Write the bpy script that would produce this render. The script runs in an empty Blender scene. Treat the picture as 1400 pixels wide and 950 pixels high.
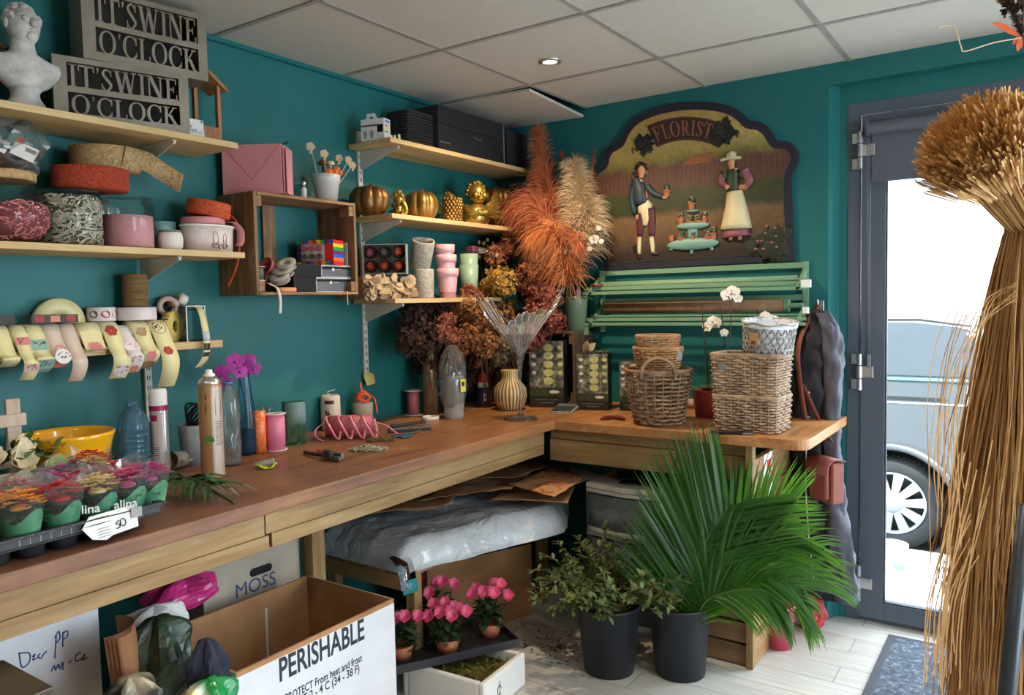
import bpy, math, random
from math import sin, cos, pi, sqrt, atan2, radians
from mathutils import Vector as V, Matrix, Euler, noise
random.seed(7)
SC = bpy.context.scene
COL = SC.collection
UP = V((0, 0, 1))
CAM = V((2.3962, -3.3951, 1.3718)); YAW, PITCH, ROLL, FPX = .6012, -.0590, -.0208, 1060.0
FW = V((-sin(YAW)*cos(PITCH), cos(YAW)*cos(PITCH), sin(PITCH)))
R0 = V((cos(YAW), sin(YAW), 0)); U0 = R0.cross(FW)
RT = R0*cos(ROLL)+U0*sin(ROLL); UT = -R0*sin(ROLL)+U0*cos(ROLL)

def at(u, v, x=None, y=None, z=None):
    "point of the place on a real plane (x=, y= or z=) that the photograph shows at u, v"
    d = FW+RT*((u-700)/FPX)-UT*((v-475)/FPX)
    t = (x-CAM.x)/d.x if x is not None else (y-CAM.y)/d.y if y is not None else (z-CAM.z)/d.z
    return CAM+d*t

def mpp(p):
    "metres per photograph pixel at point p"
    return (V(p)-CAM).dot(FW)/FPX

MATS = {}
def lin(c):
    f = lambda a: a/12.92 if a <= .04045 else ((a+.055)/1.055)**2.4
    return tuple(f(a/255) for a in c)
def _new(name):
    m = bpy.data.materials.new(name); m.use_nodes = True
    nt = m.node_tree; nt.nodes.clear()
    out = nt.nodes.new('ShaderNodeOutputMaterial')
    return m, nt, out
def _p(nt, out, rough, metal, **kw):
    b = nt.nodes.new('ShaderNodeBsdfPrincipled')
    b.inputs['Roughness'].default_value = rough; b.inputs['Metallic'].default_value = metal
    for k, v in kw.items(): b.inputs[k].default_value = v
    nt.links.new(b.outputs[0], out.inputs[0]); return b
def _tc(nt, scale=(1, 1, 1), kind='Object'):
    tc = nt.nodes.new('ShaderNodeTexCoord'); mp = nt.nodes.new('ShaderNodeMapping')
    mp.inputs['Scale'].default_value = scale
    nt.links.new(tc.outputs[kind], mp.inputs[0]); return mp.outputs[0]
def _noise(nt, vec, scale, detail=3, rough=.55, dist=0):
    n = nt.nodes.new('ShaderNodeTexNoise'); n.inputs['Scale'].default_value = scale
    n.inputs['Detail'].default_value = detail; n.inputs['Roughness'].default_value = rough; n.inputs['Distortion'].default_value = dist
    nt.links.new(vec, n.inputs['Vector']); return n.outputs[0]
def _ramp(nt, fac, stops):
    r = nt.nodes.new('ShaderNodeValToRGB'); e = r.color_ramp.elements
    while len(e) < len(stops): e.new(.5)
    for el, (p, c) in zip(e, stops): el.position = p; el.color = (*c[:3], 1)
    nt.links.new(fac, r.inputs[0]); return r.outputs[0]
def _bump(nt, b, h, strength=.3, dist=.004):
    bp = nt.nodes.new('ShaderNodeBump'); bp.inputs['Strength'].default_value = strength; bp.inputs['Distance'].default_value = dist
    nt.links.new(h, bp.inputs['Height']); nt.links.new(bp.outputs[0], b.inputs['Normal'])
def mat(name, c, rough=.5, metal=0, vary=.1, vs=12, bump=0, bs=150, bd=.003, stretch=(1, 1, 1), **kw):
    if name in MATS: return MATS[name]
    m, nt, out = _new(name); b = _p(nt, out, rough, metal, **kw)
    l = lin(c); vec = _tc(nt, stretch)
    n = _noise(nt, vec, vs)
    col = _ramp(nt, n, [(.3, [a*(1-vary) for a in l]), (.7, [min(1, a*(1+vary)) for a in l])])
    nt.links.new(col, b.inputs['Base Color'])
    if bump: _bump(nt, b, _noise(nt, vec, bs), bump, bd)
    MATS[name] = m; return m
def mat2(name, stops, vs=10, rough=.6, detail=5, bump=0, bs=60, stretch=(1, 1, 1), dist=0, metal=0, bd=.004, **kw):
    "noise mottled between several colours"
    if name in MATS: return MATS[name]
    m, nt, out = _new(name); b = _p(nt, out, rough, metal, **kw)
    vec = _tc(nt, stretch)
    col = _ramp(nt, _noise(nt, vec, vs, detail, .6, dist), [(p, lin(c)) for p, c in stops])
    nt.links.new(col, b.inputs['Base Color'])
    if bump: _bump(nt, b, _noise(nt, vec, bs), bump, bd)
    MATS[name] = m; return m
def wood(name, c1, c2, c3, axis='X', scale=1, rough=.55, knots=True, kc=(70, 45, 25)):
    if name in MATS: return MATS[name]
    m, nt, out = _new(name); b = _p(nt, out, rough, 0)
    st = {'X': (1.2, 14, 14), 'Y': (14, 1.2, 14), 'Z': (14, 14, 1.2)}[axis]
    vec = _tc(nt, [a*scale for a in st])
    n = _noise(nt, vec, 2.2, 6, .6, .8)
    col = _ramp(nt, n, [(.28, lin(c1)), (.5, lin(c2)), (.72, lin(c3))])
    n2 = _noise(nt, vec, 9, 4, .6)
    mx = nt.nodes.new('ShaderNodeMix'); mx.data_type = 'RGBA'; mx.blend_type = 'MULTIPLY'; mx.inputs[0].default_value = .35
    nt.links.new(col, mx.inputs[6]); nt.links.new(n2, mx.inputs[7]); c = mx.outputs[2]
    if knots:
        kv = _tc(nt, {'X': (2.2, 9, 9), 'Y': (9, 2.2, 9), 'Z': (9, 9, 2.2)}[axis])
        vo = nt.nodes.new('ShaderNodeTexVoronoi'); vo.inputs['Scale'].default_value = 1.0
        nt.links.new(kv, vo.inputs['Vector'])
        k = _ramp(nt, vo.outputs['Distance'], [(.06, (1, 1, 1)), (.16, (0, 0, 0))])
        m2 = nt.nodes.new('ShaderNodeMix'); m2.data_type = 'RGBA'
        nt.links.new(k, m2.inputs[0]); nt.links.new(c, m2.inputs[6]); m2.inputs[7].default_value = (*lin(kc), 1); c = m2.outputs[2]
    nt.links.new(c, b.inputs['Base Color'])
    _bump(nt, b, n2, .15, .002)
    MATS[name] = m; return m
def clear(name, tint=(240, 245, 245), refl=.5, rough=.03, body=0.0, bodyc=(255, 255, 255)):
    "clear glass, film or plastic: see-through plus mirror reflections, with some milky body"
    if name in MATS: return MATS[name]
    m, nt, out = _new(name)
    t = nt.nodes.new('ShaderNodeBsdfTransparent'); t.inputs[0].default_value = (*lin(tint), 1)
    g = nt.nodes.new('ShaderNodeBsdfGlossy'); g.inputs['Roughness'].default_value = rough
    lw = nt.nodes.new('ShaderNodeLayerWeight'); lw.inputs[0].default_value = .35
    mm = nt.nodes.new('ShaderNodeMath'); mm.operation = 'MULTIPLY'; mm.inputs[1].default_value = refl
    nt.links.new(lw.outputs['Fresnel'], mm.inputs[0])
    mx = nt.nodes.new('ShaderNodeMixShader'); nt.links.new(mm.outputs[0], mx.inputs[0])
    src = t.outputs[0]
    if body:
        d = nt.nodes.new('ShaderNodeBsdfDiffuse'); d.inputs[0].default_value = (*lin(bodyc), 1)
        mb = nt.nodes.new('ShaderNodeMixShader'); mb.inputs[0].default_value = body
        nt.links.new(t.outputs[0], mb.inputs[1]); nt.links.new(d.outputs[0], mb.inputs[2]); src = mb.outputs[0]
    nt.links.new(src, mx.inputs[1]); nt.links.new(g.outputs[0], mx.inputs[2]); nt.links.new(mx.outputs[0], out.inputs[0])
    MATS[name] = m; return m
def emit(name, c, s):
    m, nt, out = _new(name); e = nt.nodes.new('ShaderNodeEmission')
    e.inputs[0].default_value = (*lin(c), 1); e.inputs[1].default_value = s
    nt.links.new(e.outputs[0], out.inputs[0]); return m
def plain(name, c, rough=.5, metal=0, **kw):
    return mat(name, c, rough, metal, vary=.04, **kw)

def frame(d, up=UP):
    d = V(d).normalized(); s = d.cross(up)
    if s.length < 1e-4: s = d.cross(V((1, 0, 0)))
    s.normalize(); return d, s, s.cross(d)
def look(o, d, up=UP):
    "matrix whose z axis is d and y axis near up, at o"
    z = V(d).normalized(); x = V(up).cross(z)
    if x.length < 1e-4: x = V((1, 0, 0)).cross(z)
    x.normalize(); y = z.cross(x)
    return Matrix(((x.x, y.x, z.x, o[0]), (x.y, y.y, z.y, o[1]), (x.z, y.z, z.z, o[2]), (0, 0, 0, 1)))
T = lambda x, y, z: Matrix.Translation((x, y, z))
RX = lambda a: Matrix.Rotation(a, 4, 'X')
RY = lambda a: Matrix.Rotation(a, 4, 'Y')
RZ = lambda a: Matrix.Rotation(a, 4, 'Z')
SCL = lambda x, y, z: Matrix.Diagonal((x, y, z, 1))

class G:
    def __init__(s, m=None):
        s.v = []; s.f = []; s.mi = []; s.sm = []; s.mats = []; s.k = 0; s.X = None; s.smooth = False
        if m: s.use(m)
    def use(s, m):
        if m not in s.mats: s.mats.append(m)
        s.k = s.mats.index(m); return s
    def add(s, vs, fs, smooth=None):
        b = len(s.v)
        if s.X is not None: s.v.extend(tuple(s.X @ V(p)) for p in vs)
        else: s.v.extend(tuple(p) for p in vs)
        sm = s.smooth if smooth is None else smooth
        for f in fs:
            s.f.append(tuple(b+i for i in f)); s.mi.append(s.k); s.sm.append(sm)
        return s
    def box(s, c, d, M=None, b=0):
        x, y, z = d[0]/2, d[1]/2, d[2]/2
        if b:
            b = min(b, x*.9, y*.9, z*.9); vs = []; 
            idx = {}
            for sx in (-1, 1):
                for sy in (-1, 1):
                    for sz in (-1, 1):
                        for a in range(3):
                            p = [sx*(x-b), sy*(y-b), sz*(z-b)]; p[a] += (sx, sy, sz)[a]*b
                            idx[(sx, sy, sz, a)] = len(vs); vs.append(p)
            fs = []
            for a in range(3):
                o1, o2 = (a+1) % 3, (a+2) % 3
                for sg in (-1, 1):
                    q = []
                    for (s1, s2) in ((-1, -1), (1, -1), (1, 1), (-1, 1)):
                        k = [0, 0, 0]; k[a] = sg; k[o1] = s1; k[o2] = s2
                        q.append(idx[(*k, a)])
                    fs.append(q if sg > 0 else q[::-1])
            for a in range(3):
                o1, o2 = (a+1) % 3, (a+2) % 3
                for s1 in (-1, 1):
                    for s2 in (-1, 1):
                        def kk(sa, ax):
                            k = [0, 0, 0]; k[a] = sa; k[o1] = s1; k[o2] = s2; return idx[(*k, ax)]
                        q = [kk(-1, o1), kk(1, o1), kk(1, o2), kk(-1, o2)]
                        fs.append(q if s1*s2 < 0 else q[::-1])
            for sx in (-1, 1):
                for sy in (-1, 1):
                    for sz in (-1, 1):
                        q = [idx[(sx, sy, sz, a)] for a in range(3)]
                        fs.append(q if sx*sy*sz > 0 else q[::-1])
        else:
            vs = [(i, j, k) for i in (-x, x) for j in (-y, y) for k in (-z, z)]
            fs = [(0, 1, 3, 2), (4, 6, 7, 5), (0, 4, 5, 1), (2, 3, 7, 6), (0, 2, 6, 4), (1, 5, 7, 3)]
        c = V(c)
        vs = [(M @ V(p) if M is not None else V(p))+c for p in vs]
        return s.add(vs, fs, False)
    def bb(s, lo, hi, b=0):
        return s.box([(a+c)/2 for a, c in zip(lo, hi)], [abs(c-a) for a, c in zip(lo, hi)], None, b)
    def lathe(s, prof, n=24, M=None, smooth=True, sx=1, sy=1, cap0=False, cap1=False, wob=None):
        vs = []; fs = []
        for (r, z) in prof:
            for i in range(n):
                a = 2*pi*i/n; k = wob(a, z) if wob else 1
                vs.append(V((r*k*cos(a)*sx, r*k*sin(a)*sy, z)))
        for j in range(len(prof)-1):
            for i in range(n):
                a, b2 = j*n+i, j*n+(i+1) % n
                fs.append((a, b2, b2+n, a+n))
        if cap0: fs.append(tuple(range(n-1, -1, -1)))
        if cap1: fs.append(tuple((len(prof)-1)*n+i for i in range(n)))
        if M is not None: vs = [M @ p for p in vs]
        return s.add(vs, fs, smooth)
    def cyl(s, p0, p1, r0, r1=None, n=16, smooth=True):
        p0, p1 = V(p0), V(p1); r1 = r0 if r1 is None else r1
        M = look(p0, p1-p0); L = (p1-p0).length
        s.lathe([(r0, 0), (r1, L)], n, M, smooth)
        s.lathe([(0, 0), (r0, 0)], n, M, False); s.lathe([(r1, L), (0, L)], n, M, False); return s
    def tube(s, pts, r=.003, n=6, smooth=True, caps=True, closed=False):
        pts = [V(p) for p in pts]; N = len(pts); vs = []; fs = []
        up = UP
        for i, p in enumerate(pts):
            a = pts[(i-1) % N] if (i or closed) else p; b = pts[(i+1) % N] if (i < N-1 or closed) else p
            d = (b-a)
            if d.length < 1e-7: d = V((0, 0, 1))
            d.normalize()
            if i == 0:
                sd = d.cross(UP)
                if sd.length < .05: sd = d.cross(V((1, 0, 0)))
            else:
                sd = sd-d*sd.dot(d)
                if sd.length < 1e-4: sd = d.cross(V((.3, .8, .5)))
            sd.normalize(); u = sd.cross(d)
            rr = r[i] if isinstance(r, (list, tuple)) else r
            for k in range(n):
                an = 2*pi*k/n; vs.append(p+sd*(rr*cos(an))+u*(rr*sin(an)))
        for i in range(N if closed else N-1):
            for k in range(n):
                a, b = i*n+k, i*n+(k+1) % n; c = ((i+1) % N)*n
                fs.append((a, b, c+(k+1) % n, c+k))
        if caps and not closed:
            fs.append(tuple(range(n-1, -1, -1))); fs.append(tuple((N-1)*n+k for k in range(n)))
        return s.add(vs, fs, smooth)
    def prism(s, poly, z0, z1, M=None, smooth=False):
        n = len(poly); vs = [V((p[0], p[1], z0)) for p in poly]+[V((p[0], p[1], z1)) for p in poly]
        fs = [tuple(range(n-1, -1, -1)), tuple(range(n, 2*n))]
        if M is not None: vs = [M @ p for p in vs]
        s.add(vs, fs, False); b = len(s.v)-2*n
        for i in range(n):
            j = (i+1) % n; s.f.append((b+i, b+j, b+n+j, b+n+i)); s.mi.append(s.k); s.sm.append(smooth)
        return s
    def sph(s, c, r, n=16, m=10, M=None, sc=(1, 1, 1), ns=0, nf=3, seed=0):
        prof = [(sin(pi*j/m), -cos(pi*j/m)) for j in range(m+1)]
        vs = []
        for (q, z) in prof:
            for i in range(n):
                a = 2*pi*i/n; p = V((q*cos(a), q*sin(a), z)); k = 1
                if ns: k = 1+ns*noise.noise(p*nf+V((seed*3.1, seed*1.7, seed)))
                vs.append(V((p.x*sc[0], p.y*sc[1], p.z*sc[2]))*(r*k))
        fs = []
        for j in range(m):
            for i in range(n):
                a, b = j*n+i, j*n+(i+1) % n; fs.append((a, b, b+n, a+n))
        c = V(c)
        vs = [(M @ p if M is not None else p)+c for p in vs]
        return s.add(vs, fs, True)
    def strip(s, pts, w, th=.0004, smooth=True):
        "ribbon along pts; w: a half-width vector or list of them"
        N = len(pts); pts = [V(p) for p in pts]; ws = w if isinstance(w, list) else [V(w)]*N
        vs = []
        for i, p in enumerate(pts):
            a = pts[max(i-1, 0)]; b = pts[min(i+1, N-1)]; d = b-a; nn = d.cross(V(ws[i]))
            if nn.length < 1e-9: nn = V((0, 0, 1))
            nn.normalize(); nn *= th
            vs += [p-V(ws[i])+nn, p+V(ws[i])+nn, p+V(ws[i])-nn, p-V(ws[i])-nn]
        fs = []
        for i in range(N-1):
            a = i*4
            for k in range(4): fs.append((a+k, a+(k+1) % 4, a+4+(k+1) % 4, a+4+k))
        fs += [(3, 2, 1, 0), tuple((N-1)*4+k for k in range(4))]
        return s.add(vs, fs, smooth)
    def blade(s, pts, w, side=None, smooth=False):
        "thin single-sheet blade tapering along pts (leaf, grass, fibre)"
        N = len(pts); pts = [V(p) for p in pts]; vs = []; fs = []
        for i, p in enumerate(pts):
            d = pts[min(i+1, N-1)]-pts[max(i-1, 0)]
            sd = V(side) if side is not None else d.cross(UP)
            if sd.length < 1e-6: sd = V((1, 0, 0))
            sd = sd.normalized()*(w[i] if isinstance(w, (list, tuple)) else w)
            vs += [p-sd, p+sd]
        for i in range(N-1): fs.append((2*i, 2*i+1, 2*i+3, 2*i+2))
        return s.add(vs, fs, smooth)
    def leaf(s, p, d, nrm, L, W, curl=.15, fold=.25):
        "leaf with a folded midrib, starting at p along d, facing nrm"
        p = V(p); d = V(d).normalized(); sd = d.cross(V(nrm))
        if sd.length < 1e-5: sd = d.cross(V((.31, .7, .2)))
        sd.normalize(); n = sd.cross(d)
        vs = []; fs = []
        for (t, w) in ((0, .06), (.28, .8), (.6, 1), (.85, .55), (1, 0)):
            c = p+d*(L*t)-n*(curl*L*t*t)
            vs += [c-sd*(W*w)+n*(fold*W*w), c, c+sd*(W*w)+n*(fold*W*w)]
        for i in range(4):
            a = 3*i; fs += [(a, a+1, a+4, a+3), (a+1, a+2, a+5, a+4)]
        return s.add(vs, fs, True)
    def text(s, txt, size, M, ext=.0006, warp=None, bold=0, sx=1):
        vs, fs = textmesh(txt, bold)
        q = []
        for (x, y, z) in vs:
            p = V((x*size*sx, y*size, ext if z > 0 else -ext*.2))
            if warp: p = warp(p)
            q.append(M @ p)
        return s.add(q, fs, False)
    def build(s, name, parent=None, loc=None, rz=0, bev=0, sub=0, solid=0):
        me = bpy.data.meshes.new(name); me.from_pydata(s.v, [], s.f)
        for m in s.mats: me.materials.append(m)
        me.polygons.foreach_set('material_index', s.mi); me.polygons.foreach_set('use_smooth', s.sm)
        me.update()
        o = bpy.data.objects.new(name, me); COL.objects.link(o)
        if parent is not None: o.parent = parent
        if loc is not None: o.location = loc
        if rz: o.rotation_euler = (0, 0, rz)
        if solid:
            q = o.modifiers.new('s', 'SOLIDIFY'); q.thickness = solid; q.offset = 0
        if bev:
            q = o.modifiers.new('b', 'BEVEL'); q.width = bev; q.segments = 2; q.limit_method = 'ANGLE'; q.angle_limit = radians(40); q.harden_normals = False
        if sub:
            q = o.modifiers.new('u', 'SUBSURF'); q.levels = sub; q.render_levels = sub
        return o
_TX = {}
def textmesh(txt, bold=0):
    if (txt, bold) not in _TX:
        cu = bpy.data.curves.new('t', 'FONT'); cu.body = txt; cu.align_x = 'CENTER'; cu.align_y = 'CENTER'; cu.extrude = .02; cu.offset = bold; cu.resolution_u = 4
        o = bpy.data.objects.new('t', cu); COL.objects.link(o)
        me = bpy.data.meshes.new_from_object(o)
        _TX[(txt, bold)] = ([tuple(v.co) for v in me.vertices], [tuple(p.vertices) for p in me.polygons])
        bpy.data.objects.remove(o); bpy.data.curves.remove(cu); bpy.data.meshes.remove(me)
    return _TX[(txt, bold)]

def tag(o, label, cat, group=None, kind=None):
    o['label'] = label; o['category'] = cat
    if group: o['group'] = group
    if kind: o['kind'] = kind
    return o
def thing(name, label, cat, loc=(0, 0, 0), rz=0, group=None, rot=None):
    o = bpy.data.objects.new(name, None); COL.objects.link(o); o.empty_display_size = .05
    o.location = loc; o.rotation_euler = rot if rot else (0, 0, rz)
    return tag(o, label, cat, group)
def struct(o):
    o['kind'] = 'structure'; return o
def copy_tree(o, parent=None):
    c = o.copy(); COL.objects.link(c)
    if parent is not None: c.parent = parent
    for ch in [x for x in list(COL.objects) if x.parent == o]: copy_tree(ch, c)
    return c
def dup(o, loc, rz, label, group=None):
    c = copy_tree(o); c.location = loc; c.rotation_euler = (0, 0, rz); c['label'] = label
    if group: c['group'] = group
    return c
rnd = random.uniform
def arc(c, r, a0, a1, n, ax=V((1, 0, 0)), ay=V((0, 0, 1))):
    return [V(c)+ax*(r*cos(a0+(a1-a0)*i/n))+ay*(r*sin(a0+(a1-a0)*i/n)) for i in range(n+1)]
def catmull(P, n=6):
    P = [V(p) for p in P]; out = []
    for i in range(len(P)-1):
        p0 = P[max(i-1, 0)]; p1 = P[i]; p2 = P[i+1]; p3 = P[min(i+2, len(P)-1)]
        for k in range(n):
            t = k/n; out.append(.5*((2*p1)+(p2-p0)*t+(2*p0-5*p1+4*p2-p3)*t*t+(3*p1-p0-3*p2+p3)*t*t*t))
    out.append(P[-1]); return out
def rpoly(w, h, r, n=5):
    "rounded rectangle outline centred on 0"
    o = []
    for cx, cy, a in ((w/2-r, h/2-r, 0), (-w/2+r, h/2-r, pi/2), (-w/2+r, -h/2+r, pi), (w/2-r, -h/2+r, 3*pi/2)):
        for i in range(n+1): o.append((cx+r*cos(a+pi/2*i/n), cy+r*sin(a+pi/2*i/n)))
    return o
def skin(name, nodes, edges, m, parent=None, sub=2, loc=None, rz=0):
    "one continuous organic surface grown round a skeleton: nodes (x,y,z,r)"
    me = bpy.data.meshes.new(name); me.from_pydata([n[:3] for n in nodes], edges, [])
    o = bpy.data.objects.new(name, me); COL.objects.link(o)
    md = o.modifiers.new('sk', 'SKIN'); 
    if not me.skin_vertices: me.attributes.new
    for i, n in enumerate(nodes):
        r = n[3]; me.skin_vertices[0].data[i].radius = (r, r)
    me.skin_vertices[0].data[0].use_root = True
    md.use_smooth_shade = True
    q = o.modifiers.new('u', 'SUBSURF'); q.levels = sub; q.render_levels = sub
    me.materials.append(m)
    if parent is not None: o.parent = parent
    if loc is not None: o.location = loc
    return o
cd = bpy.data.cameras.new('camera'); cam = bpy.data.objects.new('camera', cd); COL.objects.link(cam)
cd.sensor_width = 36; cd.sensor_fit = 'HORIZONTAL'; cd.lens = FPX/1400*36; cd.clip_start = .02
cam.matrix_world = Matrix(((RT.x, UT.x, -FW.x, CAM.x), (RT.y, UT.y, -FW.y, CAM.y), (RT.z, UT.z, -FW.z, CAM.z), (0, 0, 0, 1)))
SC.camera = cam
SC.view_settings.view_transform = 'Standard'; SC.view_settings.look = 'None'
SC.view_settings.gamma = 1; SC.view_settings.use_curve_mapping = False; SC.view_settings.exposure = .2
SC.cycles.use_denoising = True
SC.cycles.max_bounces = 8; SC.cycles.transparent_max_bounces = 24; SC.cycles.glossy_bounces = 3; SC.cycles.diffuse_bounces = 5
SC.cycles.sample_clamp_indirect = 6; SC.cycles.caustics_reflective = False; SC.cycles.caustics_refractive = False
w = bpy.data.worlds.new('world'); SC.world = w; w.use_nodes = True
bg = w.node_tree.nodes['Background']; bg.inputs[0].default_value = (.80, .90, 1.0, 1); bg.inputs[1].default_value = 15.0
def sun(d, e, c, ang=1):
    l = bpy.data.lights.new('sun', 'SUN'); l.energy = e; l.color = c; l.angle = radians(ang)
    o = bpy.data.objects.new('sun', l); COL.objects.link(o); o.matrix_world = look((0, 0, 8), -V(d)); return o
sun((-.5, .75, -1), 14, (1, .95, .86))
def portal(c, sx, sz, d):
    l = bpy.data.lights.new('window_daylight', 'AREA'); l.shape = 'RECTANGLE'; l.size = sx; l.size_y = sz
    l.cycles.is_portal = True
    o = bpy.data.objects.new('window_daylight', l); COL.objects.link(o); o.matrix_world = look(c, -V(d)); return o
portal((2.22, .12, 1.0), .95, 2.0, (0, -1, 0)); portal((3.75, .1, 1.15), 1.6, 1.9, (0, -1, 0)); portal((4.62, -1.9, 1.2), 1.2, 1.9, (-1, 0, 0))
def spot(x, y, e, ang=130, c=(1, .74, .47), blend=.7):
    l = bpy.data.lights.new('downlight_or_fill', 'SPOT'); l.energy = e; l.color = c; l.spot_size = radians(ang); l.spot_blend = blend; l.shadow_soft_size = .025
    o = bpy.data.objects.new('downlight_or_fill', l); COL.objects.link(o); o.location = (x, y, 2.285); return o
spot(.784, -.74, 54, 150)
for sx, sy, e in ((1.98, -2.0, 16), (.8, -3.2, 12), (2.0, -3.6, 16), (3.3, -2.6, 12)): spot(sx, sy, e, 160, (1, .86, .68))  # unseen ceiling spots added as fill for the room

H = 2.307
teal = mat('teal_paint', (20, 104, 105), .55, vary=.07, vs=3, bump=.35, bs=180, bd=.002)
teal2 = mat('teal_gloss_paint', (22, 106, 108), .4, vary=.05)
cream = mat('cream_paint', (214, 208, 196), .8)
g = G(teal); g.bb((-.1, -5.3, -.02), (0, .12, 2.6)); struct(g.build('wall_left'))
OX, OX2, OZ = 1.658, 2.86, 2.225
g = G(teal)
g.bb((-.0, 0, -.02), (OX, .12, 2.6)); g.bb((OX, 0, OZ), (OX2, .12, 2.6)); g.bb((OX2, 0, -.02), (3.0, .12, 2.6))
g.bb((3.0, 0, -.02), (4.5, .12, .2)); g.bb((3.0, 0, 2.1), (4.5, .12, 2.6)); g.bb((4.5, 0, -.02), (4.7, .12, 2.6))
g.prism([(OX, 0), (OX+.002, .0), (1.69, .06), (1.722, .062), (1.722, .12), (OX, .12)], -.02, OZ)
g.bb((1.722, .0605, 2.15), (OX2, .12, OZ))
g.prism([(0, OZ+.002), (0, OZ-.03), (.12, OZ-.03), (.12, OZ+.002)], 0, OX2-OX, Matrix(((0, 0, 1, OX), (1, 0, 0, .06), (0, 1, 0, 0), (0, 0, 0, 1))))
struct(g.build('wall_right'))
g = G(cream); g.bb((4.6, -5.3, -.02), (4.7, -2.5, 2.6)); g.bb((4.6, -1.3, -.02), (4.7, 0, 2.6)); g.bb((4.6, -2.5, -.02), (4.7, -1.3, .25)); g.bb((4.6, -2.5, 2.15), (4.7, -1.3, 2.6)); struct(g.build('wall_side'))
g = G(cream); g.bb((-.1, -5.4, -.02), (4.7, -5.3, 2.6)); struct(g.build('wall_back'))
m, nt, out = _new('pale_plank_floor'); b = _p(nt, out, .38, 0)
vec = _tc(nt); br = nt.nodes.new('ShaderNodeTexBrick'); br.inputs['Scale'].default_value = 1; br.inputs['Brick Width'].default_value = 1.2; br.inputs['Row Height'].default_value = .14
br.inputs['Mortar Size'].default_value = .0025; br.inputs['Color1'].default_value = (*lin((208, 204, 196)), 1); br.inputs['Color2'].default_value = (*lin((196, 191, 182)), 1); br.inputs['Mortar'].default_value = (*lin((160, 154, 146)), 1)
nt.links.new(vec, br.inputs['Vector'])
n = _noise(nt, _tc(nt, (1.5, 22, 1)), 3, 6, .6, .6); rr = _ramp(nt, n, [(.3, (.7, .69, .67)), (.65, (1, 1, 1))])
mx = nt.nodes.new('ShaderNodeMix'); mx.data_type = 'RGBA'; mx.blend_type = 'MULTIPLY'; mx.inputs[0].default_value = .8
nt.links.new(br.outputs[0], mx.inputs[6]); nt.links.new(rr, mx.inputs[7]); nt.links.new(mx.outputs[2], b.inputs['Base Color'])
_bump(nt, b, n, .12, .002)
g = G(m); g.bb((-.1, -5.4, -.08), (4.7, .12, 0)); struct(g.build('floor'))
tile = mat('ceiling_tile', (196, 191, 183), .9, vary=.03, vs=40, bump=.2, bs=300)
tbar = mat('ceiling_bar', (150, 146, 140), .6)
tdark = mat('ceiling_void', (20, 19, 18), .9)
xs = [.54+.6*k for k in range(7)]; ys = [-.5055-.6*k for k in range(9)]
g = G(tile); xe = [0]+xs+[4.7]; ye = [.12]+ys+[-5.4]
for i in range(len(xe)-1):
    for j in range(len(ye)-1):
        if i == 0 and j == 0: continue                
        g.bb((xe[i]+.004, ye[j+1]+.004, H+.004), (xe[i+1]-.004, ye[j]-.004, H+.02))
g.use(tdark); g.bb((-.1, -5.4, 2.5), (4.7, .12, 2.55))
struct(g.build('ceiling'))
g = G(tbar)
for x in xs: g.bb((x-.009, -5.3, H), (x+.009, 0, H+.006))
for y in ys: g.bb((0, y-.009, H-.0005), (4.6, y+.009, H+.0055))
struct(g.build('trim_1'))
g = G(teal2); g.bb((0, -5.3, H-.012), (.018, 0, H+.004)); struct(g.build('trim_2'))
g = G(tile); g.X = T(.262, -.245, H-.018) @ RY(radians(1.2)) @ RX(radians(-3.0)); g.bb((-.25, -.245, -.006), (.262, .238, .006)); struct(g.build('ceiling_tile'))
alu = mat('anthracite_aluminium', (84, 92, 106), .42, vary=.03)
dglass = clear('door_glass', (250, 252, 252), .25, .0)
def window(name, lo, hi, axis):
    g = G(alu); (x0, y0, z0), (x1, y1, z1) = lo, hi
    if axis == 'x':
        g.bb((x0, .03, z0), (x0+.06, .09, z1)); g.bb((x1-.06, .03, z0), (x1, .09, z1)); g.bb((x0+.06, .03, z0), (x1-.06, .09, z0+.06)); g.bb((x0+.06, .03, z1-.06), (x1-.06, .09, z1))
        o = struct(g.build(name)); q = G(dglass); q.bb((x0+.06, .055, z0+.06), (x1-.06, .06, z1-.06)); q.build('pane', o)
    else:
        for yy in (y0, (y0+y1)/2-.03, y1-.06): g.bb((x0+.02, yy, z0+.06), (x0+.08, yy+.06, z1-.06))
        g.bb((x0+.02, y0, z0), (x0+.08, y1, z0+.06)); g.bb((x0+.02, y0, z1-.06), (x0+.08, y1, z1))
        o = struct(g.build(name)); q = G(dglass); q.bb((x0+.05, y0+.06, z0+.06), (x0+.055, y1-.06, z1-.06)); q.build('pane', o)
window('window_1', (3.0, 0, .2), (4.5, 0, 2.1), 'x'); window('window_2', (4.6, -2.5, .25), (4.7, -1.3, 2.15), 'y')
FY = .06
root = bpy.data.objects.new('door_1', None); COL.objects.link(root); struct(root)
g = G(alu)
g.bb((1.722, FY, 0), (1.772, FY+.06, 2.15)); g.bb((2.80, FY, 0), (2.85, FY+.06, 2.15)); g.bb((1.772, FY, 2.1), (2.80, FY+.06, 2.15))
g.bb((1.772, FY+.01, 0), (2.80, FY+.06, .018)); g.build('door_frame', root, bev=.002)
g = G(alu); gx0, gx1, gz0, gz1 = 1.868, 2.70, .092, 1.99
g.bb((1.777, FY-.008, .02), (gx0, FY+.05, 2.096)); g.bb((gx1, FY-.008, .02), (2.796, FY+.05, 2.096)); g.bb((gx0, FY-.008, .02), (gx1, FY+.05, gz0)); g.bb((gx0, FY-.008, gz1), (gx1, FY+.05, 2.096))
leafo = g.build('door_leaf', root, bev=.002)
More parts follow.
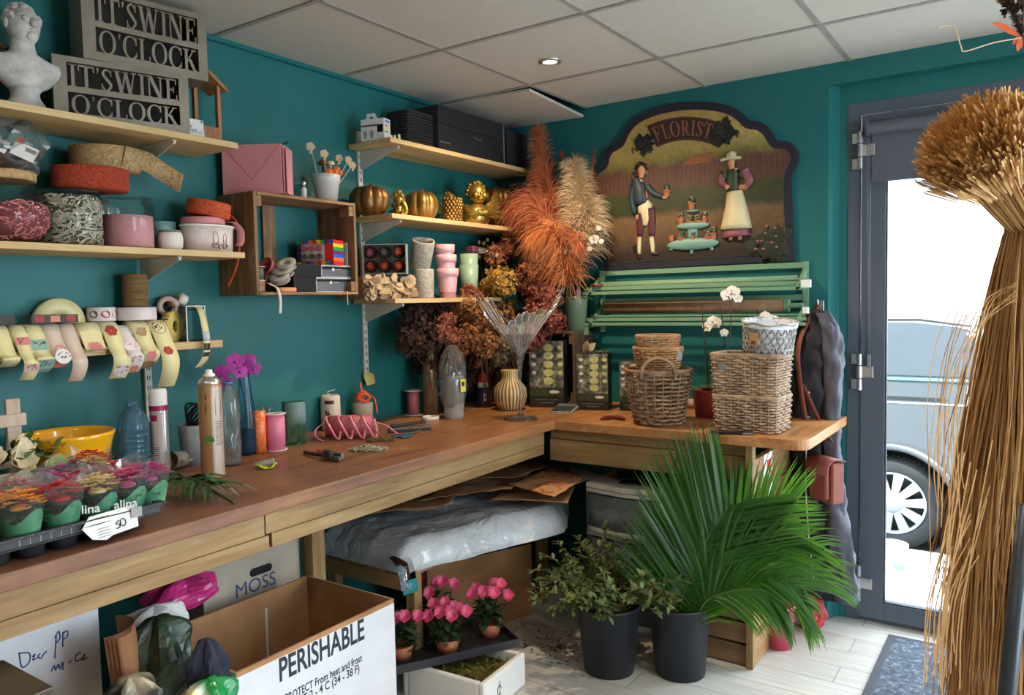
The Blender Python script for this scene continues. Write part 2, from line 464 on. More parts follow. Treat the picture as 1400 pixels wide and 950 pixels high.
g = G(dglass); g.bb((gx0, FY+.018, gz0), (gx1, FY+.024, gz1)); g.build('door_glass', root)
bead = mat('black_gasket', (40, 44, 50), .5); g = G(bead)
for lo, hi in (((gx0, FY-.004, gz0), (gx0+.006, FY+.018, gz1)), ((gx0+.006, FY-.004, gz0), (gx1, FY+.018, gz0+.006))): g.bb(lo, hi)
g.build('gasket', leafo)
steel = mat('satin_steel', (200, 200, 200), .3, .9, vary=.04)
for hz in (1.955, 1.053, .165):
    g = G(steel); hx = 1.774
    for dz, l in ((.052, .045), (0, .05), (-.052, .045)):
        g.cyl((hx, FY-.020, hz+dz-l/2), (hx, FY-.020, hz+dz+l/2), .0115, n=14)
    g.box((hx+.026, FY-.012, hz), (.052, .008, .046), b=.002)
    for dz in (.052, -.052): g.box((hx-.019, FY-.006, hz+dz), (.03, .01, .042), b=.002)
    for dz in (.012, -.012): g.cyl((hx+.038, FY-.018, hz+dz), (hx+.038, FY-.014, hz+dz), .005, n=10)
    g.build('hinge', root)
blindm = mat('grey_blind', (92, 94, 104), .7, vary=.05, vs=80)
t = thing('roller_blind', 'grey roller blind rolled partly down over the top of the glass door', 'blind', (0, 0, 0))
g = G(blindm); g.cyl((1.81, FY-.035, 2.035), (2.72, FY-.035, 2.035), .026, n=20); g.build('roller_tube', t)
g = G(blindm); g.bb((1.815, FY-.013, 1.826), (2.715, FY-.0105, 2.04)); g.bb((1.815, FY-.016, 1.822), (2.715, FY-.009, 1.836)); g.build('blind_cloth', t)
g = G(alu); g.bb((1.800, FY-.062, 2.005), (1.81, FY-.0085, 2.065)); g.bb((2.72, FY-.062, 2.005), (2.73, FY-.0085, 2.065)); g.build('bracket', t)
g = G(plain('chain_grey', (120, 125, 132), .4)); g.tube([(1.805, FY-.05, 2.03), (1.806, FY-.03, 1.6), (1.806, FY-.014, 1.12)], .0016, 5); g.tube([(1.814, FY-.05, 2.03), (1.813, FY-.03, 1.6), (1.812, FY-.014, 1.12)], .0016, 5); g.box((1.809, FY-.016, 1.1), (.016, .012, .055), b=.003); g.build('pull_chain', t)
matm = mat2('doormat_fibre', [(.35, (58, 66, 78)), (.55, (84, 94, 108)), (.72, (150, 158, 168))], 60, .95, 6, .8, 260)
g = G(matm); g.box((0, 0, .004), (.86, .66, .007)); t = g.build('doormat', None, (2.36, -.40, 0)); tag(t, 'dark blue grey fibre doormat on the floor inside the glass door', 'doormat')
g = G(mat('mat_edge', (60, 62, 70), .8)); 
for lo, hi in (((-.455, -.33, 0), (-.43, .33, .008)), ((.43, -.33, 0), (.455, .33, .008)), ((-.455, -.355, 0), (.455, -.33, .008)), ((-.455, .33, 0), (.455, .355, .008))): g.bb(lo, hi)
g.build('rubber_border', t)
t = thing('ceiling_downlight', 'lit round recessed downlight in the white ceiling tile', 'light', (.784, -.74, H))
g = G(steel); g.lathe([(.028, .003), (.03, -.004), (.042, -.003), (.044, .003)], 28); g.build('trim_ring', t)
g = G(emit('lit_lamp', (255, 226, 190), 30)); g.lathe([(0, -.001), (.018, -.002), (.028, .0025)], 24, SCL(1, 1, 1)); g.build('lamp', t)
pave = mat('pale_paving', (205, 203, 198), .9, vary=.08, vs=4)
g = G(pave); g.bb((-3, .12, -.3), (8, 1.38, -.06)); struct(g.build('ground_pavement'))
g = G(mat2('asphalt', [(.3, (95, 95, 96)), (.7, (150, 150, 150))], 90, .95, 5, .6, 200)); g.bb((-12, .1, -.4), (20, 30, -.235)); struct(g.build('road'))
g = G(mat('white_render', (235, 233, 228), .9)); g.bb((-10, 17, -.3), (16, 20, 7.4)); o = g.build('building_across_street'); tag(o, 'bright white building across the street seen through the door', 'building', kind='thing')
g = G(plain('pale_blue_roof', (120, 170, 215), .6)); g.X = T(3, 16.7, 3.9) @ RY(.035); g.bb((-13, -.5, -.14), (13, .2, .14)); g.build('roof_edge', o)
cpaint = mat('silver_car_paint', (76, 78, 82), .4, .1, vary=.03, **{'Coat Weight': .5})
cblack = plain('car_black', (28, 29, 32), .5); ctyre = mat('tyre', (42, 42, 44), .85, vary=.2, vs=60); crim = plain('alloy', (205, 205, 208), .3, .6)
cglass = plain('car_window', (72, 76, 82), .2, 0)
CY, CZ = 1.86, -.235; hub = at(1218, 690, y=CY)
t = thing('car', 'silver grey car parked in the street beyond the glass door', 'car', (hub.x, CY, CZ))
def carside(x, z):                                
    return .03*max(0, (z-.75))**1.3*1.6+.02*max(0, .4-z)
g = G(cpaint); g.smooth = True
R = .36; hz0 = hub.z-CZ
top = lambda x: 1.50-.03*((x+1.0)/1.0)**2*.3 if x < .35 else 1.485-.95*max(0, x-.35)**1.8 if x < 1.0 else 1.485-.95*.65**1.8-1.2*(x-1.0)
colsx = [-3.5+.0*0]+[-3.4+.1*i for i in range(29)]+[-.55+.05*i for i in range(34)]
colsx = sorted(set(round(x, 3) for x in colsx if x <= 1.0))
def lower(x):
    b = .22
    for wx in (0, -2.6):
        if abs(x-wx) < R: b = max(b, hz0+sqrt(R*R-(x-wx)**2))
    return b
vs = []; NZ = 14
for x in colsx:
    lo, hi = lower(x), max(lower(x)+.05, top(x) if x > -2.4 else 1.5-.5*min(1, (-2.4-x)))
    for k in range(NZ):
        z = lo+(hi-lo)*k/(NZ-1); yy = carside(x, z)+(.10*((k/(NZ-1)-.9)/.1) if k/(NZ-1) > .9 else 0)
        vs.append((x, yy, z))
    vs.append((x, .8, hi+.02)); vs.append((x, 1.6, hi)); vs.append((x, 1.7, .25))
fs = []; M_ = NZ+3
for i in range(len(colsx)-1):
    for k in range(M_-1):
        a = i*M_+k; fs.append((a, a+M_, a+M_+1, a+1))
fs.append(tuple((len(colsx)-1)*M_+k for k in range(M_)))
g.add(vs, fs, True); g.build('car_body', t)
def sidepatch(m, name, poly, off=.006):
    g = G(m); vs = [(x, carside(x, z)-off, z) for x, z in poly]; n = len(vs)
    vs += [(x, y+.012, z) for x, y, z in vs]
    g.add(vs, [tuple(range(n)), tuple(range(2*n-1, n-1, -1))]+[(i, n+i, n+(i+1) % n, (i+1) % n) for i in range(n)], False); return g.build(name, t)
zb = at(1240, 520, y=CY).z-CZ; zg = at(1240, 547, y=CY).z-CZ
sidepatch(cglass, 'side_window', [(-2.0, zb+.03), (.52, zb+.03), (.55, zb+.1), (.36, 1.40), (.1, 1.43), (-1.7, 1.43)])
sidepatch(plain('chrome_trim', (225, 226, 228), .15, .9), 'chrome_strip', [(-2.2, zb), (.56, zb), (.62, zb+.06), (.58, zb+.07), (.53, zb+.018), (-2.2, zb+.018)], .01)
sidepatch(cblack, 'roof_gasket', [(-1.9, 1.455), (.15, 1.452), (.42, 1.41), (.42, 1.40), (.15, 1.438), (-1.9, 1.44)], .008)
sidepatch(cblack, 'groove', [(-1.7, zg), (.29, zg), (.30, zg+.012), (.27, zg+.02), (-1.7, zg+.02)], .004)
sidepatch(plain('seam_light', (225, 228, 232), .3), 'door_seam', [(-1.7, zg-.012), (.40, zg-.012), (.40, zg+.10), (.41, zg+.10), (.41, zg-.02), (-1.7, zg-.02)], .004)
g = G(cpaint); g.tube([(R*1.02*cos(a), -.012, hz0+R*1.02*sin(a)) for a in [pi*i/24 for i in range(25)]], .022, 8); g.build('wheel_arch', t)
g = G(cblack); g.lathe([(R*.99, 0), (R*.99, .3), (0, .3)], 40, T(0, .02, hz0) @ RX(-pi/2)); g.build('arch_liner', t)
wr = hz0
for wx in (0, -2.6):
    g = G(ctyre); g.lathe([(wr*.66, 0), (wr*.72, -.012), (wr*.92, -.012), (wr*.985, .01), (wr, .05), (wr, .17), (wr*.7, .2)], 48, T(wx, .045, hz0) @ RX(-pi/2))
    for i in range(60):
        a = 2*pi*i/60; g.box((wx+wr*.995*cos(a), .13, hz0+wr*.995*sin(a)), (.012, .12, .012), RY(-a))
    ty = g.build('tyre', t)
    g = G(crim); g.lathe([(wr*.67, .03), (wr*.66, -.008), (wr*.62, 0), (wr*.60, .03)], 40, T(wx, .045, hz0) @ RX(-pi/2))
    for i in range(10):
        a = 2*pi*i/10+.1; M = T(wx, .05, hz0) @ RY(-a)
        g.prism([(.05, -.020), (wr*.62, -.030), (wr*.62, .030), (.05, .020)], 0, .022, M @ RX(pi/2) @ T(0, 0, -.02), False)
    g.lathe([(0, -.016), (.045, -.012), (.062, .004), (.062, .03)], 20, T(wx, .045, hz0) @ RX(-pi/2))
    rim = g.build('alloy_rim', t)
    g = G(cblack); g.lathe([(0, .07), (wr*.64, .07)], 32, T(wx, .045, hz0) @ RX(-pi/2)); g.build('brake_disc', rim)
g = G(plain('standin_white', (232, 236, 238), .4)); g.lathe([(0, 0), (.06, 0), (.075, .2), (.078, .2), (.078, .21), (.072, .21), (.062, .01), (0, .01)], 24); 
p = at(1218, 800, z=-.06); o = g.build('standin_bucket', None, p); tag(o, 'made-up white bucket in place of a bright reflection in the door glass', 'bucket')  # bucket made up where a bright reflection shows in the glass
g = G(plain('standin_grey', (150, 170, 178), .3)); g.box((.045, -.072, .12), (.05, .01, .03), b=.002); g.build('standin_lug', o)
HC = .873
wtop = wood('worktop_wood', (120, 72, 40), (160, 104, 62), (186, 130, 84), 'Y', 1.1, .42, False)
m, nt, out = _new('worn_worktop'); b = _p(nt, out, .42, 0)
vec = _tc(nt, (9, 1.0, 9)); n = _noise(nt, vec, 2.4, 7, .62, .7)
c1 = _ramp(nt, n, [(.25, lin((132, 84, 46))), (.5, lin((176, 120, 70))), (.75, lin((198, 146, 92)))])
c2 = _ramp(nt, n, [(.25, lin((84, 52, 40))), (.5, lin((118, 78, 60))), (.75, lin((140, 98, 76)))])
v2 = _tc(nt, (1.2, 1, 1)); wn = _noise(nt, v2, 2.2, 5, .6)
sp = nt.nodes.new('ShaderNodeSeparateXYZ'); nt.links.new(_tc(nt), sp.inputs[0])
mr = nt.nodes.new('ShaderNodeMapRange'); mr.inputs[1].default_value = -.55; mr.inputs[2].default_value = -1.3; nt.links.new(sp.outputs[1], mr.inputs[0])
ml = nt.nodes.new('ShaderNodeMath'); ml.operation = 'MULTIPLY'; nt.links.new(mr.outputs[0], ml.inputs[0])
wr_ = _ramp(nt, wn, [(.25, (.35, .35, .35)), (.6, (1, 1, 1))]); nt.links.new(wr_, ml.inputs[1])
mx = nt.nodes.new('ShaderNodeMix'); mx.data_type = 'RGBA'; nt.links.new(ml.outputs[0], mx.inputs[0]); nt.links.new(c1, mx.inputs[6]); nt.links.new(c2, mx.inputs[7])
nt.links.new(mx.outputs[2], b.inputs['Base Color']); _bump(nt, b, n, .15, .002)
worn = m
pine = wood('pine_board', (126, 94, 56), (162, 128, 82), (184, 152, 106), 'Y', .8, .6)
pineX = wood('pine_board_across', (126, 94, 56), (162, 128, 82), (184, 152, 106), 'X', .8, .6)
pineZ = wood('pine_post', (126, 94, 56), (162, 128, 82), (184, 152, 106), 'Z', .8, .6)
ply = wood('shelf_pine', (196, 160, 104), (220, 186, 130), (232, 202, 150), 'Y', .5, .6, False)
YL = -4.2; ex = lambda y: .721+.0214*(-.652-y)
R_ = .05; XR = 1.735
def wt_poly(i=0):
    P = [(.002, -.002), (XR-.0, -.002)]
    P += [(XR-R_+R_*cos(a), -.652+R_+R_*sin(a)) for a in [0, -.3, -.6, -.9, -1.2, -pi/2]]
    P += [(.721, -.652), (ex(YL), YL), (.002, YL)]
    return P[::-1]
g = G(worn); g.prism(wt_poly(), HC-.037, HC); wt = g.build('worktop', None, bev=.003)
tag(wt, 'long L-shaped wooden worktop with a dark worn left arm', 'worktop')
t = thing('workbench_frame', 'pine frame of boards and posts carrying the worktop', 'bench frame', (0, 0, 0))
g = G(pine); M0 = HC-.037
def slant(g, y0, y1, z0, z1, inset, th):
    vs = []
    for z in (z0, z1):
        for (y, o) in ((y0, 0), (y1, 0), (y1, th), (y0, th)): vs.append((ex(y)-inset-o, y, z))
    g.add(vs, [(0, 1, 2, 3), (7, 6, 5, 4), (0, 4, 5, 1), (1, 5, 6, 2), (2, 6, 7, 3), (3, 7, 4, 0)], False)
slant(g, -2.12, -.70, M0-.058, M0-.001, .022, .03); g.build('front_board', t, bev=.002)
g = G(pine); slant(g, YL, -2.125, M0-.060, M0-.001, .02, .03); g.build('front_board', t, bev=.002)
g = G(pine); slant(g, -2.10, -.70, M0-.098, M0-.060, .024, .028); g.build('lower_board', t, bev=.002)
g = G(pine); slant(g, YL, -2.11, M0-.100, M0-.062, .022, .028); g.build('lower_board', t, bev=.002)
g = G(pineX); g.bb((.66, -.585, M0-.05), (1.53, -.56, M0-.001)); g.build('cross_board', t, bev=.002)
g = G(pineX); g.bb((.66, -.592, M0-.145), (1.53, -.562, M0-.052)); g.build('cross_board', t, bev=.002)
def post(x, y, w=.05, d=.05, z1=M0-.002, name='post'):
    g = G(pineZ); g.bb((x-w/2, y-d/2, 0), (x+w/2, y+d/2, z1)); return g.build(name, t, bev=.002)
post(.37, -1.655, .055, .055); post(.07, -.3); post(.662, -3.4, .06, .075)
post(1.524, -.600, .026, .04); post(1.49, -.06, .04, .04)
g = G(wood('end_boards', (120, 84, 52), (160, 118, 76), (184, 142, 96), 'Y', .8, .6))
for k, z in enumerate((.0, .13, .26, .39, .52, .65)): g.bb((1.512, -.58, z+.003), (1.535, -.03, z+.125))
g.build('end_panel', t, bev=.002)
g = G(wood('toe_boards', (96, 70, 46), (128, 96, 64), (150, 114, 80), 'X', .8, .6))
for z in (.0, .085, .17): g.bb((1.2, -.606, z+.004), (1.51, -.586, z+.08))
g.build('toe_boards', t, bev=.002)
white = mat('white_metal', (205, 202, 194), .45, .0, vary=.03)
def bracket(par, y, z, d=.2, h=.075):
    g = G(white)
    g.prism([(.012, z-.0015), (d, z-.0015), (d, z-.012), (.03, z-h), (.012, z-h)], y-.0012, y+.0012, Matrix(((1, 0, 0, 0), (0, 0, 1, 0), (0, 1, 0, 0), (0, 0, 0, 1))))
    g.box((d*.55, y, z-.003), (d*.9, .014, .003)); g.cyl((d-.004, y-.004, z-.008), (d-.004, y+.004, z-.008), .006, n=10)
    return g.build('bracket', par)
SH = {}
def shelf(key, y0, y1, z, d, th, label, brs=(), group='pine wall shelves', x0=.014):
    g = G(ply); g.bb((x0, y0, z-th), (d, y1, z)); o = g.build('wall_shelf', None, bev=.0015); tag(o, label, 'shelf', group)
    for b_ in brs: bracket(o, b_, z-th, d*.92)
    SH[key] = (z, d); return o
sz = lambda u, v, x: at(u, v, x=x).z
shelf('A', -3.2, -1.80, 1.900, .25, .019, 'top left wall shelf carrying the bust and the metal signs', (-2.01, -2.9))
shelf('B', -3.2, -1.79, 1.550, .25, .019, 'left wall shelf carrying the glass jars', (-2.01, -2.9))
shelf('C', -1.088, -.012, 2.034, .25, .019, 'topmost corner shelf carrying the light bulb box', (-1.02,))
shelf('D', -1.091, -.012, 1.734, .25, .019, 'corner shelf carrying the gold pumpkins', (-1.02,))
shelf('E', -1.088, -.35, 1.394, .25, .019, 'lowest corner shelf carrying the stacked pots', (-1.02,))
def upright(y, z0, z1, label):
    g = G(white); g.bb((.0005, y-.012, z0), (.012, y+.012, z1)); o = g.build('shelf_upright', None, bev=.001); tag(o, label, 'shelf rail', 'slotted shelf uprights')
    g = G(plain('slot_dark', (50, 52, 52), .6)); z = z0+.03
    while z < z1-.03:
        for dy in (-.004, .004): g.bb((.0118, y+dy-.0016, z), (.0124, y+dy+.0016, z+.014))
        z += .032
    g.build('slots', o); return o
upright(-1.02, 1.06, 2.10, 'white slotted upright with a yellow note at its foot'); upright(-2.0, .985, 1.235, 'white slotted upright end below the sticker rolls')
g = G(ply); g.bb((.002, -3.1, 1.252), (.10, -1.79, 1.264)); o = g.build('ribbon_shelf', None, bev=.001); tag(o, 'narrow pine shelf edged with hanging sticker tapes', 'shelf')
g = G(ply); g.bb((.10, -3.1, 1.240), (.112, -1.79, 1.2635)); g.build('front_lip', o, bev=.001)
SH['F'] = (1.264, .11)
def _bar(x0, y0, x1, y1, w0, w1=None):
    "slanted stroke of horizontal width w between two heights"
    w1 = w0 if w1 is None else w1
    return [(x0-w0/2, y0), (x0+w0/2, y0), (x1+w1/2, y1), (x1-w1/2, y1)]
def _rect(x0, y0, x1, y1): return [(x0, y0), (x1, y0), (x1, y1), (x0, y1)]
def _ring(cx, cy, rx, ry, a0, a1, tmax, tmin, n=18):
    out = []
    for i in range(n):
        q = []
        for a in (a0+(a1-a0)*i/n, a0+(a1-a0)*(i+1)/n):
            t = tmin+(tmax-tmin)*abs(cos(a))**1.3
            q.append(((cx+rx*cos(a), cy+ry*sin(a)), (cx+(rx-t)*cos(a), cy+(ry-min(t, tmin*1.3))*sin(a))))
        out.append([q[0][0], q[1][0], q[1][1], q[0][1]])
    return out
def _snake(P, W):
    P = catmull([(x, y, 0) for x, y in P], 5); out = []; n = len(P)
    L = []
    for i, p in enumerate(P):
        d = P[min(i+1, n-1)]-P[max(i-1, 0)]; d.normalize(); t = i/(n-1)
        k = t*(len(W)-1); j = min(int(k), len(W)-2); w = W[j]+(W[j+1]-W[j])*(k-j)
        L.append(((p.x-d.y*w, p.y+d.x*w), (p.x+d.y*w, p.y-d.x*w)))
    for a, b in zip(L, L[1:]): out.append([a[0], a[1], b[1], b[0]])
    return out
K, TN, SF = .15, .065, .055
def serif(ch):
    def ser(x, y, w=.34): return _rect(x-w/2, y, x+w/2, y+SF)
    if ch == 'I': return [_rect(.11, 0, .11+K, 1), ser(.185, 0), ser(.185, 1-SF)], .37
    if ch == 'T': return [_rect(.3, 0, .3+K, 1), ser(.375, 0, .36), _rect(0, 1-.08, .75, 1), _rect(0, .74, .06, 1), _rect(.69, .74, .75, 1)], .75
    if ch == 'L': return [_rect(.1, 0, .1+K, 1), _rect(0, 0, .62, TN), ser(.175, 1-SF), _rect(.56, 0, .62, .27), _rect(0, 0, .3, SF)], .64
    if ch == 'E' or ch == 'F':
        q = [_rect(.1, 0, .1+K, 1), _rect(0, 1-TN, .6, 1), _rect(.2, .48, .47, .48+TN), _rect(.54, .74, .6, 1), _rect(.42, .38, .47, .65)]
        q += [_rect(0, 0, .64, TN), _rect(.58, 0, .64, .27)] if ch == 'E' else [ser(.175, 0)]
        return q, .66
    if ch == 'N': return [_rect(.09, 0, .16, 1), _bar(.17, 1, .68, 0, .19), _rect(.66, 0, .73, 1), ser(.125, 0, .26), _rect(-.02, 1-SF, .2, 1), ser(.7, 1-SF, .26)], .86
    if ch == 'W': return [_bar(.13, 1, .36, 0, .17), _bar(.36, 0, .56, 1, .07), _bar(.55, 1, .78, 0, .17), _bar(.78, 0, .98, 1, .07), ser(.13, 1-SF, .3), ser(.55, 1-SF, .26), ser(.98, 1-SF, .24)], 1.12
    if ch == 'O': return _ring(.42, .5, .42, .52, 0, 2*pi, .16, .06, 28), .86
    if ch == 'C': return _ring(.42, .5, .42, .52, .75, 2*pi-.75, .16, .06, 24)+[_rect(.67, .64, .73, .98), _rect(.68, .1, .72, .3)], .76
    if ch == 'S': return _snake([(.47, .8), (.28, .97), (.10, .78), (.28, .53), (.47, .27), (.26, .03), (.06, .2)], [.03, .035, .06, .08, .06, .035, .03])+[_rect(.45, .68, .5, .98), _rect(.03, .02, .08, .32)], .56
    if ch == 'K': return [_rect(.1, 0, .1+K, 1), ser(.175, 0), ser(.175, 1-SF), _bar(.22, .42, .6, 1, .08), _bar(.36, .56, .66, 0, .18), ser(.68, 0, .3), ser(.6, 1-SF, .26)], .82
    if ch == 'R': return [_rect(.1, 0, .1+K, 1), ser(.175, 0), _rect(0, 1-SF, .3, 1)]+_ring(.3, .74, .3, .26, -pi/2, pi/2, .14, .06, 14)+[_rect(.2, .94, .31, 1), _rect(.2, .48, .31, .54), _bar(.38, .5, .66, 0, .17), ser(.7, 0, .2)], .78
    if ch == "'": return [[(.05, .98), (.17, .98), (.13, .80), (.05, .70), (.09, .82)]], .2
    return [], .35
def serif_row(g, txt, x0, x1, z0, h, y0, y1, gap=.06, warp=None):
    "letters in the x-z plane filling x0..x1, thickness y0..y1"
    L = [serif(c) for c in txt]; tot = sum(w for _, w in L)+gap*(len(L)-1); k = (x1-x0)/tot; x = x0
    for polys, w in L:
        for p in polys:
            q = [(x+a*k, z0+b*h) for a, b in p]
            if warp: q = [warp(*c) for c in q]
            n = len(q); vs = [(a, y0, b) for a, b in q]+[(a, y1, b) for a, b in q]
            g.add(vs, [tuple(range(n)), tuple(range(2*n-1, n-1, -1))]+[(i, n+i, n+(i+1) % n, (i+1) % n) for i in range(n)], False)
        x += (w+gap)*k
def proj(p):
    d = V(p)-CAM; z = d.dot(FW); return 700+FPX*d.dot(RT)/z, 475-FPX*d.dot(UT)/z
def onx(u, x, z):
    "point at depth x from the left wall and height z seen at column u"
    v = 475
    for _ in range(6):
        p = at(u, v, x=x); v = proj((x, p.y, z))[1]
    return V((x, p.y, z))
def ony(u, y, z):
    v = 475
    for _ in range(6):
        p = at(u, v, y=y); v = proj((p.x, y, z))[1]
    return V((p.x, y, z))
def onz(u, v, z, r=0):
    "point on the level z seen at u, v, pushed back by r (v is the front foot of a round thing)"
    p = at(u, v, z=z); d = (p-CAM); d.z = 0; d.normalize(); return p+d*r
def facing(p):
    "turn about z whose local -y looks at the camera from p"
    d = CAM-V(p); return atan2(d.y, d.x)+pi/2
zA = 1.900; zB = 1.550; zF = 1.264
plaster = mat2('aged_plaster', [(.3, (150, 146, 140)), (.55, (204, 200, 194)), (.8, (226, 223, 218))], 14, .85, 5, .3, 90)
p = onx(36, .12, zA); k = .285
t = thing('bust', 'aged white plaster bust of a curly head on the top left shelf', 'bust', p, radians(6))
g = G(plaster)
g.lathe([(0, 0), (.062, 0), (.064, .012), (.05, .022), (.046, .03), (.036, .045), (.034, .06), (.042, .072), (.0, .074)], 28); g.build('socle', t)
g = G(plaster)
def chest():
    rows = [(.036, .03, .066), (.066, .040, .085), (.092, .048, .105), (.106, .052, .125), (.104, .050, .142), (.062, .042, .152), (.034, .034, .164), (.029, .031, .18), (.028, .03, .20)]
    vs = []; n = 24
    for a, b, z in rows:
        for i in range(n):
            an = 2*pi*i/n; vs.append((b*cos(an), a*sin(an), z))
    fs = [(j*n+i, j*n+(i+1) % n, (j+1)*n+(i+1) % n, (j+1)*n+i) for j in range(len(rows)-1) for i in range(n)]
    fs.append(tuple(range(n-1, -1, -1))); g.add(vs, fs, True)
chest()
g.sph((.006, 0, .238), .048, 24, 16, sc=(1.0, .82, 1.08)); g.sph((.016, 0, .215), .036, 18, 12, sc=(1, .85, .9)); g.sph((.043, 0, .204), .014, 12, 8)    
g.tube([(.050, 0, .248), (.060, 0, .232), (.056, 0, .226)], [.005, .009, .007], 8); g.sph((.049, .017, .244), .009, 10, 8); g.sph((.049, -.017, .244), .009, 10, 8)
g.tube([(.046, .008, .217), (.052, 0, .219), (.046, -.008, .217)], .004, 6)
for s in (-1, 1): g.sph((0, s*.041, .236), .012, 10, 8, sc=(.8, .4, 1.2)); g.tube([(.046, s*.006, .254), (.046, s*.02, .257), (.036, s*.032, .252)], .0045, 6)
g.build('head_and_chest', t)
g = G(plaster)
for i in range(95):
    a = rnd(-pi, pi); e = rnd(.1, 1.5)
    d = V((cos(a)*cos(e), sin(a)*cos(e), sin(e)))
    if d.x > .55 and d.z < .72: continue
    c = V((.0, 0, .240))+V((d.x*.043, d.y*.038, d.z*.050)); g.sph(c, rnd(.008, .012), 8, 6, sc=(1, 1, .8))
g.build('hair', t)
zinc = mat2('dull_zinc', [(.3, (112, 103, 90)), (.6, (140, 130, 115)), (.8, (158, 148, 132))], 6, .5, 5, .15, 120, metal=.5)
zincd = mat('dark_back_board', (46, 40, 36), .8)
def wine_sign(p, rz, W, Hh, D, label):
    t = thing('word_sign', label, 'sign', p, rz, 'metal word signs on the top shelf')
    g = G(zinc); e = .012
    fx = .035
    for lo, hi in (((0, 0, 0), (W, D, .004)), ((0, 0, Hh-.004), (W, D, Hh)), ((0, 0, .004), (.004, D, Hh-.004)), ((W-.004, 0, .004), (W, D, Hh-.004))): g.bb(lo, hi)
    g.build('case', t)
    g = G(zinc)
    fh = .014
    for lo, hi in (((0, -.002, 0), (fx, .0015, Hh)), ((W-.028, -.002, 0), (W, .0015, Hh)), ((fx, -.002, 0), (W-.028, .0015, .024)), ((fx, -.002, Hh-.016), (W-.028, .0015, Hh)), ((fx, -.002, Hh*.5-.008), (W-.028, .0015, Hh*.5+.008))): g.bb(lo, hi)
    g.build('face_frame', t)
    g = G(zinc); serif_row(g, "IT'SWINE", fx+.004, W-.032, Hh*.5+.006, Hh*.5-.026, -.0025, .001, .05); serif_row(g, "O'CLOCK", fx+.008, W-.032, .022, Hh*.5-.036, -.0025, .001, .06); g.build('lettering', t)
    g = G(zincd); g.bb((.004, D-.006, .004), (W-.004, D-.003, Hh-.004)); g.build('back_board', t)
    return t
def put_sign(u0, u1, x, z, rz, hpx, D, label):
    p = onx(u0, x, z); a = radians(rz); W_ = .2
    while proj(p+V((cos(a), sin(a), 0))*W_)[0] < u1: W_ += .002
    h = 1.12*hpx*mpp(p+V((cos(a), sin(a), 0))*W_*.5); wine_sign(p, a, W_, h, D, label); return h
h_ = put_sign(75, 260, .135, zA+.0005, 73, 75, .085, 'grey metal word sign standing on the top shelf, the lower of two')
put_sign(114, 284, .165, zA+h_+.0015, 81, 83, .10, 'grey metal word sign stacked crosswise on top of its twin')
lw = wood('lantern_wood', (150, 96, 52), (182, 124, 74), (200, 144, 92), 'Z', 1, .6, False)
p = onx(276, .07, zA)
t = thing('wooden_lantern', 'small wooden house lantern with sloping roof beside the metal signs', 'lantern', p, radians(90))
g = G(lw); g.bb((-.055, -.05, 0), (.045, .05, .07)); g.build('base', t, bev=.002)
for sx in (-.05, .036):
    g = G(lw); g.bb((sx, -.045, .07), (sx+.012, -.03, .215)); g.build('post', t)
g = G(lw)
for s in (-1, 1): g.box((-.005+s*.036, -.01, .222), (.085, .10, .010), RY(s*.62))
g.build('roof', t)
cardm = plain('white_card', (226, 224, 220), .7); ink = plain('black_ink', (30, 30, 34), .6)
p = onx(258, .19, zA)
t = thing('note_card', 'small white card with handwriting leaning beside the lower metal sign', 'card', p, radians(90), rot=(radians(-6), 0, radians(90)))
g = G(cardm); g.bb((0, 0, 0.001), (.058, .0012, .066)); g.build('card', t)
g = G(ink); g.tube(catmull([(.006, -.0006, .03), (.012, -.0006, .045), (.014, -.0006, .022), (.02, -.0006, .033), (.026, -.0006, .026), (.03, -.0006, .034), (.024, -.0006, .028), (.034, -.0006, .025), (.05, -.0006, .027)], 4), .0007, 4); g.build('handwriting', t)
g = G(plain('brown_bead', (130, 76, 40))); g.sph((.051, -.002, .06), .003, 8, 6); g.build('bead', t)
tw = mat2('dark_twig', [(.3, (50, 30, 20)), (.7, (104, 66, 40))], 30, .9)
p = onx(-6, .075, zA)
g = G(tw)
for i in range(70):
    a0 = rnd(0, 2*pi); r = rnd(.062, .09); o = rnd(-.02, .02)
    pts = [(o+.012*sin(3*a+i), (r+.006*sin(5*a+i))*cos(a), .10+(r+.006*cos(4*a+i))*sin(a)) for a in [a0+.28*j for j in range(8)]]
    g.tube(pts, rnd(.0025, .005), 5)
o = g.build('dried_wreath', None, p); tag(o, 'dark brown twig wreath standing behind the plaster bust', 'wreath')
jarg = clear('jar_glass', (247, 249, 247), .5, .02)
shp = mat2('pink_shred', [(.3, (210, 112, 114)), (.7, (244, 162, 160))], 40, .8)
shg = mat2('grey_shred', [(.3, (186, 178, 160)), (.7, (232, 224, 206))], 40, .8)
cork = mat2('cork', [(.35, (160, 124, 82)), (.65, (206, 172, 124))], 60, .9, bump=.4)
def shreds(g, inside, n, L, w, lim=None):
    c = 0
    while c < n:
        p = inside()
        a = rnd(0, 2*pi); e = rnd(-.6, .6); d = V((cos(a)*cos(e), sin(a)*cos(e), sin(e))); q = V((rnd(-1, 1), rnd(-1, 1), rnd(-1, 1))).normalized()*.004
        A = [p-d*L/2, p+q, p+d*L/2]
        if lim: A = [lim(a) for a in A]
        g.strip(A, V((rnd(-1, 1), rnd(-1, 1), rnd(-1, 1))).cross(d).normalized()*w, .0006, False); c += 1
p = onx(10, .135, zB)
t = thing('globe_jar', 'round glass jar of pink paper shreds with a cork lid', 'jar', p)
prof = [(.055, .002), (.085, .015), (.104, .05), (.108, .08), (.10, .115), (.08, .145), (.066, .158), (.066, .168)]
g = G(jarg); g.lathe([(0, .002)]+prof, 36); g.build('glass_bowl', t)
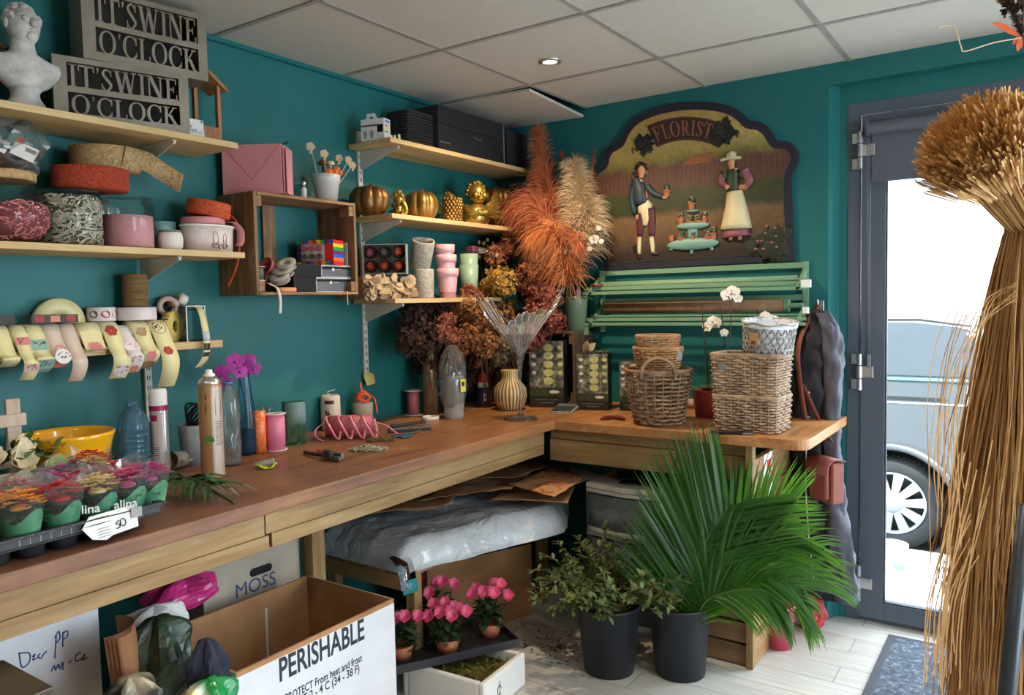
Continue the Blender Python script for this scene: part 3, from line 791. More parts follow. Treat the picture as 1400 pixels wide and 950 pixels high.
g = G(mat('pink_gap_shade', (128, 60, 66), .9)); g.lathe([(0, .006), (.05, .006), (.08, .02), (.098, .05), (.101, .08), (.096, .096), (.06, .105), (0, .11)], 24)  # darker core: shade in the gaps between shreds, put into the colour
def ins():
    a = rnd(-pi*.75, pi*.35); z = rnd(.012, .11); r = .1*sqrt(max(.05, 1-((z-.07)/.085)**2))*(rnd(.93, 1.0) if z < .1 else rnd(.2, .9)); return V((r*cos(a), r*sin(a), z))
def lim(a):
    z = max(.008, min(.118, a.z)); R_ = .104*sqrt(max(.06, 1-((z-.074)/.086)**2)); k = sqrt(a.x*a.x+a.y*a.y); m_ = min(1, (R_-.002)/max(k, 1e-6)); return V((a.x*m_, a.y*m_, z))
g.use(shp); shreds(g, ins, 420, .028, .0024, lim); g.build('pink_shreds', t)
g = G(cork); g.lathe([(0, .166), (.073, .166), (.076, .170), (.076, .186), (.072, .190), (0, .190)], 30, smooth=False); g.build('cork_lid', t)
def cyl_jar(u, r, h, label, fill, fh, cnt, name):
    p = onx(u, .125, zB); t = thing('cylinder_jar', label, 'jar', p)
    g = G(jarg); g.lathe([(0, .002), (r-.006, .002), (r, .008), (r, h-.01), (r-.004, h), (r-.008, h+.008)], 40); g.build('glass', t)
    g = G(mat('grey_gap_shade', (112, 104, 90), .9) if cnt else fill); k_ = .010 if cnt else 0; g.lathe([(0, .006), (r-.005-k_, .006), (r-.004-k_, .012), (r-.004-k_, fh), (0, fh+.004)], 36)  # under strands the core is darkened to paint the shade between them
    if cnt:
        def ins():
            a = rnd(-pi*.75, pi*.35); z = rnd(.01, fh+.006); rr = (r-.003)*(rnd(.9, 1) if z < fh-.004 else rnd(.2, .95)); return V((rr*cos(a), rr*sin(a), z))
        def lim(a):
            k = sqrt(a.x*a.x+a.y*a.y); m_ = min(1, (r-.0022)/max(k, 1e-6)); return V((a.x*m_, a.y*m_, max(.006, min(h-.004, a.z))))
        g.use(fill); shreds(g, ins, cnt, .034, .0022, lim)
    g.build(name, t)
    g = G(jarg); g.lathe([(r-.006, h+.008), (r-.004, h+.011), (r*.5, h+.016), (0, h+.017)], 36); g.build('glass_lid', t); return t
cyl_jar(97, .085, .145, 'straight glass jar packed with pale grey wood wool', shg, .138, 520, 'wood_wool')
cyl_jar(175, .077, .145, 'straight glass jar filled with fine pink sand', mat('pink_sand', (226, 158, 166), .95, vary=.06, vs=200), .10, 0, 'pink_sand')
bagm = clear('crinkly_film', (238, 240, 240), .8, .08, .06)
def crumple(g, c, sx, sy, sz, n=28, m=18, amp=.25, nf=2.2, seed=1, pinch=True):
    vs = []; c = V(c)
    for j in range(m+1):
        t_ = j/m
        for i in range(n):
            a = 2*pi*i/n; e = -pi/2+pi*t_
            d = V((cos(a)*cos(e), sin(a)*cos(e), sin(e))); k = 1+amp*noise.noise(d*nf+V((seed*7.7, seed, 0)))+amp*.5*noise.noise(d*nf*3+V((seed, seed*2.2, 1)))
            z = d.z
            if pinch and z > 0: z *= 1.35; k *= 1+.25*z*sin(a*5+seed)
            vs.append(c+V((d.x*sx*k, d.y*sy*k, z*sz)))
    fs = [(j*n+i, j*n+(i+1) % n, (j+1)*n+(i+1) % n, (j+1)*n+i) for j in range(m) for i in range(n)]
    g.add(vs, fs, False)
p = onx(12, .13, zB+.190)
t = thing('clear_bag', 'crinkled clear bag with paper labels lying on the cork lidded jar', 'bag', p)
g = G(bagm); g.X = T(0, .01, .062) @ RX(-.55); crumple(g, (0, 0, 0), .055, .075, .066, seed=3, amp=.32); g.build('film', t)
g = G(mat('dark_beans', (84, 64, 52), .7)); g.X = T(0, -.01, .035); crumple(g, (0, 0, 0), .04, .055, .028, seed=5, amp=.3, pinch=False); g.build('brown_contents', t)
lab = plain('paper_label', (224, 222, 220), .6); orange = plain('orange_print', (226, 96, 44), .6)
Mb = look((.060, .015, .050), (.9, -.35, .25)) @ RZ(-.45)
g = G(lab); g.X = Mb; g.box((0, 0, 0), (.056, .04, .0008)); g.box((-.05, -.012, .002), (.03, .034, .0008)); g.build('paper_label', t)
g = G(orange); g.X = Mb; g.box((-.02, .024, .001), (.018, .014, .0008)); g.build('orange_tab', t)
g = G(ink); g.X = Mb
for i in range(12): g.box((-.0+.0022*i, .008, .0006), (.0011, .012, .0006))
for i in range(8): g.box((-.058+.0018*i, -.012, .0026), (.0009, .012, .0006))
g.build('barcode', t)
def burlap(name, c1, c2):
    return mat2(name, [(.35, c1), (.65, c2)], 130, .95, 3, .9, 300)
bb = burlap('beige_burlap', (150, 118, 78), (198, 166, 120)); rb = burlap('rust_burlap', (142, 48, 28), (186, 74, 46)); ob = burlap('orange_burlap', (182, 66, 34), (220, 100, 58))
cardb = mat('kraft_card', (176, 138, 96), .85, vary=.12)
def band_roll(name, label, p, r, h, m, ri=.02, tail=None, rot=None, sy=1, core=True, group=None):
    t = thing(name, label, 'ribbon roll', p, 0, group, rot)
    g = G(m); g.lathe([(ri, 0), (r*.97, 0), (r, .004), (r, h-.004), (r*.97, h), (ri, h), (ri, 0)], 36, sy=sy, wob=lambda a, z: 1+.012*sin(3*a+z*20)); g.build('wound_ribbon', t)
    if core: g = G(cardb); g.lathe([(ri, .001), (ri, h-.001), (ri-.003, h-.001), (ri-.003, .001), (ri, .001)], 20, sy=sy); g.build('card_core', t)
    if tail: g = G(m); g.strip(tail[0], tail[1], .0009); g.build('loose_end', t)
    return t
zt = zB+.165
p = onx(122, .12, zt)
band_roll('burlap_roll', 'rust red burlap ribbon roll lying on the wood wool jar', (p.x+.01, p.y, zt), .10, .062, rb, .03, None, (0, .03, 0))
p = onx(146, .115, zt+.063)
tl = catmull([(.10, .0, .035), (.07, .085, .034), (.05, .13, .022), (.055, .165, .004), (.075, .195, -.02)], 6)
band_roll('burlap_roll', 'natural beige burlap ribbon roll lying on the rust red roll', (p.x-.005, p.y, zt+.064), .094, .066, bb, .035, (tl, V((.004, .006, .028))), (0, .02, 0))
cel = plain('celadon_pot', (120, 160, 156), .4)
p = onx(222, .05, zB)
t = thing('small_pot', 'small blue green pot half hidden behind the pink sand jar', 'pot', p)
g = G(cel); g.lathe([(0, 0), (.034, 0), (.044, .08), (.045, .10), (.041, .10), (.036, .02), (0, .018)], 28); g.build('pot', t); g = G(mat('brown_soil', (92, 62, 44), .95)); g.lathe([(0, .082), (.040, .080)], 20); g.build('soil', t)
wc = mat('white_ribbed_ceramic', (222, 216, 208), .5, vary=.03)
p = onx(234, .16, zB)
t = thing('candle_pot', 'small round white candle pot between the sand jar and the printed tin', 'candle', p)
g = G(wc); g.lathe([(0, 0), (.026, 0), (.034, .012), (.037, .032), (.034, .052), (.031, .058), (.028, .058), (.028, .04), (0, .04)], 40, wob=lambda a, z: 1+.012*cos(20*a)); g.build('pot', t)
g = G(plain('grey_rim', (120, 118, 118), .4)); g.lathe([(.0285, .0575), (.032, .0575), (.032, .064), (.0285, .064), (.0285, .0575)], 32); g.build('rim', t)
p = onx(285, .125, zB)
tinm = mat2('tin_print', [(.45, (224, 214, 210)), (.62, (210, 190, 186))], 14, .4)
t = thing('oval_tin', 'oval white tin with small brown drawings at the shelf end', 'tin', p)
g = G(tinm); g.lathe([(0, 0), (.078, 0), (.083, .088), (.079, .088), (.075, .006), (0, .006)], 40, sx=.72, sy=1.08); g.build('tin', t)
g = G(plain('tin_rim', (236, 232, 228), .35)); g.tube([(.083*.72*cos(a)*1.01, .083*1.08*sin(a)*1.01, .088) for a in [2*pi*i/40 for i in range(40)]], .0035, 8, closed=True); g.build('rim', t)
brn = plain('brown_line_print', (120, 84, 66), .6); g = G(brn)
def onTin(a, z): k = .078+.005*z/.088; return V((k*.72*cos(a)*1.012, k*1.08*sin(a)*1.012, z))
for (a0, s) in ((-.12, 1), (.28, .8)):
    g.tube([onTin(a0+.10*s*cos(q), .048+.02*s*sin(q)) for q in [2*pi*i/16 for i in range(16)]], .0007, 4, closed=True)
    g.tube([onTin(a0+.16*s*cos(q), .022+.008*s*sin(3*q)) for q in [2*pi*i/22 for i in range(23)]], .0007, 4)
    for q in (-.1, .1): g.tube([onTin(a0+q*s, .05), onTin(a0+q*s, .014)], .0007, 4)
    for i in range(10): g.sph(onTin(a0+rnd(-.18, .18), rnd(.012, .03)), .0022, 6, 4)
for i in range(6): g.tube([onTin(-.7+.05*i, .076), onTin(-.67+.05*i, .077)], .0006, 4)
g.build('line_drawing', t)
pkb = mat('dusty_pink_ribbon', (206, 134, 138), .7)
band_roll('ribbon_roll', 'flat dusty pink ribbon roll under the orange roll on the tin', (p.x-.005, p.y-.012, zB+.093), .068, .022, pkb, .02, (catmull([(.02, .064, .012), (.03, .092, .012), (.045, .108, -.012), (.05, .106, -.05), (.045, .098, -.066)], 5), V((.012, .006, 0))))
tl = catmull([(.03, .058, .02), (.03, .09, .0), (.04, .10, -.05), (.045, .103, -.12), (.04, .098, -.17), (.035, .085, -.215)], 5)
band_roll('burlap_roll', 'orange burlap ribbon roll on top of the printed tin', (p.x+.0, p.y+.004, zB+.121), .068, .048, ob, .006, (tl, V((.0035, .002, 0))), (-.13, .1, 0), core=False)
yel = mat('waxed_yellow_backing', (226, 216, 162), .5, vary=.04); beig = mat('pink_beige_backing', (212, 190, 172), .5, vary=.04); whi = mat('white_backing', (222, 212, 210), .5, vary=.04)
pinkp = plain('pink_print', (214, 128, 130), .6); redp = plain('red_print', (170, 52, 50), .6); grnp = plain('green_print', (136, 176, 160), .6); dkp = plain('dark_print', (60, 50, 52), .6); salm = plain('salmon_print', (224, 140, 116), .6); brp = plain('brown_print', (170, 134, 104), .6)
def sticker_roll(u0, u1, vb, base, pat, label, r=.036, diag=False, out=.03, group='sticker rolls draped over the narrow shelf'):
    uc = (u0+u1)/2; x = .112+out*.4
    a = onx(u0, x, 1.25); b_ = onx(u1, x, 1.25); w = (b_.y-a.y)/2*.94; yc = (a.y+b_.y)/2
    zb = at(uc, vb, x=.125).z
    t = thing('sticker_roll', label, 'sticker roll', (0, yc, zF), 0, group)
    cx = .062
    g = G(base); Mr = T(cx, -w, r+.001) @ RX(-pi/2)
    g.lathe([(.014, 0), (r, 0), (r, 2*w), (.014, 2*w), (.014, 0)], 28, Mr, True); g.build('roll', t)
    L = zF-zb
    path = [(cx+r*cos(q)*1.01, 0, r+r*sin(q)*1.01) for q in [pi/2-.12*i for i in range(8)]]
    path += catmull([path[-1], (.118+out*.3, 0, -.002), (.123+out, 0, -.35*L), (.122+out*.7, 0, -.7*L), (.116, 0, -L)], 6)[1:]
    if diag:
        pass
    g = G(base)
    if diag:
        N = len(path); vs = []
        for i, q in enumerate(path): 
            k = min(1, max(0, (i-N*.55)/(N*.45))); vs.append((q[0], -w+2*w*.96*k, q[2])); vs.append((q[0], w, q[2]))
        vs += [(x-.0008, y, z) for x, y, z in vs]; n = 2*N
        fs = [(2*i, 2*i+1, 2*i+3, 2*i+2) for i in range(N-1)]+[(n+2*i, n+2*i+2, n+2*i+3, n+2*i+1) for i in range(N-1)]
        g.add(vs, fs, True)
    else: g.strip(path, V((0, w, 0)), .0004)
    g.build('hanging_tape', t)
    def pt(s, yy):
        k = s*(len(path)-1); i = min(int(k), len(path)-2); f = k-i; a, b = V(path[i]), V(path[i+1]); q = a.lerp(b, f); d = (b-a).normalized(); nrm = V((d.z*-1, 0, d.x)); nrm = -nrm if nrm.x < 0 else nrm
        return q+nrm*.0009+V((0, yy, 0)), d, nrm
    for (s, shape, m, sc) in pat:
        g = G(m); c, d, nrm = pt(s, 0); M = look(c, nrm, V((0, 0, 1)))
        if shape == 'o': g.prism([(w*sc*cos(q), w*sc*sin(q)) for q in [2*pi*i/20 for i in range(20)]], 0, .0004, M)
        elif shape == 'ring': g.tube([M @ V((w*sc*cos(q), w*sc*sin(q), 0)) for q in [2*pi*i/20 for i in range(20)]], .0007, 4, closed=True)
        elif shape == 'q': g.prism(rpoly(2*w*.94, 2*w*sc, .002), 0, .0004, M)
        elif shape == 'f':
            for q in range(6): g.prism([(w*sc*(.5*cos(q*pi/3)+.42*cos(z)), w*sc*(.5*sin(q*pi/3)+.42*sin(z))) for z in [2*pi*i/8 for i in range(8)]], 0, .0006+.0001*q, M)
        elif shape == 'x':
            for q in range(9):
                ax, ay = rnd(-.8, .6)*w, rnd(-.7, .6)*w*sc; g.prism([(ax, ay), (ax+.4*w*rnd(.5, 1), ay+.1*w), (ax+.3*w, ay+.3*w)], .0004, .0007, M)
        g.build('printed_sticker', t)
    return t
sticker_roll(-4, 22, 502, yel, [], 'pale yellow sticker tape at the far left end of the narrow shelf')
sticker_roll(25, 47, 520, yel, [(.33, 'q', pinkp, .62), (.33, 'x', dkp, .6), (.72, 'q', plain('mauve_print', (214, 176, 172)), .62), (.72, 'x', dkp, .6)], 'yellow tape of mauve stickers with black drawings')
sticker_roll(43, 69, 508, yel, [(.36, 'q', grnp, .72), (.36, 'x', dkp, .5), (.76, 'q', grnp, .72), (.76, 'x', dkp, .5), (.95, 'q', grnp, .5)], 'yellow tape of pale green picture stickers')
sticker_roll(66, 92, 502, beig, [(.40, 'ring', pinkp, .85), (.40, 'x', pinkp, .5), (.62, 'o', whi, .9), (.62, 'x', dkp, .6), (.86, 'o', salm, .9), (.86, 'x', redp, .5)], 'beige tape of round pink and salmon stickers')
sticker_roll(91, 113, 522, beig, [], 'plain pinkish beige tape next to the round pink stickers')
sticker_roll(116, 146, 478, yel, [(.40, 'o', plain('rose_print', (222, 158, 150)), .72), (.40, 'f', pinkp, .62)], 'yellow tape cut to a slanting point with one pink rose', diag=True)
sticker_roll(147, 172, 518, yel, [(.28, 'f', redp, .8), (.82, 'o', whi, .8), (.82, 'x', plain('violet_print', (110, 74, 120)), .7)], 'yellow tape with a dark red flower at its top')
sticker_roll(168, 190, 509, whi, [(.42, 'q', plain('lilac_white', (232, 226, 236)), .7), (.42, 'x', pinkp, .6), (.70, 'x', redp, .8), (.9, 'f', salm, .85)], 'whitish tape with pink floral stickers', r=.030)
sticker_roll(188, 212, 500, yel, [(.3, 'f', brp, .7), (.3, 'x', redp, .6), (.70, 'f', pinkp, .7), (.94, 'o', brp, .9)], 'yellow tape ending in a round brown sticker')
sticker_roll(213, 238, 530, yel, [(.27, 'ring', dkp, .75), (.27, 'x', dkp, .9), (.50, 'f', redp, .62)], 'long yellow tape with a black wreath ring and red flower')
p = onx(82, .03, zF); 
t = thing('tape_roll', 'big upright pale yellow tape roll behind the draped tapes', 'tape roll', (.03, p.y, zF))
g = G(yel); g.lathe([(.02, -.012), (.072, -.012), (.072, .012), (.02, .012), (.02, -.012)], 36, T(0, 0, .0725) @ RY(pi/2)); g.build('wound_tape', t)
g = G(cardb); g.lathe([(.02, -.011), (.016, -.011), (.016, .011), (.02, .011)], 20, T(0, 0, .0725) @ RY(pi/2)); g.build('card_core', t)
def slim_box(u0, u1, h, x, z, label, tabs=True, colr=None):
    a = onx(u0, x, z); b_ = onx(u1, x, z); L = b_.y-a.y
    t = thing('slim_case', label, 'case', (x, (a.y+b_.y)/2, z))
    g = G(clear('case_plastic', (206, 204, 204), .6, .05, .35, (120, 110, 110))); g.bb((-.018, -L/2, 0), (.018, L/2, h)); g.build('clear_case', t, bev=.001)
    if tabs:
        for i, m in enumerate((redp, salm, redp)):
            g = G(m); y = -L/2+L*(i+.5)/3; g.bb((.0185, y-L*.1, h*.15), (.0192, y+L*.1, h*.85)); g.build('red_label', t)
    return t
slim_box(39, 103, .024, .075, zF+.0745, 'flat clear case with red labels lying on the draped tapes')
slim_box(-6, 17, .026, .085, zF+.0745, 'flat grey brown case at the far left on the tapes', False)
satin = mat('white_satin_ribbon', (228, 214, 214), .35, vary=.04)
z1 = zF+.0745
p = onx(187, .06, z1)
band_roll('ribbon_roll', 'white satin ribbon roll lying flat under the twine spool', (p.x, p.y, z1), .058, .040, satin, .03)
p2 = onx(143, .05, z1)
t = band_roll('sticker_reel', 'white reel of large red petal stickers left of the satin roll', (p2.x-.005, p2.y-.006, z1), .040, .042, whi, .02)
for a0, m in ((-.2, redp), (-1.05, plain('brown_petal', (110, 76, 72))), (.6, redp)):
    g = G(m); g.add([V((.0407*cos(a0+dx*.33), .0407*sin(a0+dx*.33), .021+dz*.014)) for dx, dz in [(cos(q), sin(q)*(.8+.2*cos(q))) for q in [2*pi*i/16 for i in range(16)]]], [tuple(range(16))]); g.build('petal_sticker', t)
twm = mat2('jute_twine', [(.3, (112, 82, 50)), (.7, (168, 132, 86))], 12, .95, 5, .8, 120, stretch=(1, 1, 26))
t = thing('twine_spool', 'tall spool of brown jute twine on the white satin roll', 'spool', (p.x, p.y, z1+.041))
g = G(twm); g.lathe([(.009, 0), (.036, 0), (.0375, .006)]+[(.0365+.0008*(i % 2), .008+.0024*i) for i in range(38)]+[(.036, .102), (.009, .102), (.009, 0)], 28); g.build('wound_twine', t)
g = G(cardb); g.lathe([(.009, .001), (.009, .104), (.006, .104), (.006, .001)], 16); g.build('card_tube', t)
p = onx(236, .06, zF); gold_l = plain('gold_black_label', (60, 54, 46), .4)
t = thing('label_roll', 'upright roll of gold and black labels beside the acrylic stand', 'label roll', (.06, p.y, zF), radians(-58))
g = G(mat('yellow_roll_side', (196, 172, 96), .5)); g.lathe([(.018, -.012), (.050, -.012), (.050, .012), (.018, .012), (.018, -.012)], 32, T(0, 0, .0505) @ RX(pi/2)); g.build('wound_tape', t)
g = G(gold_l)
for i in range(9):
    a0 = 2*pi*i/9
    g.lathe([(.0507, -.0105), (.0507, .0105)], 3, T(0, 0, .0505) @ RX(pi/2)) if 0 else g.add([T(0, 0, .0505) @ RX(pi/2) @ V((.0508*cos(a0+q), .0508*sin(a0+q), z)) for q, z in ((0, -.0105), (.55, -.0105), (.55, .0105), (0, .0105))], [(0, 1, 2, 3)])
g.build('black_label', t)
acr = clear('acrylic', (236, 242, 242), .7, .02)
p = onx(263, .07, zF)
t = thing('acrylic_stand', 'clear acrylic tape stand with a hanging strip of black and gold labels', 'dispenser', (.055, p.y, zF))
g = G(acr); 
for yy in (-.034, .034): g.bb((-.035, yy-.0015, 0), (.04, yy+.0015, .115))
g.bb((-.035, -.034, 0), (.04, .034, .003)); g.build('acrylic_sides', t)
g = G(plain('acrylic_edge', (236, 232, 214), .3))
for yy in (-.034, .034): g.bb((.04, yy-.0014, 0), (.0415, yy+.0014, .116))
g.bb((.04, -.034, .113), (.0415, .034, .116)); g.build('bright_edge', t)
g = G(acr); g.cyl((0, -.034, .108), (0, .034, .108), .008); g.build('axle', t)
L = zF-at(268, 503, x=.12).z
path = catmull([(.0, .008, .117), (.03, .010, .116), (.055, .012, .095), (.072, .014, .02), (.075, .012, -.03), (.068, .006, -.35*L-.03), (.05, -.006, -L)], 6)
g = G(yel); g.strip(path, V((0, .0125, 0)), .0004); tp = g.build('hanging_tape', t)
for i in (2, 17, 21, 25):
    g = G(gold_l if i != 17 else plain('pale_blue_label', (176, 196, 206))); q = path[i:i+4]; g.strip([V(a)+V((.0008, 0, .0002)) for a in q], V((0, .0115, 0)), .0003); g.build('printed_label', tp)
p = onx(232, .03, zF+.08)
t = thing('tape_dispenser', 'clear dispenser with a pink tape reel leaning against the wall', 'dispenser', (.03, p.y, zF+.06))
g = G(acr); g.X = RX(.5); g.bb((-.02, -.06, 0), (.02, .06, .006)); g.bb((-.02, -.06, .006), (-.016, .06, .07)); g.bb((.016, -.06, .006), (.02, .06, .03)); g.build('acrylic_body', t)
g = G(mat('pinkish_tape', (190, 160, 150), .4)); g.lathe([(.018, -.011), (.034, -.011), (.034, .011), (.018, .011), (.018, -.011)], 28, T(0, -.005, .055) @ RY(pi/2) @ RX(.35)); g.build('tape_reel', t)
g = G(plain('white_hub', (226, 218, 208), .5)); g.lathe([(.006, -.013), (.02, -.013), (.02, .013), (.006, .013)], 20, T(.004, .042, .078) @ RX(1.1)); g.build('white_cutter', t)
g = G(mat('brown_block', (150, 100, 66), .7)); g.X = RX(.3); g.bb((-.012, .02, .05), (.012, .065, .066)); g.build('brown_grip', t)
oldw = wood('old_crate_wood', (96, 70, 48), (138, 104, 72), (168, 132, 96), 'Z', 1.2, .75); oldwy = wood('old_crate_slat', (120, 86, 58), (160, 120, 82), (184, 146, 106), 'Y', 1.2, .7)
c0 = onx(341, .20, 1.41); CYL = -1.715; CYR = -1.245; CZ0, CZ1 = 1.412, 1.762; CD = .205
t = thing('wooden_crate', 'rough wooden crate hung on its side on the wall as a shelf', 'crate', (0, 0, 0))
g = G(oldw); g.bb((.003, CYL, CZ0), (.095, CYL+.012, CZ1)); g.bb((.10, CYL, CZ0), (CD, CYL+.012, CZ1)); g.build('end_board', t, bev=.0015)
g = G(oldw); g.bb((.003, CYR-.012, CZ0), (.10, CYR, CZ1)); g.bb((.105, CYR-.012, CZ0), (CD, CYR, CZ1)); g.build('end_board', t, bev=.0015)
g = G(oldwy); g.bb((.01, CYL+.012, CZ1-.012), (.10, CYR-.012, CZ1)); g.bb((.104, CYL+.012, CZ1-.012), (CD+.003, CYR-.012, CZ1-.001)); g.build('top_slats', t, bev=.0015)
g = G(oldwy); g.bb((.01, CYL+.012, CZ0), (.10, CYR-.012, CZ0+.010)); g.bb((.104, CYL+.012, CZ0), (CD+.003, CYR-.012, CZ0+.010)); g.build('bottom_slats', t, bev=.0015)
for yy, zz in ((CYL+.012, CZ1-.05), (CYR-.034, CZ1-.05), (CYL+.012, CZ0+.012), (CYR-.034, CZ0+.012)):
    g = G(oldwy); g.bb((.15, yy, zz), (CD-.002, yy+.022, zz+.037)); g.build('corner_block', t, bev=.0015)
g = G(oldw); g.bb((.004, -1.53, CZ0+.012), (.014, -1.475, CZ1-.014)); g.build('back_slat', t)
CT = CZ1+.0005; CB = CZ0+.0105
pinkc = mat('pink_card', (214, 140, 146), .7, vary=.03)
def ycol(u, x, z): return onx(u, x, z).y
p = at(351, 266, z=CT)
t = thing('envelope_box', 'pink card box shaped like an envelope on top of the wooden crate', 'box', (.115, onx(351, .115, CT).y, CT), radians(31))
w_ = 82*mpp(t.location)/2; bh = 66*mpp(t.location)
g = G(pinkc); g.bb((-w_, -.035, 0), (w_, .03, bh)); g.build('box', t, bev=.001)
g = G(plain('pink_fold', (176, 104, 112), .7))
g.tube([(-w_+.004, -.0356, bh-.003), (0, -.0356, bh*.28), (w_-.004, -.0356, bh-.003)], .0009, 4); g.build('flap_edge', t)
g = G(pinkc); g.bb((w_+.004, -.033, 0), (w_+.007, .03, bh-.006)); g.bb((w_+.013, -.028, 0), (w_+.016, .03, bh-.014)); g.build('folded_side', t)
g = G(plain('dark_tuft', (60, 58, 54))); g.leaf((w_-.01, .0, bh), (.6, .1, .35), (0, -.5, 1), .03, .012); g.build('ribbon_tab', t)
p = onx(412, .10, CT)
t = thing('glass_vial', 'tiny silver capped vial between the pink box and the grey pot', 'vial', (p.x, p.y+.012, CT))
g = G(plain('vial_white', (200, 204, 206), .25)); g.lathe([(0, 0), (.012, 0), (.012, .045), (.007, .055), (0, .055)], 18); g.build('vial', t)
g = G(steel); g.lathe([(0, .055), (.009, .055), (.009, .075), (0, .078)], 16); g.build('cap', t)
gpot = plain('glazed_grey_pot', (200, 200, 198), .22)
p = onx(447, .105, CT)
t = thing('flower_pot', 'glazed light grey pot full of orange fruits and wooden picks on the crate', 'pot', (p.x, p.y, CT))
g = G(gpot); g.lathe([(0, 0), (.038, 0), (.049, .078), (.053, .082), (.055, .11), (.052, .112), (.049, .09), (.040, .01), (0, .01)], 32); g.build('pot', t)
wpick = mat('pale_wood_pick', (206, 180, 146), .7, vary=.1)
def pick(par, x, y, dx, dy, L, s, name='wooden_pick'):
    g = G(wpick); a = V((x, y, .06)); d = V((dx, dy, 1)).normalized(); e = a+d*L
    g.tube([a, e], .0016, 5); M = look(e, V((.9, -.4, .1)))
    for q in range(5):
        ang = 2*pi*q/5; g.prism([(s*(.55*cos(ang)+.5*cos(z)), s*(.55*sin(ang)+.5*sin(z))) for z in [2*pi*i/9 for i in range(9)]], -.0015, .0015, M)
    g.prism([(s*.3*cos(z), s*.3*sin(z)-s*1.3) for z in [2*pi*i/9 for i in range(9)]], -.0015, .0015, M); g.build(name, par)
t2 = t
for a in ((.0, -.03, .0, -.28, .155, .017), (.02, -.02, .15, -.16, .125, .016), (.0, .03, -.1, .42, .14, .015), (.01, .035, .1, .85, .135, .015), (.015, .02, .2, .55, .135, .014)):
    g0 = t2; pick(t2, *a)
orf = plain('orange_fruit', (222, 104, 36), .3)
def ribbed(g, c, r, n=7, h=.75, amp=.1, seg=42):
    g.lathe([(r*sin(pi*j/14)*1.0+1e-5, r*h*(-cos(pi*j/14))) for j in range(15)], seg, T(*c), True, wob=lambda a, z: 1-amp*abs(cos(a*n/2))**.6*0+amp*(abs(sin(a*n/2))-.6))
def pumpkin_mini(x, y, z, r):
    g = G(orf); ribbed(g, (x, y, z), r, 8, .8, .16, 48); o = g.build('orange_fruit', t2); return o
for x, y, z, r in ((.03, -.016, .118, .017), (.034, .012, .120, .016), (-.0, .03, .122, .016), (.02, .036, .136, .014), (.03, .042, .120, .013)): pumpkin_mini(x, y, z, r)
mush = mat('brown_cap', (110, 70, 46), .5)
g = G(mush); g.lathe([(0, .028), (.014, .024), (.022, .012), (.018, .006), (.006, .005), (.006, -.02), (0, -.02)], 20, T(.0, -.012, .142)); g.build('brown_mushroom', t2)
g = G(plain('cream_cap', (220, 200, 176), .5)); g.lathe([(0, .022), (.012, .018), (.018, .008), (.005, .005), (.005, -.02), (0, -.02)], 20, T(.01, .016, .146)); g.build('cream_mushroom', t2)
zb_ = CB+.1025; pr = at(438, 352, z=zb_)
t = thing('soap_rose_box', 'rainbow striped window box of pink soap roses in the crate', 'box', (.115, onx(441, .125, zb_).y, zb_), radians(20))
bh = .093; fw_ = .150; bd_ = .082; bx = -bd_/2
redb = plain('red_box', (206, 36, 40), .4)
g = G(redb); g.bb((-fw_/2, bx, 0), (fw_/2, -bx, bh)); g.build('box', t, bev=.001)
stripe = [(240, 190, 40), (40, 150, 60), (110, 40, 120), (40, 90, 190), (230, 110, 30), (210, 30, 50)]
sm = [plain('stripe_%d' % i, c, .4) for i, c in enumerate(stripe)]
for i in range(9):
    a, b_ = -fw_/2+fw_*i/9, -fw_/2+fw_*(i+1)/9
    for z0, z1 in ((bh-.014, bh), (0, .013)):
        g = G(sm[(i+(z0 > 0)) % 6]); g.bb((a, bx-.0008, z0), (b_, bx+.001, z1)); g.build('rainbow_stripe', t)
for i in range(7):
    g = G(sm[(5-i) % 6]); z = bh*i/7; g.bb((fw_/2, bx, z), (fw_/2+.0012, -bx, z+bh/7)); g.build('rainbow_stripe', t)
g = G(plain('dark_blue_print', (40, 44, 90), .4)); g.bb((-fw_/2, bx-.0009, .013), (-fw_/2+.016, bx+.001, bh-.014)); g.build('blue_edge', t)
WM = Matrix(((1, 0, 0, -.008), (0, 0, -1, bx-.0002), (0, 1, 0, bh/2), (0, 0, 0, 1)))
g = G(plain('pale_box_inside', (196, 176, 170), .6)); g.X = WM; g.prism(rpoly(fw_*.64, .062, .006), 0, .0012); g.build('window', t)
def rose(g, M, r, n=16):
    for i in range(n):
        f = i/n; a = 2.4*i; rr = r*(.15+.85*f); w = r*(.45+.35*f)
        c = V((cos(a)*rr*.75, sin(a)*rr*.75, r*.5*(1-f*f)*.9)); tg = V((-sin(a), cos(a), 0)); ou = V((cos(a), sin(a), 0))
        pts = []
        for u_ in (-1, -.4, .4, 1):
            b0 = c+tg*(w*.62*u_)-ou*(.18*w*u_*u_); pts.append((b0-V((0, 0, r*.35)), b0+ou*(.10*r)+V((0, 0, r*(.25-.12*u_*u_)))))
        vs = [M @ q for pr in pts for q in pr]; g.add(vs, [(2*k, 2*k+2, 2*k+3, 2*k+1) for k in range(3)], True)
    g.sph(M @ V((0, 0, r*.1)), r*.45, 10, 6)
prose = mat('pink_soap_rose', (226, 130, 152), .6); grose = mat('grey_soap_rose', (150, 130, 126), .6); orose = mat('orange_soap_rose', (240, 128, 98), .6); wrose = mat('grey_white_rose', (160, 160, 158), .6)
for i in range(3):
    for j in range(2):
        g = G(prose if j else grose); rose(g, WM @ T((i-1)*fw_*.205, -.015+.031*j, .003), .0155); g.build('soap_rose', t)
blk = plain('black_card', (16, 16, 18), .5, 0, **{'Specular IOR Level': .2}); grl = plain('grey_window_film', (70, 70, 74), .3)
wtx = plain('white_print', (226, 226, 228), .5)
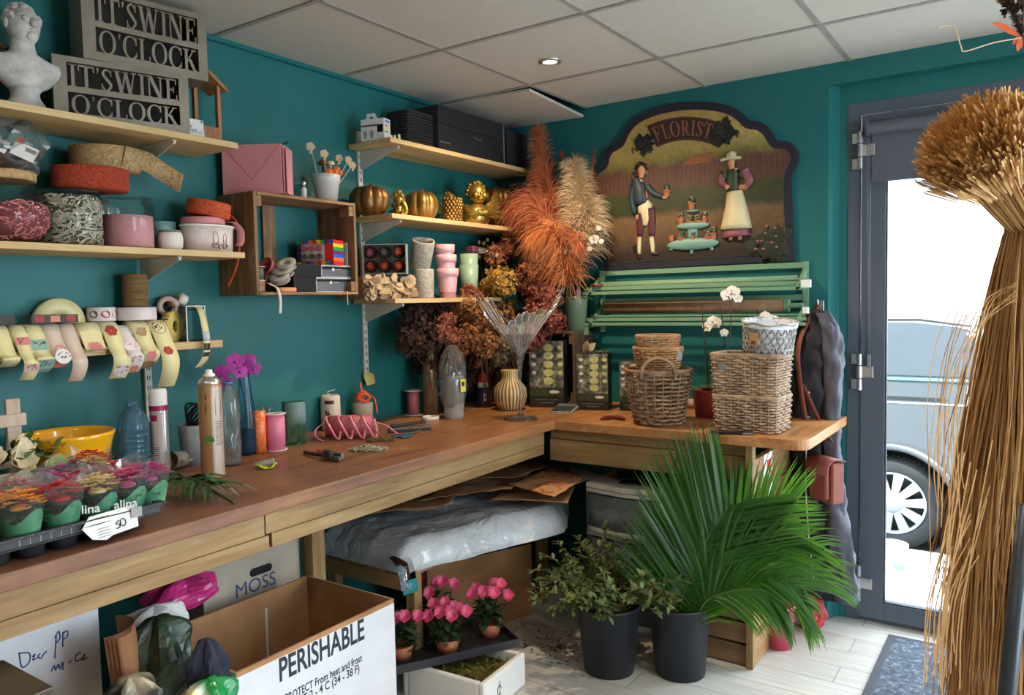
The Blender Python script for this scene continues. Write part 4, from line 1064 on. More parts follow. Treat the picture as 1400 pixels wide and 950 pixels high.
def black_box(u0, um, u1, z, h, label, x=.178):
    y0, ym, y1 = ycol(u0, x, z), ycol(um, x, z), min(CYR-.0135, ycol(u1, x, z))
    t = thing('black_box', label, 'box', (0, 0, z), 0, 'black boxes in the crate')
    g = G(blk); g.bb((.09, y0, 0), (x, y1, h)); g.build('box', t, bev=.001)
    g = G(grl); g.bb((x, ym, .004), (x+.0012, y1-.003, h-.016)); g.build('clear_front', t)
    g = G(plain('silver_edge', (176, 176, 178), .35)); g.bb((x, ym-.003, h-.006), (x+.0016, y1, h)); g.bb((x, ym-.003, 0), (x+.0016, ym, h)); g.bb((x, ym-.003, 0), (x+.0016, y1, .003)); g.build('pale_edge', t)
    g = G(wtx); M = Matrix(((0, 0, 1, x+.0014), (1, 0, 0, (ym+y1)/2+.006), (0, 1, 0, h*.64), (0, 0, 0, 1)))
    for q in range(5): g.prism([(-.022+.004*cos(2*pi*q/5)+.0028*cos(z), .004*sin(2*pi*q/5)+.0028*sin(z)) for z in [2*pi*i/8 for i in range(8)]], 0, .0004, M)
    g.tube([M @ V(q) for q in catmull([(-.012+.004*i, .0016*(-1)**i, .0004) for i in range(9)], 3)], .0006, 4); g.build('white_logo', t)
    return t
black_box(402, 433, 490, CB, .055, 'black gift box with grey front at the bottom of the crate')
black_box(398, 440, 492, CB+.0555, .046, 'black gift box on top of another below the rainbow box')
t = thing('white_card', 'narrow white card standing at the right end of the crate', 'card', (0, 0, CB+.1025)); g = G(cardm); g.bb((.11, CYR-.022, 0), (.175, CYR-.0205, .088)); g.build('card', t)
def reel(name, label, p, r, w, m, rot, ri=.016, flange=None, group='ribbon reels in the crate', fr=1.08):
    t = thing(name, label, 'ribbon reel', p, 0, group, rot)
    g = G(m); g.lathe([(ri, -w/2), (r, -w/2), (r, w/2), (ri, w/2), (ri, -w/2)], 32); g.build('wound_ribbon', t)
    g = G(flange or whi); f = fr*r
    for s in (-1, 1): g.lathe([(ri*.7, s*w/2), (f, s*w/2), (f, s*(w/2+.0015)), (ri*.7, s*(w/2+.0015)), (ri*.7, s*w/2)], 32)
    g.lathe([(ri*.7, -w/2), (ri*.7, w/2)], 16); g.build('flanges', t); return t
silv = mat('silver_ribbon', (140, 136, 128), .4); olive = mat('olive_print_ribbon', (112, 108, 84), .5); green = mat('dark_green_ribbon', (66, 96, 74), .5); pinkr = mat('pink_ribbon', (222, 134, 156), .5); dustp = mat('rose_paper', (190, 96, 100), .7)
fl = plain('grey_flange', (176, 172, 164), .4)
yr = lambda u, x=.16: ycol(u, x, CB+.05)
reel('ribbon_reel', 'grey silver ribbon reel lying tilted at the front of the crate', (.165, yr(381), CB+.050), .033, .018, silv, (radians(28), radians(18), 0), .012, fl)
reel('ribbon_reel', 'olive printed ribbon reel leaning in the middle of the crate', (.155, yr(388), CB+.074), .036, .018, olive, (radians(28), radians(18), 0), .012, fl)
reel('ribbon_reel', 'pale grey ribbon reel leaning topmost in the crate pile', (.15, yr(394), CB+.098), .035, .016, silv, (radians(28), radians(18), 0), .012, fl)
t = reel('ribbon_reel', 'upright dark green ribbon reel at the crate\'s left side', (.12, yr(352, .12), CB+.066), .022, .046, green, (0, 0, 0), .008, whi, fr=1.25)
t = reel('ribbon_reel', 'upright pink ribbon reel under the dark green one', (.125, yr(352, .125), CB+.0225), .024, .036, pinkr, (0, 0, 0), .008, whi, fr=1.1)
t = thing('paper_cone', 'rose coloured paper cone lying behind the ribbon reels', 'paper cone', (.10, yr(372, .10), CB+.085)); g = G(dustp); g.X = RX(radians(70)); g.lathe([(.006, -.05), (.034, .03), (.032, .03), (.004, -.05)], 24); g.build('cone', t)
tp = mat('peach_ribbon', (226, 150, 112), .6)
t = band_roll('ribbon_roll', 'small peach ribbon roll on the floor of the crate', (.178, yr(389, .17), CB), .026, .016, tp, .008, sy=1.5)
gl = mat('loose_grey_ribbon', (196, 188, 176), .5)
t = thing('hanging_ribbon', 'loose pale ribbon hanging over the front edge of the crate', 'ribbon', (0, 0, 0))
yq = yr(366); g = G(gl); g.strip(catmull([(.19, yq-.02, CB+.03), (.2, yq-.01, CB+.022), (.212, yq, CB+.01), (.216, yq+.006, CB-.03), (.214, yq+.004, CB-.075)], 5), V((0, .006, 0)), .0004); g.build('ribbon', t)
t = thing('hanging_ribbon', 'thin pale ribbon hanging below the crate\'s right end', 'ribbon', (0, 0, 0))
yq = ycol(474, .21, CB); g = G(gl); g.strip(catmull([(.195, yq, CB+.0015), (.2125, yq, CB-.0), (.213, yq, CB-.02), (.212, yq+.002, CB-.05)], 5), V((0, .002, 0)), .0004); g.build('ribbon', t)
zC, zD, zE = 2.034, 1.734, 1.394
p = onx(514, .17, zC)
t = thing('bulb_box', 'small white light bulb carton on the left end of the topmost corner shelf', 'box', (0, 0, zC))
y0 = onx(527, .21, zC).y
bw, bd_, bh = .108, .05, .085
t.location = (.205, y0, zC); t.rotation_euler = (0, 0, radians(14))
wcm = plain('white_carton', (222, 220, 218), .5)
g = G(wcm); g.bb((-bw, 0, 0), (0, bd_, bh)); g.build('carton', t, bev=.001)
g = G(wcm); g.X = T(-bw/2-.005, .004, bh-.001); g.prism([(-.026, 0), (-.018, .022), (.018, .022), (.026, 0), (.012, 0), (.008, .01), (-.008, .01), (-.012, 0)], -.001, .001, RX(pi/2+.2)); g.build('hang_tab', t)
pur = plain('purple_print', (110, 54, 110), .5); gry = plain('grey_print', (150, 150, 150), .5)
g = G(pur); g.bb((-bw+.002, -.0005, .055), (-.03, .0005, .062)); g.build('purple_band', t)
g = G(gry)
for k in (-.088, -.058): g.prism([(.009*cos(z), .014*sin(z)+(-.006 if sin(z) < -.5 else 0)) for z in [2*pi*i/14 for i in range(14)]], 0, .0006, Matrix(((1, 0, 0, k), (0, 0, -1, 0), (0, 1, 0, .026), (0, 0, 0, 1))))
g.use(blk); g.bb((-.032, -.0006, .03), (-.006, .0005, .06)); g.build('bulb_picture', t)
for k, c in enumerate(((60, 170, 80), (240, 220, 60), (230, 120, 40), (70, 110, 190))):
    z0 = (.028, .040, .052, .07)[k]; g = G(plain('energy_%d' % k, c, .5)); g.bb((-.0005, .008, z0), (.0006, .028 if k < 3 else .042, z0+.008)); g.build('energy_label', t)
t = thing('card_stack', 'row of small white cards standing beside the bulb carton', 'cards', (0, 0, zC))
for i, u in enumerate((533, 538, 543, 549)):
    y = onx(u, .21, zC).y; g = G(plain('cream_tag', (206, 202, 184), .6) if i < 3 else plain('green_tag', (196, 206, 172), .6)); g.bb((.19, y, 0), (.194, y+.012, .022+.006*(i == 3)+.003*i)); g.build('card', t)
dkb = mat('dark_wicker', (44, 40, 42), .8, vary=.3, vs=60); dkc = mat('black_carton', (30, 30, 36), .7, vary=.1)
t = thing('dark_basket', 'dark woven basket at the back of the topmost corner shelf', 'basket', (0, 0, zC))
ya, yb = onx(556, .16, zC).y, onx(598, .18, zC).y
g = G(dkb)
for r_ in range(13):
    z = .006+.0125*r_; P = []
    for q, (x, y) in enumerate(rpoly(.12, abs(yb-ya)-.012, .012, 4)):
        P.append((.105+x+(.0015 if (q+r_) % 2 else -.0015), (ya+yb)/2+y, z))
    g.tube(P, .0062, 6, closed=True)
g.build('woven_side', t)
g = G(dkb); g.bb((.05, ya+.014, .001), (.16, yb-.014, .006)); g.build('bottom', t)
def dark_box(u0, u1, h, label, x1=.20, x0=.03):
    y0, y1 = onx(u0, x1, zC).y, onx(u1, x1, zC).y
    t = thing('dark_box', label, 'box', (0, 0, zC), 0, 'black cartons on the topmost shelf'); g = G(dkc); g.bb((x0, y0+.002, 0), (x1, y1-.002, h*.62)); g.build('carton', t, bev=.002)
    g = G(dkc); g.bb((x0-.001, y0+.0008, h*.62+.001), (x1+.0015, y1-.0008, h)); g.build('lid', t, bev=.002); return t, y0, y1
t, y0, y1 = dark_box(600, 690, .205, 'wide black carton with small silver marks beside the dark basket')
g = G(gry); yv = (y0+y1)/2+.0
g.tube([(.2028, yv+.00, .102), (.2028, yv+.06, .096)], .0012, 5); g.sph((.203, yv, .103), .002, 6, 4); g.sph((.203, yv+.06, .096), .002, 6, 4)
for i in range(9): g.bb((.2002, y0+.012+.008*i, .045), (.2006, y0+.017+.008*i, .049))
g.build('silver_marks', t)
g = G(plain('pale_strap', (126, 124, 122), .5)); g.bb((.203, y1-.012, .0), (.2045, y1-.005, .205)); g.build('pale_edge_strip', t)
dark_box(693, 732, .19, 'narrow black carton in the corner of the topmost shelf', .19)
gold = mat2('gold_paint', [(.3, (104, 78, 36)), (.55, (160, 124, 64)), (.8, (196, 162, 96))], 8, .38, 4, .1, 60, metal=.75)
goldd = mat2('dark_gold_paint', [(.3, (76, 52, 28)), (.55, (122, 88, 48)), (.8, (156, 116, 66))], 8, .42, 4, .1, 60, metal=.7)
goldn = mat2('bright_gold', [(.3, (132, 106, 46)), (.6, (188, 156, 78)), (.85, (220, 192, 118))], 10, .3, 3, .05, 60, metal=.8)
def gold_pumpkin(u, x, r, hk, m, label, z=zD, nl=10, group='gold pumpkins', name='gold_pumpkin'):
    p = onx(u, x, z); h = r*hk
    t = thing(name, label, 'pumpkin', (p.x, p.y, z), rnd(0, 1), group)
    g = G(m); N = 90
    prof = []
    for j in range(19):
        a = pi*j/18; prof.append((r*(sin(a)**.7)*(1 if 0 < j < 18 else 0)+.002, h*(1-cos(a))/2-(.12*h*max(0, 1-sin(a)*2) if j > 12 else 0)))
    g.lathe(prof, N, None, True, wob=lambda a, z: .88+.13*abs(sin(a*nl/2))**.7); g.build('ribbed_body', t)
    g = G(m); g.tube([(0, 0, h*.84), (.003, 0, h*.95), (.010, .004, h*1.02)], [.014*r/.07, .010*r/.07, .008*r/.07], 8); g.build('stalk', t); return t
gold_pumpkin(506, .115, .082, 1.50, goldd, 'bronze gold pumpkin at the left end of the pumpkin shelf', nl=9)
gold_pumpkin(576, .135, .076, 1.72, gold, 'bright gold pumpkin behind the small cherub', nl=9)
gold_pumpkin(690, .125, .080, 1.28, goldd, 'dark gold pumpkin under another near the corner', nl=14)
t = gold_pumpkin(678, .12, .090, 1.30, goldd, 'large dark gold pumpkin stacked on top of another near the corner', z=zD+.092, nl=14)
p = onx(546, .205, zD)
t = thing('cherub_figurine', 'small gold cherub resting chin on hands between two pumpkins', 'figurine', (p.x, p.y, zD), radians(60))
t.scale = (1.3,)*3
g = G(goldn); g.sph((0, 0, .054), .0185, 18, 12, sc=(1, 1, 1.08), ns=.05, nf=6)
for i in range(40):
    a = rnd(0, 2*pi); e = rnd(.1, 1.5); g.sph((.017*cos(a)*cos(e)-.002, .018*sin(a)*cos(e), .056+.019*sin(e)), rnd(.004, .0065), 7, 5)
for s in (-1, 1):
    g.tube(catmull([(.004, s*.010, .046), (.014, s*.014, .032), (.016, s*.02, .012), (.010, s*.019, .004), (0, s*.018, .004)], 4), [.006]*2+[.0075]*19, 8); g.sph((.013, s*.011, .042), .0065, 8, 6)
    g.tube([(-.01, s*.012, .03), (-.014, s*.03, .036), (-.012, s*.042, .034)], [.006, .005, .002], 6)
g.sph((-.004, 0, .018), .018, 14, 10, sc=(.8, 1.1, 1)); g.sph((.0185, 0, .052), .0035, 8, 6); g.build('cherub', t)
p = onx(619, .19, zD)
t = thing('gold_candle', 'gold bobble textured candle with a wick left of the winged angel', 'candle', (p.x, p.y, zD))
t.scale = (1.05, 1.05, 1.18)
g = G(gold); g.lathe([(0, 0), (.036, 0), (.038, .004), (.038, .085), (.034, .09), (0, .09)], 30)
for r_ in range(8):
    for i in range(15):
        a = 2*pi*(i+.5*(r_ % 2))/15; g.sph((.038*cos(a), .038*sin(a), .007+.0112*r_), .0078, 8, 6)
g.build('wax_body', t); g = G(goldn); g.tube([(0, 0, .09), (.001, 0, .1), (.004, 0, .106)], .0015, 5); g.build('wick', t)
p = onx(652, .205, zD)
t = thing('angel_figurine', 'gold winged angel child with crossed arms on the pumpkin shelf', 'figurine', (p.x, p.y, zD), radians(-28))
g = G(goldn); t.scale = (1.55,)*3
g.lathe([(0, 0), (.034, 0), (.040, .012), (.043, .03), (.040, .045), (.026, .058), (.014, .064), (.0, .066)], 28, None, True, .8, 1)
g.sph((.006, 0, .092), .031, 24, 16, sc=(.95, .95, 1.05)); g.sph((.026, 0, .078), .011, 12, 8); g.sph((.036, 0, .089), .0055, 8, 6)
for s in (-1, 1):
    g.sph((.026, s*.014, .085), .010, 12, 8); g.sph((.030, s*.012, .098), .0045, 8, 6, sc=(.7, 1.2, .6))
    g.tube(catmull([(.0, s*.034, .052), (.022, s*.036, .034), (.040, s*.012, .030), (.042, -s*.016, .034)], 5), [.011, .0105, .010, .010, .010]+[.009]*11, 8)
g.tube([(.034, .008, .081), (.037, 0, .0795), (.034, -.008, .081)], .002, 5)
for i in range(60):
    a = rnd(-pi, pi); e = rnd(-.2, 1.5); d = V((cos(a)*cos(e), sin(a)*cos(e), sin(e)))
    if d.x > .15 and d.z < .78: continue
    g.sph((.004+d.x*.029, d.y*.031, .094+d.z*.032), rnd(.005, .008), 8, 6, sc=(1, 1, .8))
g.build('child', t)
def wing(s):
    g = G(goldn)
    for r_ in range(3):
        for i in range(7-r_):
            f = i/6; a = .15+f*1.15; L = (.085-.018*r_)*(1-.25*f); b = V((-.012+.004*r_, s*(.030+.018*f), .030+.026*f))
            d = V((-.25, s*cos(a*.75), sin(a)-.15)).normalized(); g.leaf(b, d, (1, -s*.3, .1), L, .0075, .1, .3)
    g.tube(catmull([(-.010, s*.022, .034), (-.012, s*.04, .058), (-.016, s*.07, .078)], 5), [.008]*4+[.006]*4+[.004]*3, 6); return g.build('wing', t, solid=.0025)
wing(1); wing(-1)
p = onx(527, .2, zE)
t = thing('wood_slice_pack', 'low pack of pale wooden slices at the left end of the lowest shelf', 'wood slices', (0, 0, zE))
y0, y1 = onx(496, .2, zE).y, onx(566, .2, zE).y
slm = mat2('pale_wood_slice', [(.3, (166, 138, 104)), (.7, (208, 182, 146))], 20, .8); bark = mat('bark', (120, 88, 60), .9)
g = G(plain('kraft_filling', (140, 108, 78), .8)); g.bb((.05, y0+.006, .001), (.195, y1-.006, .09)); g.build('filling', t)
for i in range(96):
    M = look((rnd(.192, .228), rnd(y0+.012, y1-.012), rnd(.008, .088)), (rnd(.5, 1), rnd(-.7, .5), rnd(-.5, .7)))
    r = rnd(.011, .019); n = 12; g = G(slm); sd = i
    poly = [(r*rnd(.85, 1.15)*1.25*cos(2*pi*q/n), r*rnd(.85, 1.1)*sin(2*pi*q/n)) for q in range(n)]
    g.prism(poly, 0, .003, M); g.use(bark); g.prism([(a*1.03, b*1.03) for a, b in poly], .0004, .0026, M); g.build('wood_slice', t)
zR = zE+.102
t = thing('rose_box', 'clear lidded box of six soap roses lying on the wooden slices', 'box', (0, 0, zR))
t.location = (.145, onx(528, .145, zR).y, zR); t.rotation_euler = (0, 0, radians(36)); L = .178; bh = .122
g = G(plain('grey_inlay', (96, 92, 92), .5)); g.bb((-L/2+.002, -.01, .001), (L/2-.002, .03, bh-.001)); g.build('inlay', t)
g = G(plain('box_edge', (168, 166, 164), .3))
for lo, hi in (((-L/2, -.04, 0), (-L/2+.003, .031, bh)), ((L/2-.003, -.04, 0), (L/2, .031, bh)), ((-L/2+.003, -.04, 0), (L/2-.003, .031, .003)), ((-L/2+.003, -.04, bh-.003), (L/2-.003, .031, bh))): g.bb(lo, hi)
g.build('box_rim', t)
g = G(clear('box_film', (244, 246, 246), .22, .05)); g.bb((-L/2+.003, -.0392, .003), (L/2-.003, -.0384, bh-.003)); g.build('clear_front', t)
for i in range(3):
    for j in range(2):
        m = orose
        if j == 1 and i == 0: m = prose
        if j == 1 and i == 1: m = wrose
        c = V((L*(i-1)*.32, -.011, bh*(.27+.46*j))); g = G(blk); g.lathe([(0, 0), (.0255, 0), (.0255, .006), (0, .006)], 24, look(c, (0, -1, 0))); g.build('cup', t)
        g = G(m); rose(g, look(c+V((0, -.012, 0)), (0, -1, 0)), .027, 18); g.build('soap_rose', t)
sage = plain('sage_pot', (150, 178, 152), .3); pkp = plain('pale_pink_pot', (228, 176, 186), .32)
grp = mat2('embossed_grey_ceramic', [(.42, (160, 154, 142)), (.5, (190, 184, 172)), (.58, (160, 154, 142))], 26, .75, 2, .6, 26, dist=1.2)
def emb_pot(z, label, r0, r1, h, p, rot=None):
    t = thing('embossed_pot', label, 'pot', (p.x, p.y, z), 0, 'grey embossed pots', rot); g = G(grp); g.lathe([(0, 0), (r0, 0), (r0+.002, .004), (r1, h-.006), (r1-.001, h), (r1-.007, h), (r1-.009, h-.02), (r0-.006, .008), (0, .008)], 36); g.build('pot', t); return t
p = onx(579, .175, zE)
emb_pot(zE, 'grey embossed pot standing upright between wood slices and pink pots', .043, .048, .126, p)
emb_pot(zE+.128, 'grey embossed pot leaning forward stacked on a matching one', .041, .050, .130, V((p.x-.014, p.y-.002, 0)), (radians(10), radians(20), 0))
p = onx(612, .185, zE)
ppk = []
for i, (r1, lab_) in enumerate(((.052, 'bottom pale pink pot of the stack of three'), (.049, 'middle pale pink pot of the stack of three'), (.046, 'top pale pink pot of the stack of three'))):
    t = thing('pink_pot', lab_, 'pot', (p.x-.002*i, p.y-.005*i, zE+[0, .072, .130][i]), 0, 'stacked pale pink pots'); q = r1/.052
    h = .132 if i == 0 else .122 if i == 1 else .108; g = G(pkp); g.lathe([(0, 0), (.037*q, 0), (.045*q, h-.036), (.0515*q, h-.033), (.053*q, h), (.050*q, h), (.047*q, h-.03), (.040*q, .03), (.034*q, .006), (0, .006)], 40); g.build('pot', t)
p = onx(642, .16, zE)
for i in range(2):
    t = thing('sage_pot', ('lower', 'upper')[i]+' sage green pot nested beside the pink stack', 'pot', (p.x, p.y, zE+.066*i), 0, 'nested sage green pots'); q = 1-.02*i
    h = .155 if i == 0 else .14; g = G(sage); g.lathe([(0, 0), (.036*q, 0), (.046*q, h), (.043*q, h), (.034*q, .006), (0, .006)], 32); g.build('pot', t)
p = onx(652, .17, zE+.18)
t = thing('pencil_bag', 'purple labelled clear bag of pale wooden sticks lying on the pots', 'bag', (p.x, p.y-.01, zE+.2075))
g = G(mat('purple_card', (92, 40, 66), .5)); g.X = RZ(.15); g.box((.0, -.035, .018), (.05, .055, .034), b=.006); g.build('purple_label', t)
for i in range(9):
    g = G(wpick); g.cyl((-.02+.006*(i % 5), -.005, .006+.012*(i//5)+.003*(i % 2)), (-.02+.006*(i % 5)+rnd(-.004, .004), .075, .008+.012*(i//5)), .0032, n=7); g.build('wooden_stick', t)
g = G(bagm); g.X = T(0, .018, .016); crumple(g, (0, 0, 0), .034, .085, .018, seed=9, amp=.15, pinch=False); g.build('film', t)
SY = -.012
def sg(px, py, y=SY):                  
    p = at(780+px/3.394, 120+py/3.394, y=y); return (p.x, p.z)
out_l = [(155, 850), (150, 700), (140, 560), (105, 500), (88, 455), (92, 415), (112, 382), (150, 352), (158, 315), (185, 275), (228, 248), (246, 208), (290, 150), (370, 105), (470, 78), (580, 66), (680, 72), (750, 90), (800, 120), (834, 153), (880, 160), (922, 186), (950, 228), (966, 246), (1010, 250), (1045, 275), (1062, 312), (1054, 355), (1032, 400), (1026, 460), (1034, 640), (1040, 803)]
outl = [sg(p.x, p.y) for p in catmull([(x, y, 0) for x, y in out_l], 3)]
def inset(poly, d):
    n = len(poly); o = []
    for i in range(n):
        a, b, c = V((*poly[i-1], 0)), V((*poly[i], 0)), V((*poly[(i+1) % n], 0))
        e1 = (b-a).normalized(); e2 = (c-b).normalized(); n1 = V((e1.y, -e1.x, 0)); n2 = V((e2.y, -e2.x, 0)); m_ = (n1+n2)
        m_ = m_/max(.5, m_.length**2/2*1.0); o.append((b.x+m_.x*d, b.y+m_.y*d))
    return o
XZ = Matrix(((1, 0, 0, 0), (0, 0, -1, 0), (0, 1, 0, 0), (0, 0, 0, 1))) 
t = thing('florist_sign', 'painted relief sign reading FLORIST with two gardeners and flower pots', 'sign', (0, -.001, 0))
navy = mat('navy_frame_paint', (34, 36, 52), .45, vary=.1)
g = G(navy); g.prism(outl, .002, .020, XZ); g.build('board', t, bev=.002)
inn = inset(outl, .034)
m, nt, out = _new('sign_landscape'); b = _p(nt, out, .5, 0)
vec = _tc(nt); sp = nt.nodes.new('ShaderNodeSeparateXYZ'); nt.links.new(vec, sp.inputs[0])
n1 = _noise(nt, vec, 14, 5, .6); ad = nt.nodes.new('ShaderNodeMath'); ad.operation = 'MULTIPLY_ADD'; ad.inputs[1].default_value = .07; nt.links.new(n1, ad.inputs[0]); nt.links.new(sp.outputs[2], ad.inputs[2])
sl = nt.nodes.new('ShaderNodeMath'); sl.operation = 'MULTIPLY_ADD'; sl.inputs[1].default_value = -.02; nt.links.new(sp.outputs[0], sl.inputs[0]); nt.links.new(ad.outputs[0], sl.inputs[2])
mr = nt.nodes.new('ShaderNodeMapRange'); mr.inputs[1].default_value = 1.53; mr.inputs[2].default_value = 2.22; nt.links.new(sl.outputs[0], mr.inputs[0])
c = _ramp(nt, mr.outputs[0], [(0, lin((26, 22, 22))), (.10, lin((44, 34, 28))), (.22, lin((92, 70, 46))), (.33, lin((112, 86, 56))), (.38, lin((46, 54, 28))), (.50, lin((60, 68, 36))), (.54, lin((96, 62, 52))), (.66, lin((104, 68, 58))), (.69, lin((112, 106, 56))), (.76, lin((170, 152, 84))), (.84, lin((196, 168, 100))), (1, lin((176, 146, 84)))])
wv = nt.nodes.new('ShaderNodeTexWave'); wv.inputs['Scale'].default_value = 14; wv.inputs['Distortion'].default_value = .4; nt.links.new(vec, wv.inputs[0])
wr_ = _ramp(nt, wv.outputs['Fac'], [(.0, (.55, .5, .5)), (.14, (1, 1, 1))])
fm = _ramp(nt, mr.outputs[0], [(.53, (0, 0, 0)), (.55, (1, 1, 1)), (.66, (1, 1, 1)), (.68, (0, 0, 0))])
mx = nt.nodes.new('ShaderNodeMix'); mx.data_type = 'RGBA'; mx.blend_type = 'MULTIPLY'; nt.links.new(fm, mx.inputs[0]); nt.links.new(c, mx.inputs[6]); nt.links.new(wr_, mx.inputs[7])
mot = nt.nodes.new('ShaderNodeMix'); mot.data_type = 'RGBA'; mot.blend_type = 'MULTIPLY'; mot.inputs[0].default_value = .5
nt.links.new(mx.outputs[2], mot.inputs[6]); nt.links.new(_ramp(nt, _noise(nt, vec, 60, 4), [(.3, (.5, .5, .5)), (.7, (1.2, 1.2, 1.2))]), mot.inputs[7]); nt.links.new(mot.outputs[2], b.inputs['Base Color'])
g = G(m); g.prism(inn, .0195, .0215, XZ); g.build('painted_scene', t)
g = G(mat('worn_rim', (74, 66, 62), .5)); g.tube([(x, -.0205, z) for x, z in inset(outl, .034)], .0022, 5, closed=True); g.build('inner_bead', t)
FZ = -.0216
def S(px, py): x, z = sg(px, py, -.022); return x, z
k = (S(600, 300)[0]-S(500, 300)[0])/100  
def flat(g, pts, th=.0012, z0=.0214): g.prism([S(*q) for q in pts], z0, z0+th, XZ)
g = G(mat('roof_paint', (150, 92, 58), .6)); flat(g, [(515, 362), (572, 308), (655, 298), (668, 312), (640, 345)]); g.build('house_roof', t)
g = G(mat('fence_post_paint', (88, 56, 50), .6)); 
for x in (492, 876):
    g = G(MATS['fence_post_paint']); flat(g, [(x-12, 420 if x < 600 else 400), (x-12, 362 if x < 600 else 300), (x+12, 360 if x < 600 else 298), (x+12, 415 if x < 600 else 395)])
    g.build('fence_post', t)
g = G(mat('banner_brown', (58, 40, 34), .55))
cx, cy, R_ = 545, 560, 400
def arcp(a, r): return (cx+r*sin(a), cy-r*cos(a))
def clampb(q): return q
P = [arcp(-.46+.92*i/24, 425) for i in range(25)]+[arcp(.46-.92*i/24, 318) for i in range(25)]
flat(g, P, .004); g.build('banner', t)
g = G(mat('banner_edge', (120, 84, 52), .5)); g.tube([V((S(*arcp(-.46+.92*i/24, 420))[0], -.0262, S(*arcp(-.46+.92*i/24, 420))[1])) for i in range(25)], .0012, 4); g.tube([V((S(*arcp(-.46+.92*i/24, 323))[0], -.0262, S(*arcp(-.46+.92*i/24, 323))[1])) for i in range(25)], .0012, 4); g.build('banner_edge', t)
g = G(mat('faded_red_letters', (150, 96, 74), .5))
def wf(a, b_): return S(*arcp(-.43+.74*a, 336+72*b_))
serif_row(g, 'FLORIST', 0, 1, 0, 1, -.0268, -.025, .1, wf); g.build('lettering', t)
dkl = mat2('dark_leaf_paint', [(.3, (24, 26, 30)), (.7, (48, 52, 50))], 30, .5)
for (px, py, r, nm) in ((345, 262, 46, 'leaf_cluster'), (715, 210, 54, 'leaf_cluster')):
    g = G(dkl); x, z = S(px, py)
    for i in range(34):
        a = rnd(0, 2*pi); d = V((cos(a), rnd(-.5, -.1), sin(a))); q = V((x, -.024, z))+V((cos(a), 0, sin(a)))*rnd(0, r*k*.7); g.leaf(q, d, (0, -1, 0), r*k*rnd(.45, .75), r*k*.2, .2, .4)
    g.sph((x, -.0225, z), r*k*.8, 16, 8, sc=(1, .12, 1)); g.build(nm, t)
g = G(mat('scroll_brown', (104, 76, 48), .5))
for (px, s) in ((292, -1), (775, 1)):
    x, z = S(px, 290 if s < 0 else 215); g.tube([(x+s*.02*q*cos(3.5*q), -.024, z+.03*(q-.5)+.012*sin(5*q)) for q in [i/12 for i in range(13)]], .004, 6)
g.build('scrolls', t)
def rel(g, pts, rad, flatten=.5, n=10):
    "chain of overlapping ellipsoids following crop points, pressed against the board"
    P = [V((*S(*q), 0)) for q in pts]; L = []
    for i in range(len(P)-1):
        for j in range(4): f = j/4; L.append((P[i].lerp(P[i+1], f), rad[i]+(rad[i+1]-rad[i])*f))
    L.append((P[-1], rad[-1])); vs = []; fs = []
    for i, (p, r) in enumerate(L):
        d = L[min(i+1, len(L)-1)][0]-L[max(i-1, 0)][0]; d.normalize(); s_ = V((-d.y, d.x, 0)); r *= k
        for q in range(n):
            a = 2*pi*q/n; w = s_*(r*cos(a)); vs.append((p.x+w.x, FZ-.001-max(-.2, sin(a))*r*flatten*1.1, p.y+w.y))
    for i in range(len(L)-1):
        for q in range(n): fs.append((i*n+q, i*n+(q+1) % n, (i+1)*n+(q+1) % n, (i+1)*n+q))
    fs += [tuple(range(n)), tuple((len(L)-1)*n+q for q in range(n))]; g.add(vs, fs, True)
skinp = mat('painted_skin', (196, 140, 104), .5); coat = mat('painted_blue_coat', (44, 62, 70), .5); cloth = mat('painted_cream_cloth', (206, 196, 160), .5); maroon = mat('painted_maroon', (84, 40, 48), .5); blackp = mat('painted_black', (30, 26, 26), .5); mauve = mat('painted_mauve', (140, 82, 96), .5); terr = mat('painted_terracotta', (178, 104, 72), .55); tqs = mat('painted_turquoise', (112, 158, 150), .5); grnl = mat('painted_green', (48, 66, 42), .5); spec = mat('painted_white_dots', (196, 184, 160), .6); hairp = mat('painted_hair', (60, 38, 28), .6)
g = G(coat)
rel(g, [(300, 425), (320, 470), (330, 540)], [20, 36, 32], .6)                     
rel(g, [(296, 450), (285, 520), (300, 585)], [17, 17, 13], .9)                     
rel(g, [(355, 455), (385, 490), (432, 508)], [17, 15, 10], .9)                     
g.use(maroon); rel(g, [(345, 560), (325, 620), (322, 690)], [24, 22, 14], .6); rel(g, [(372, 560), (378, 620), (378, 690)], [22, 20, 14], .6)
g.use(cloth); rel(g, [(322, 690), (320, 740), (320, 772)], [11, 10, 8], .8); rel(g, [(376, 690), (382, 735), (384, 765)], [12, 11, 9], .8)
g.use(blackp); rel(g, [(314, 775), (322, 792)], [9, 8], .8); rel(g, [(384, 768), (408, 772)], [9, 7], .8)
g.use(skinp); rel(g, [(330, 418), (332, 385), (330, 365)], [12, 21, 18], .8); rel(g, [(352, 392), (356, 398)], [4, 5], 1); rel(g, [(312, 590), (318, 612)], [13, 12], .9); rel(g, [(430, 508), (452, 508)], [9, 8], .9)
g.use(hairp); rel(g, [(308, 380), (308, 412)], [9, 10], .8); rel(g, [(346, 408), (348, 412)], [6, 5], .9)
g.use(blackp); rel(g, [(288, 398), (330, 382), (362, 374)], [5, 8, 4], .9); rel(g, [(302, 382), (326, 362), (352, 366)], [12, 20, 10], .8)
g.use(cloth); rel(g, [(322, 428), (332, 455)], [10, 12], .7); g.use(terr); rel(g, [(345, 455), (355, 515)], [8, 10], .6)
g.use(cloth); rel(g, [(372, 530), (345, 560), (352, 610), (345, 640)], [18, 36, 28, 14], .5)
g.use(terr); rel(g, [(308, 622), (306, 730)], [3, 3], .9); g.use(blackp); rel(g, [(300, 735), (302, 760)], [12, 8], .6)
g.build('man_figure', t)
g = G(mauve)
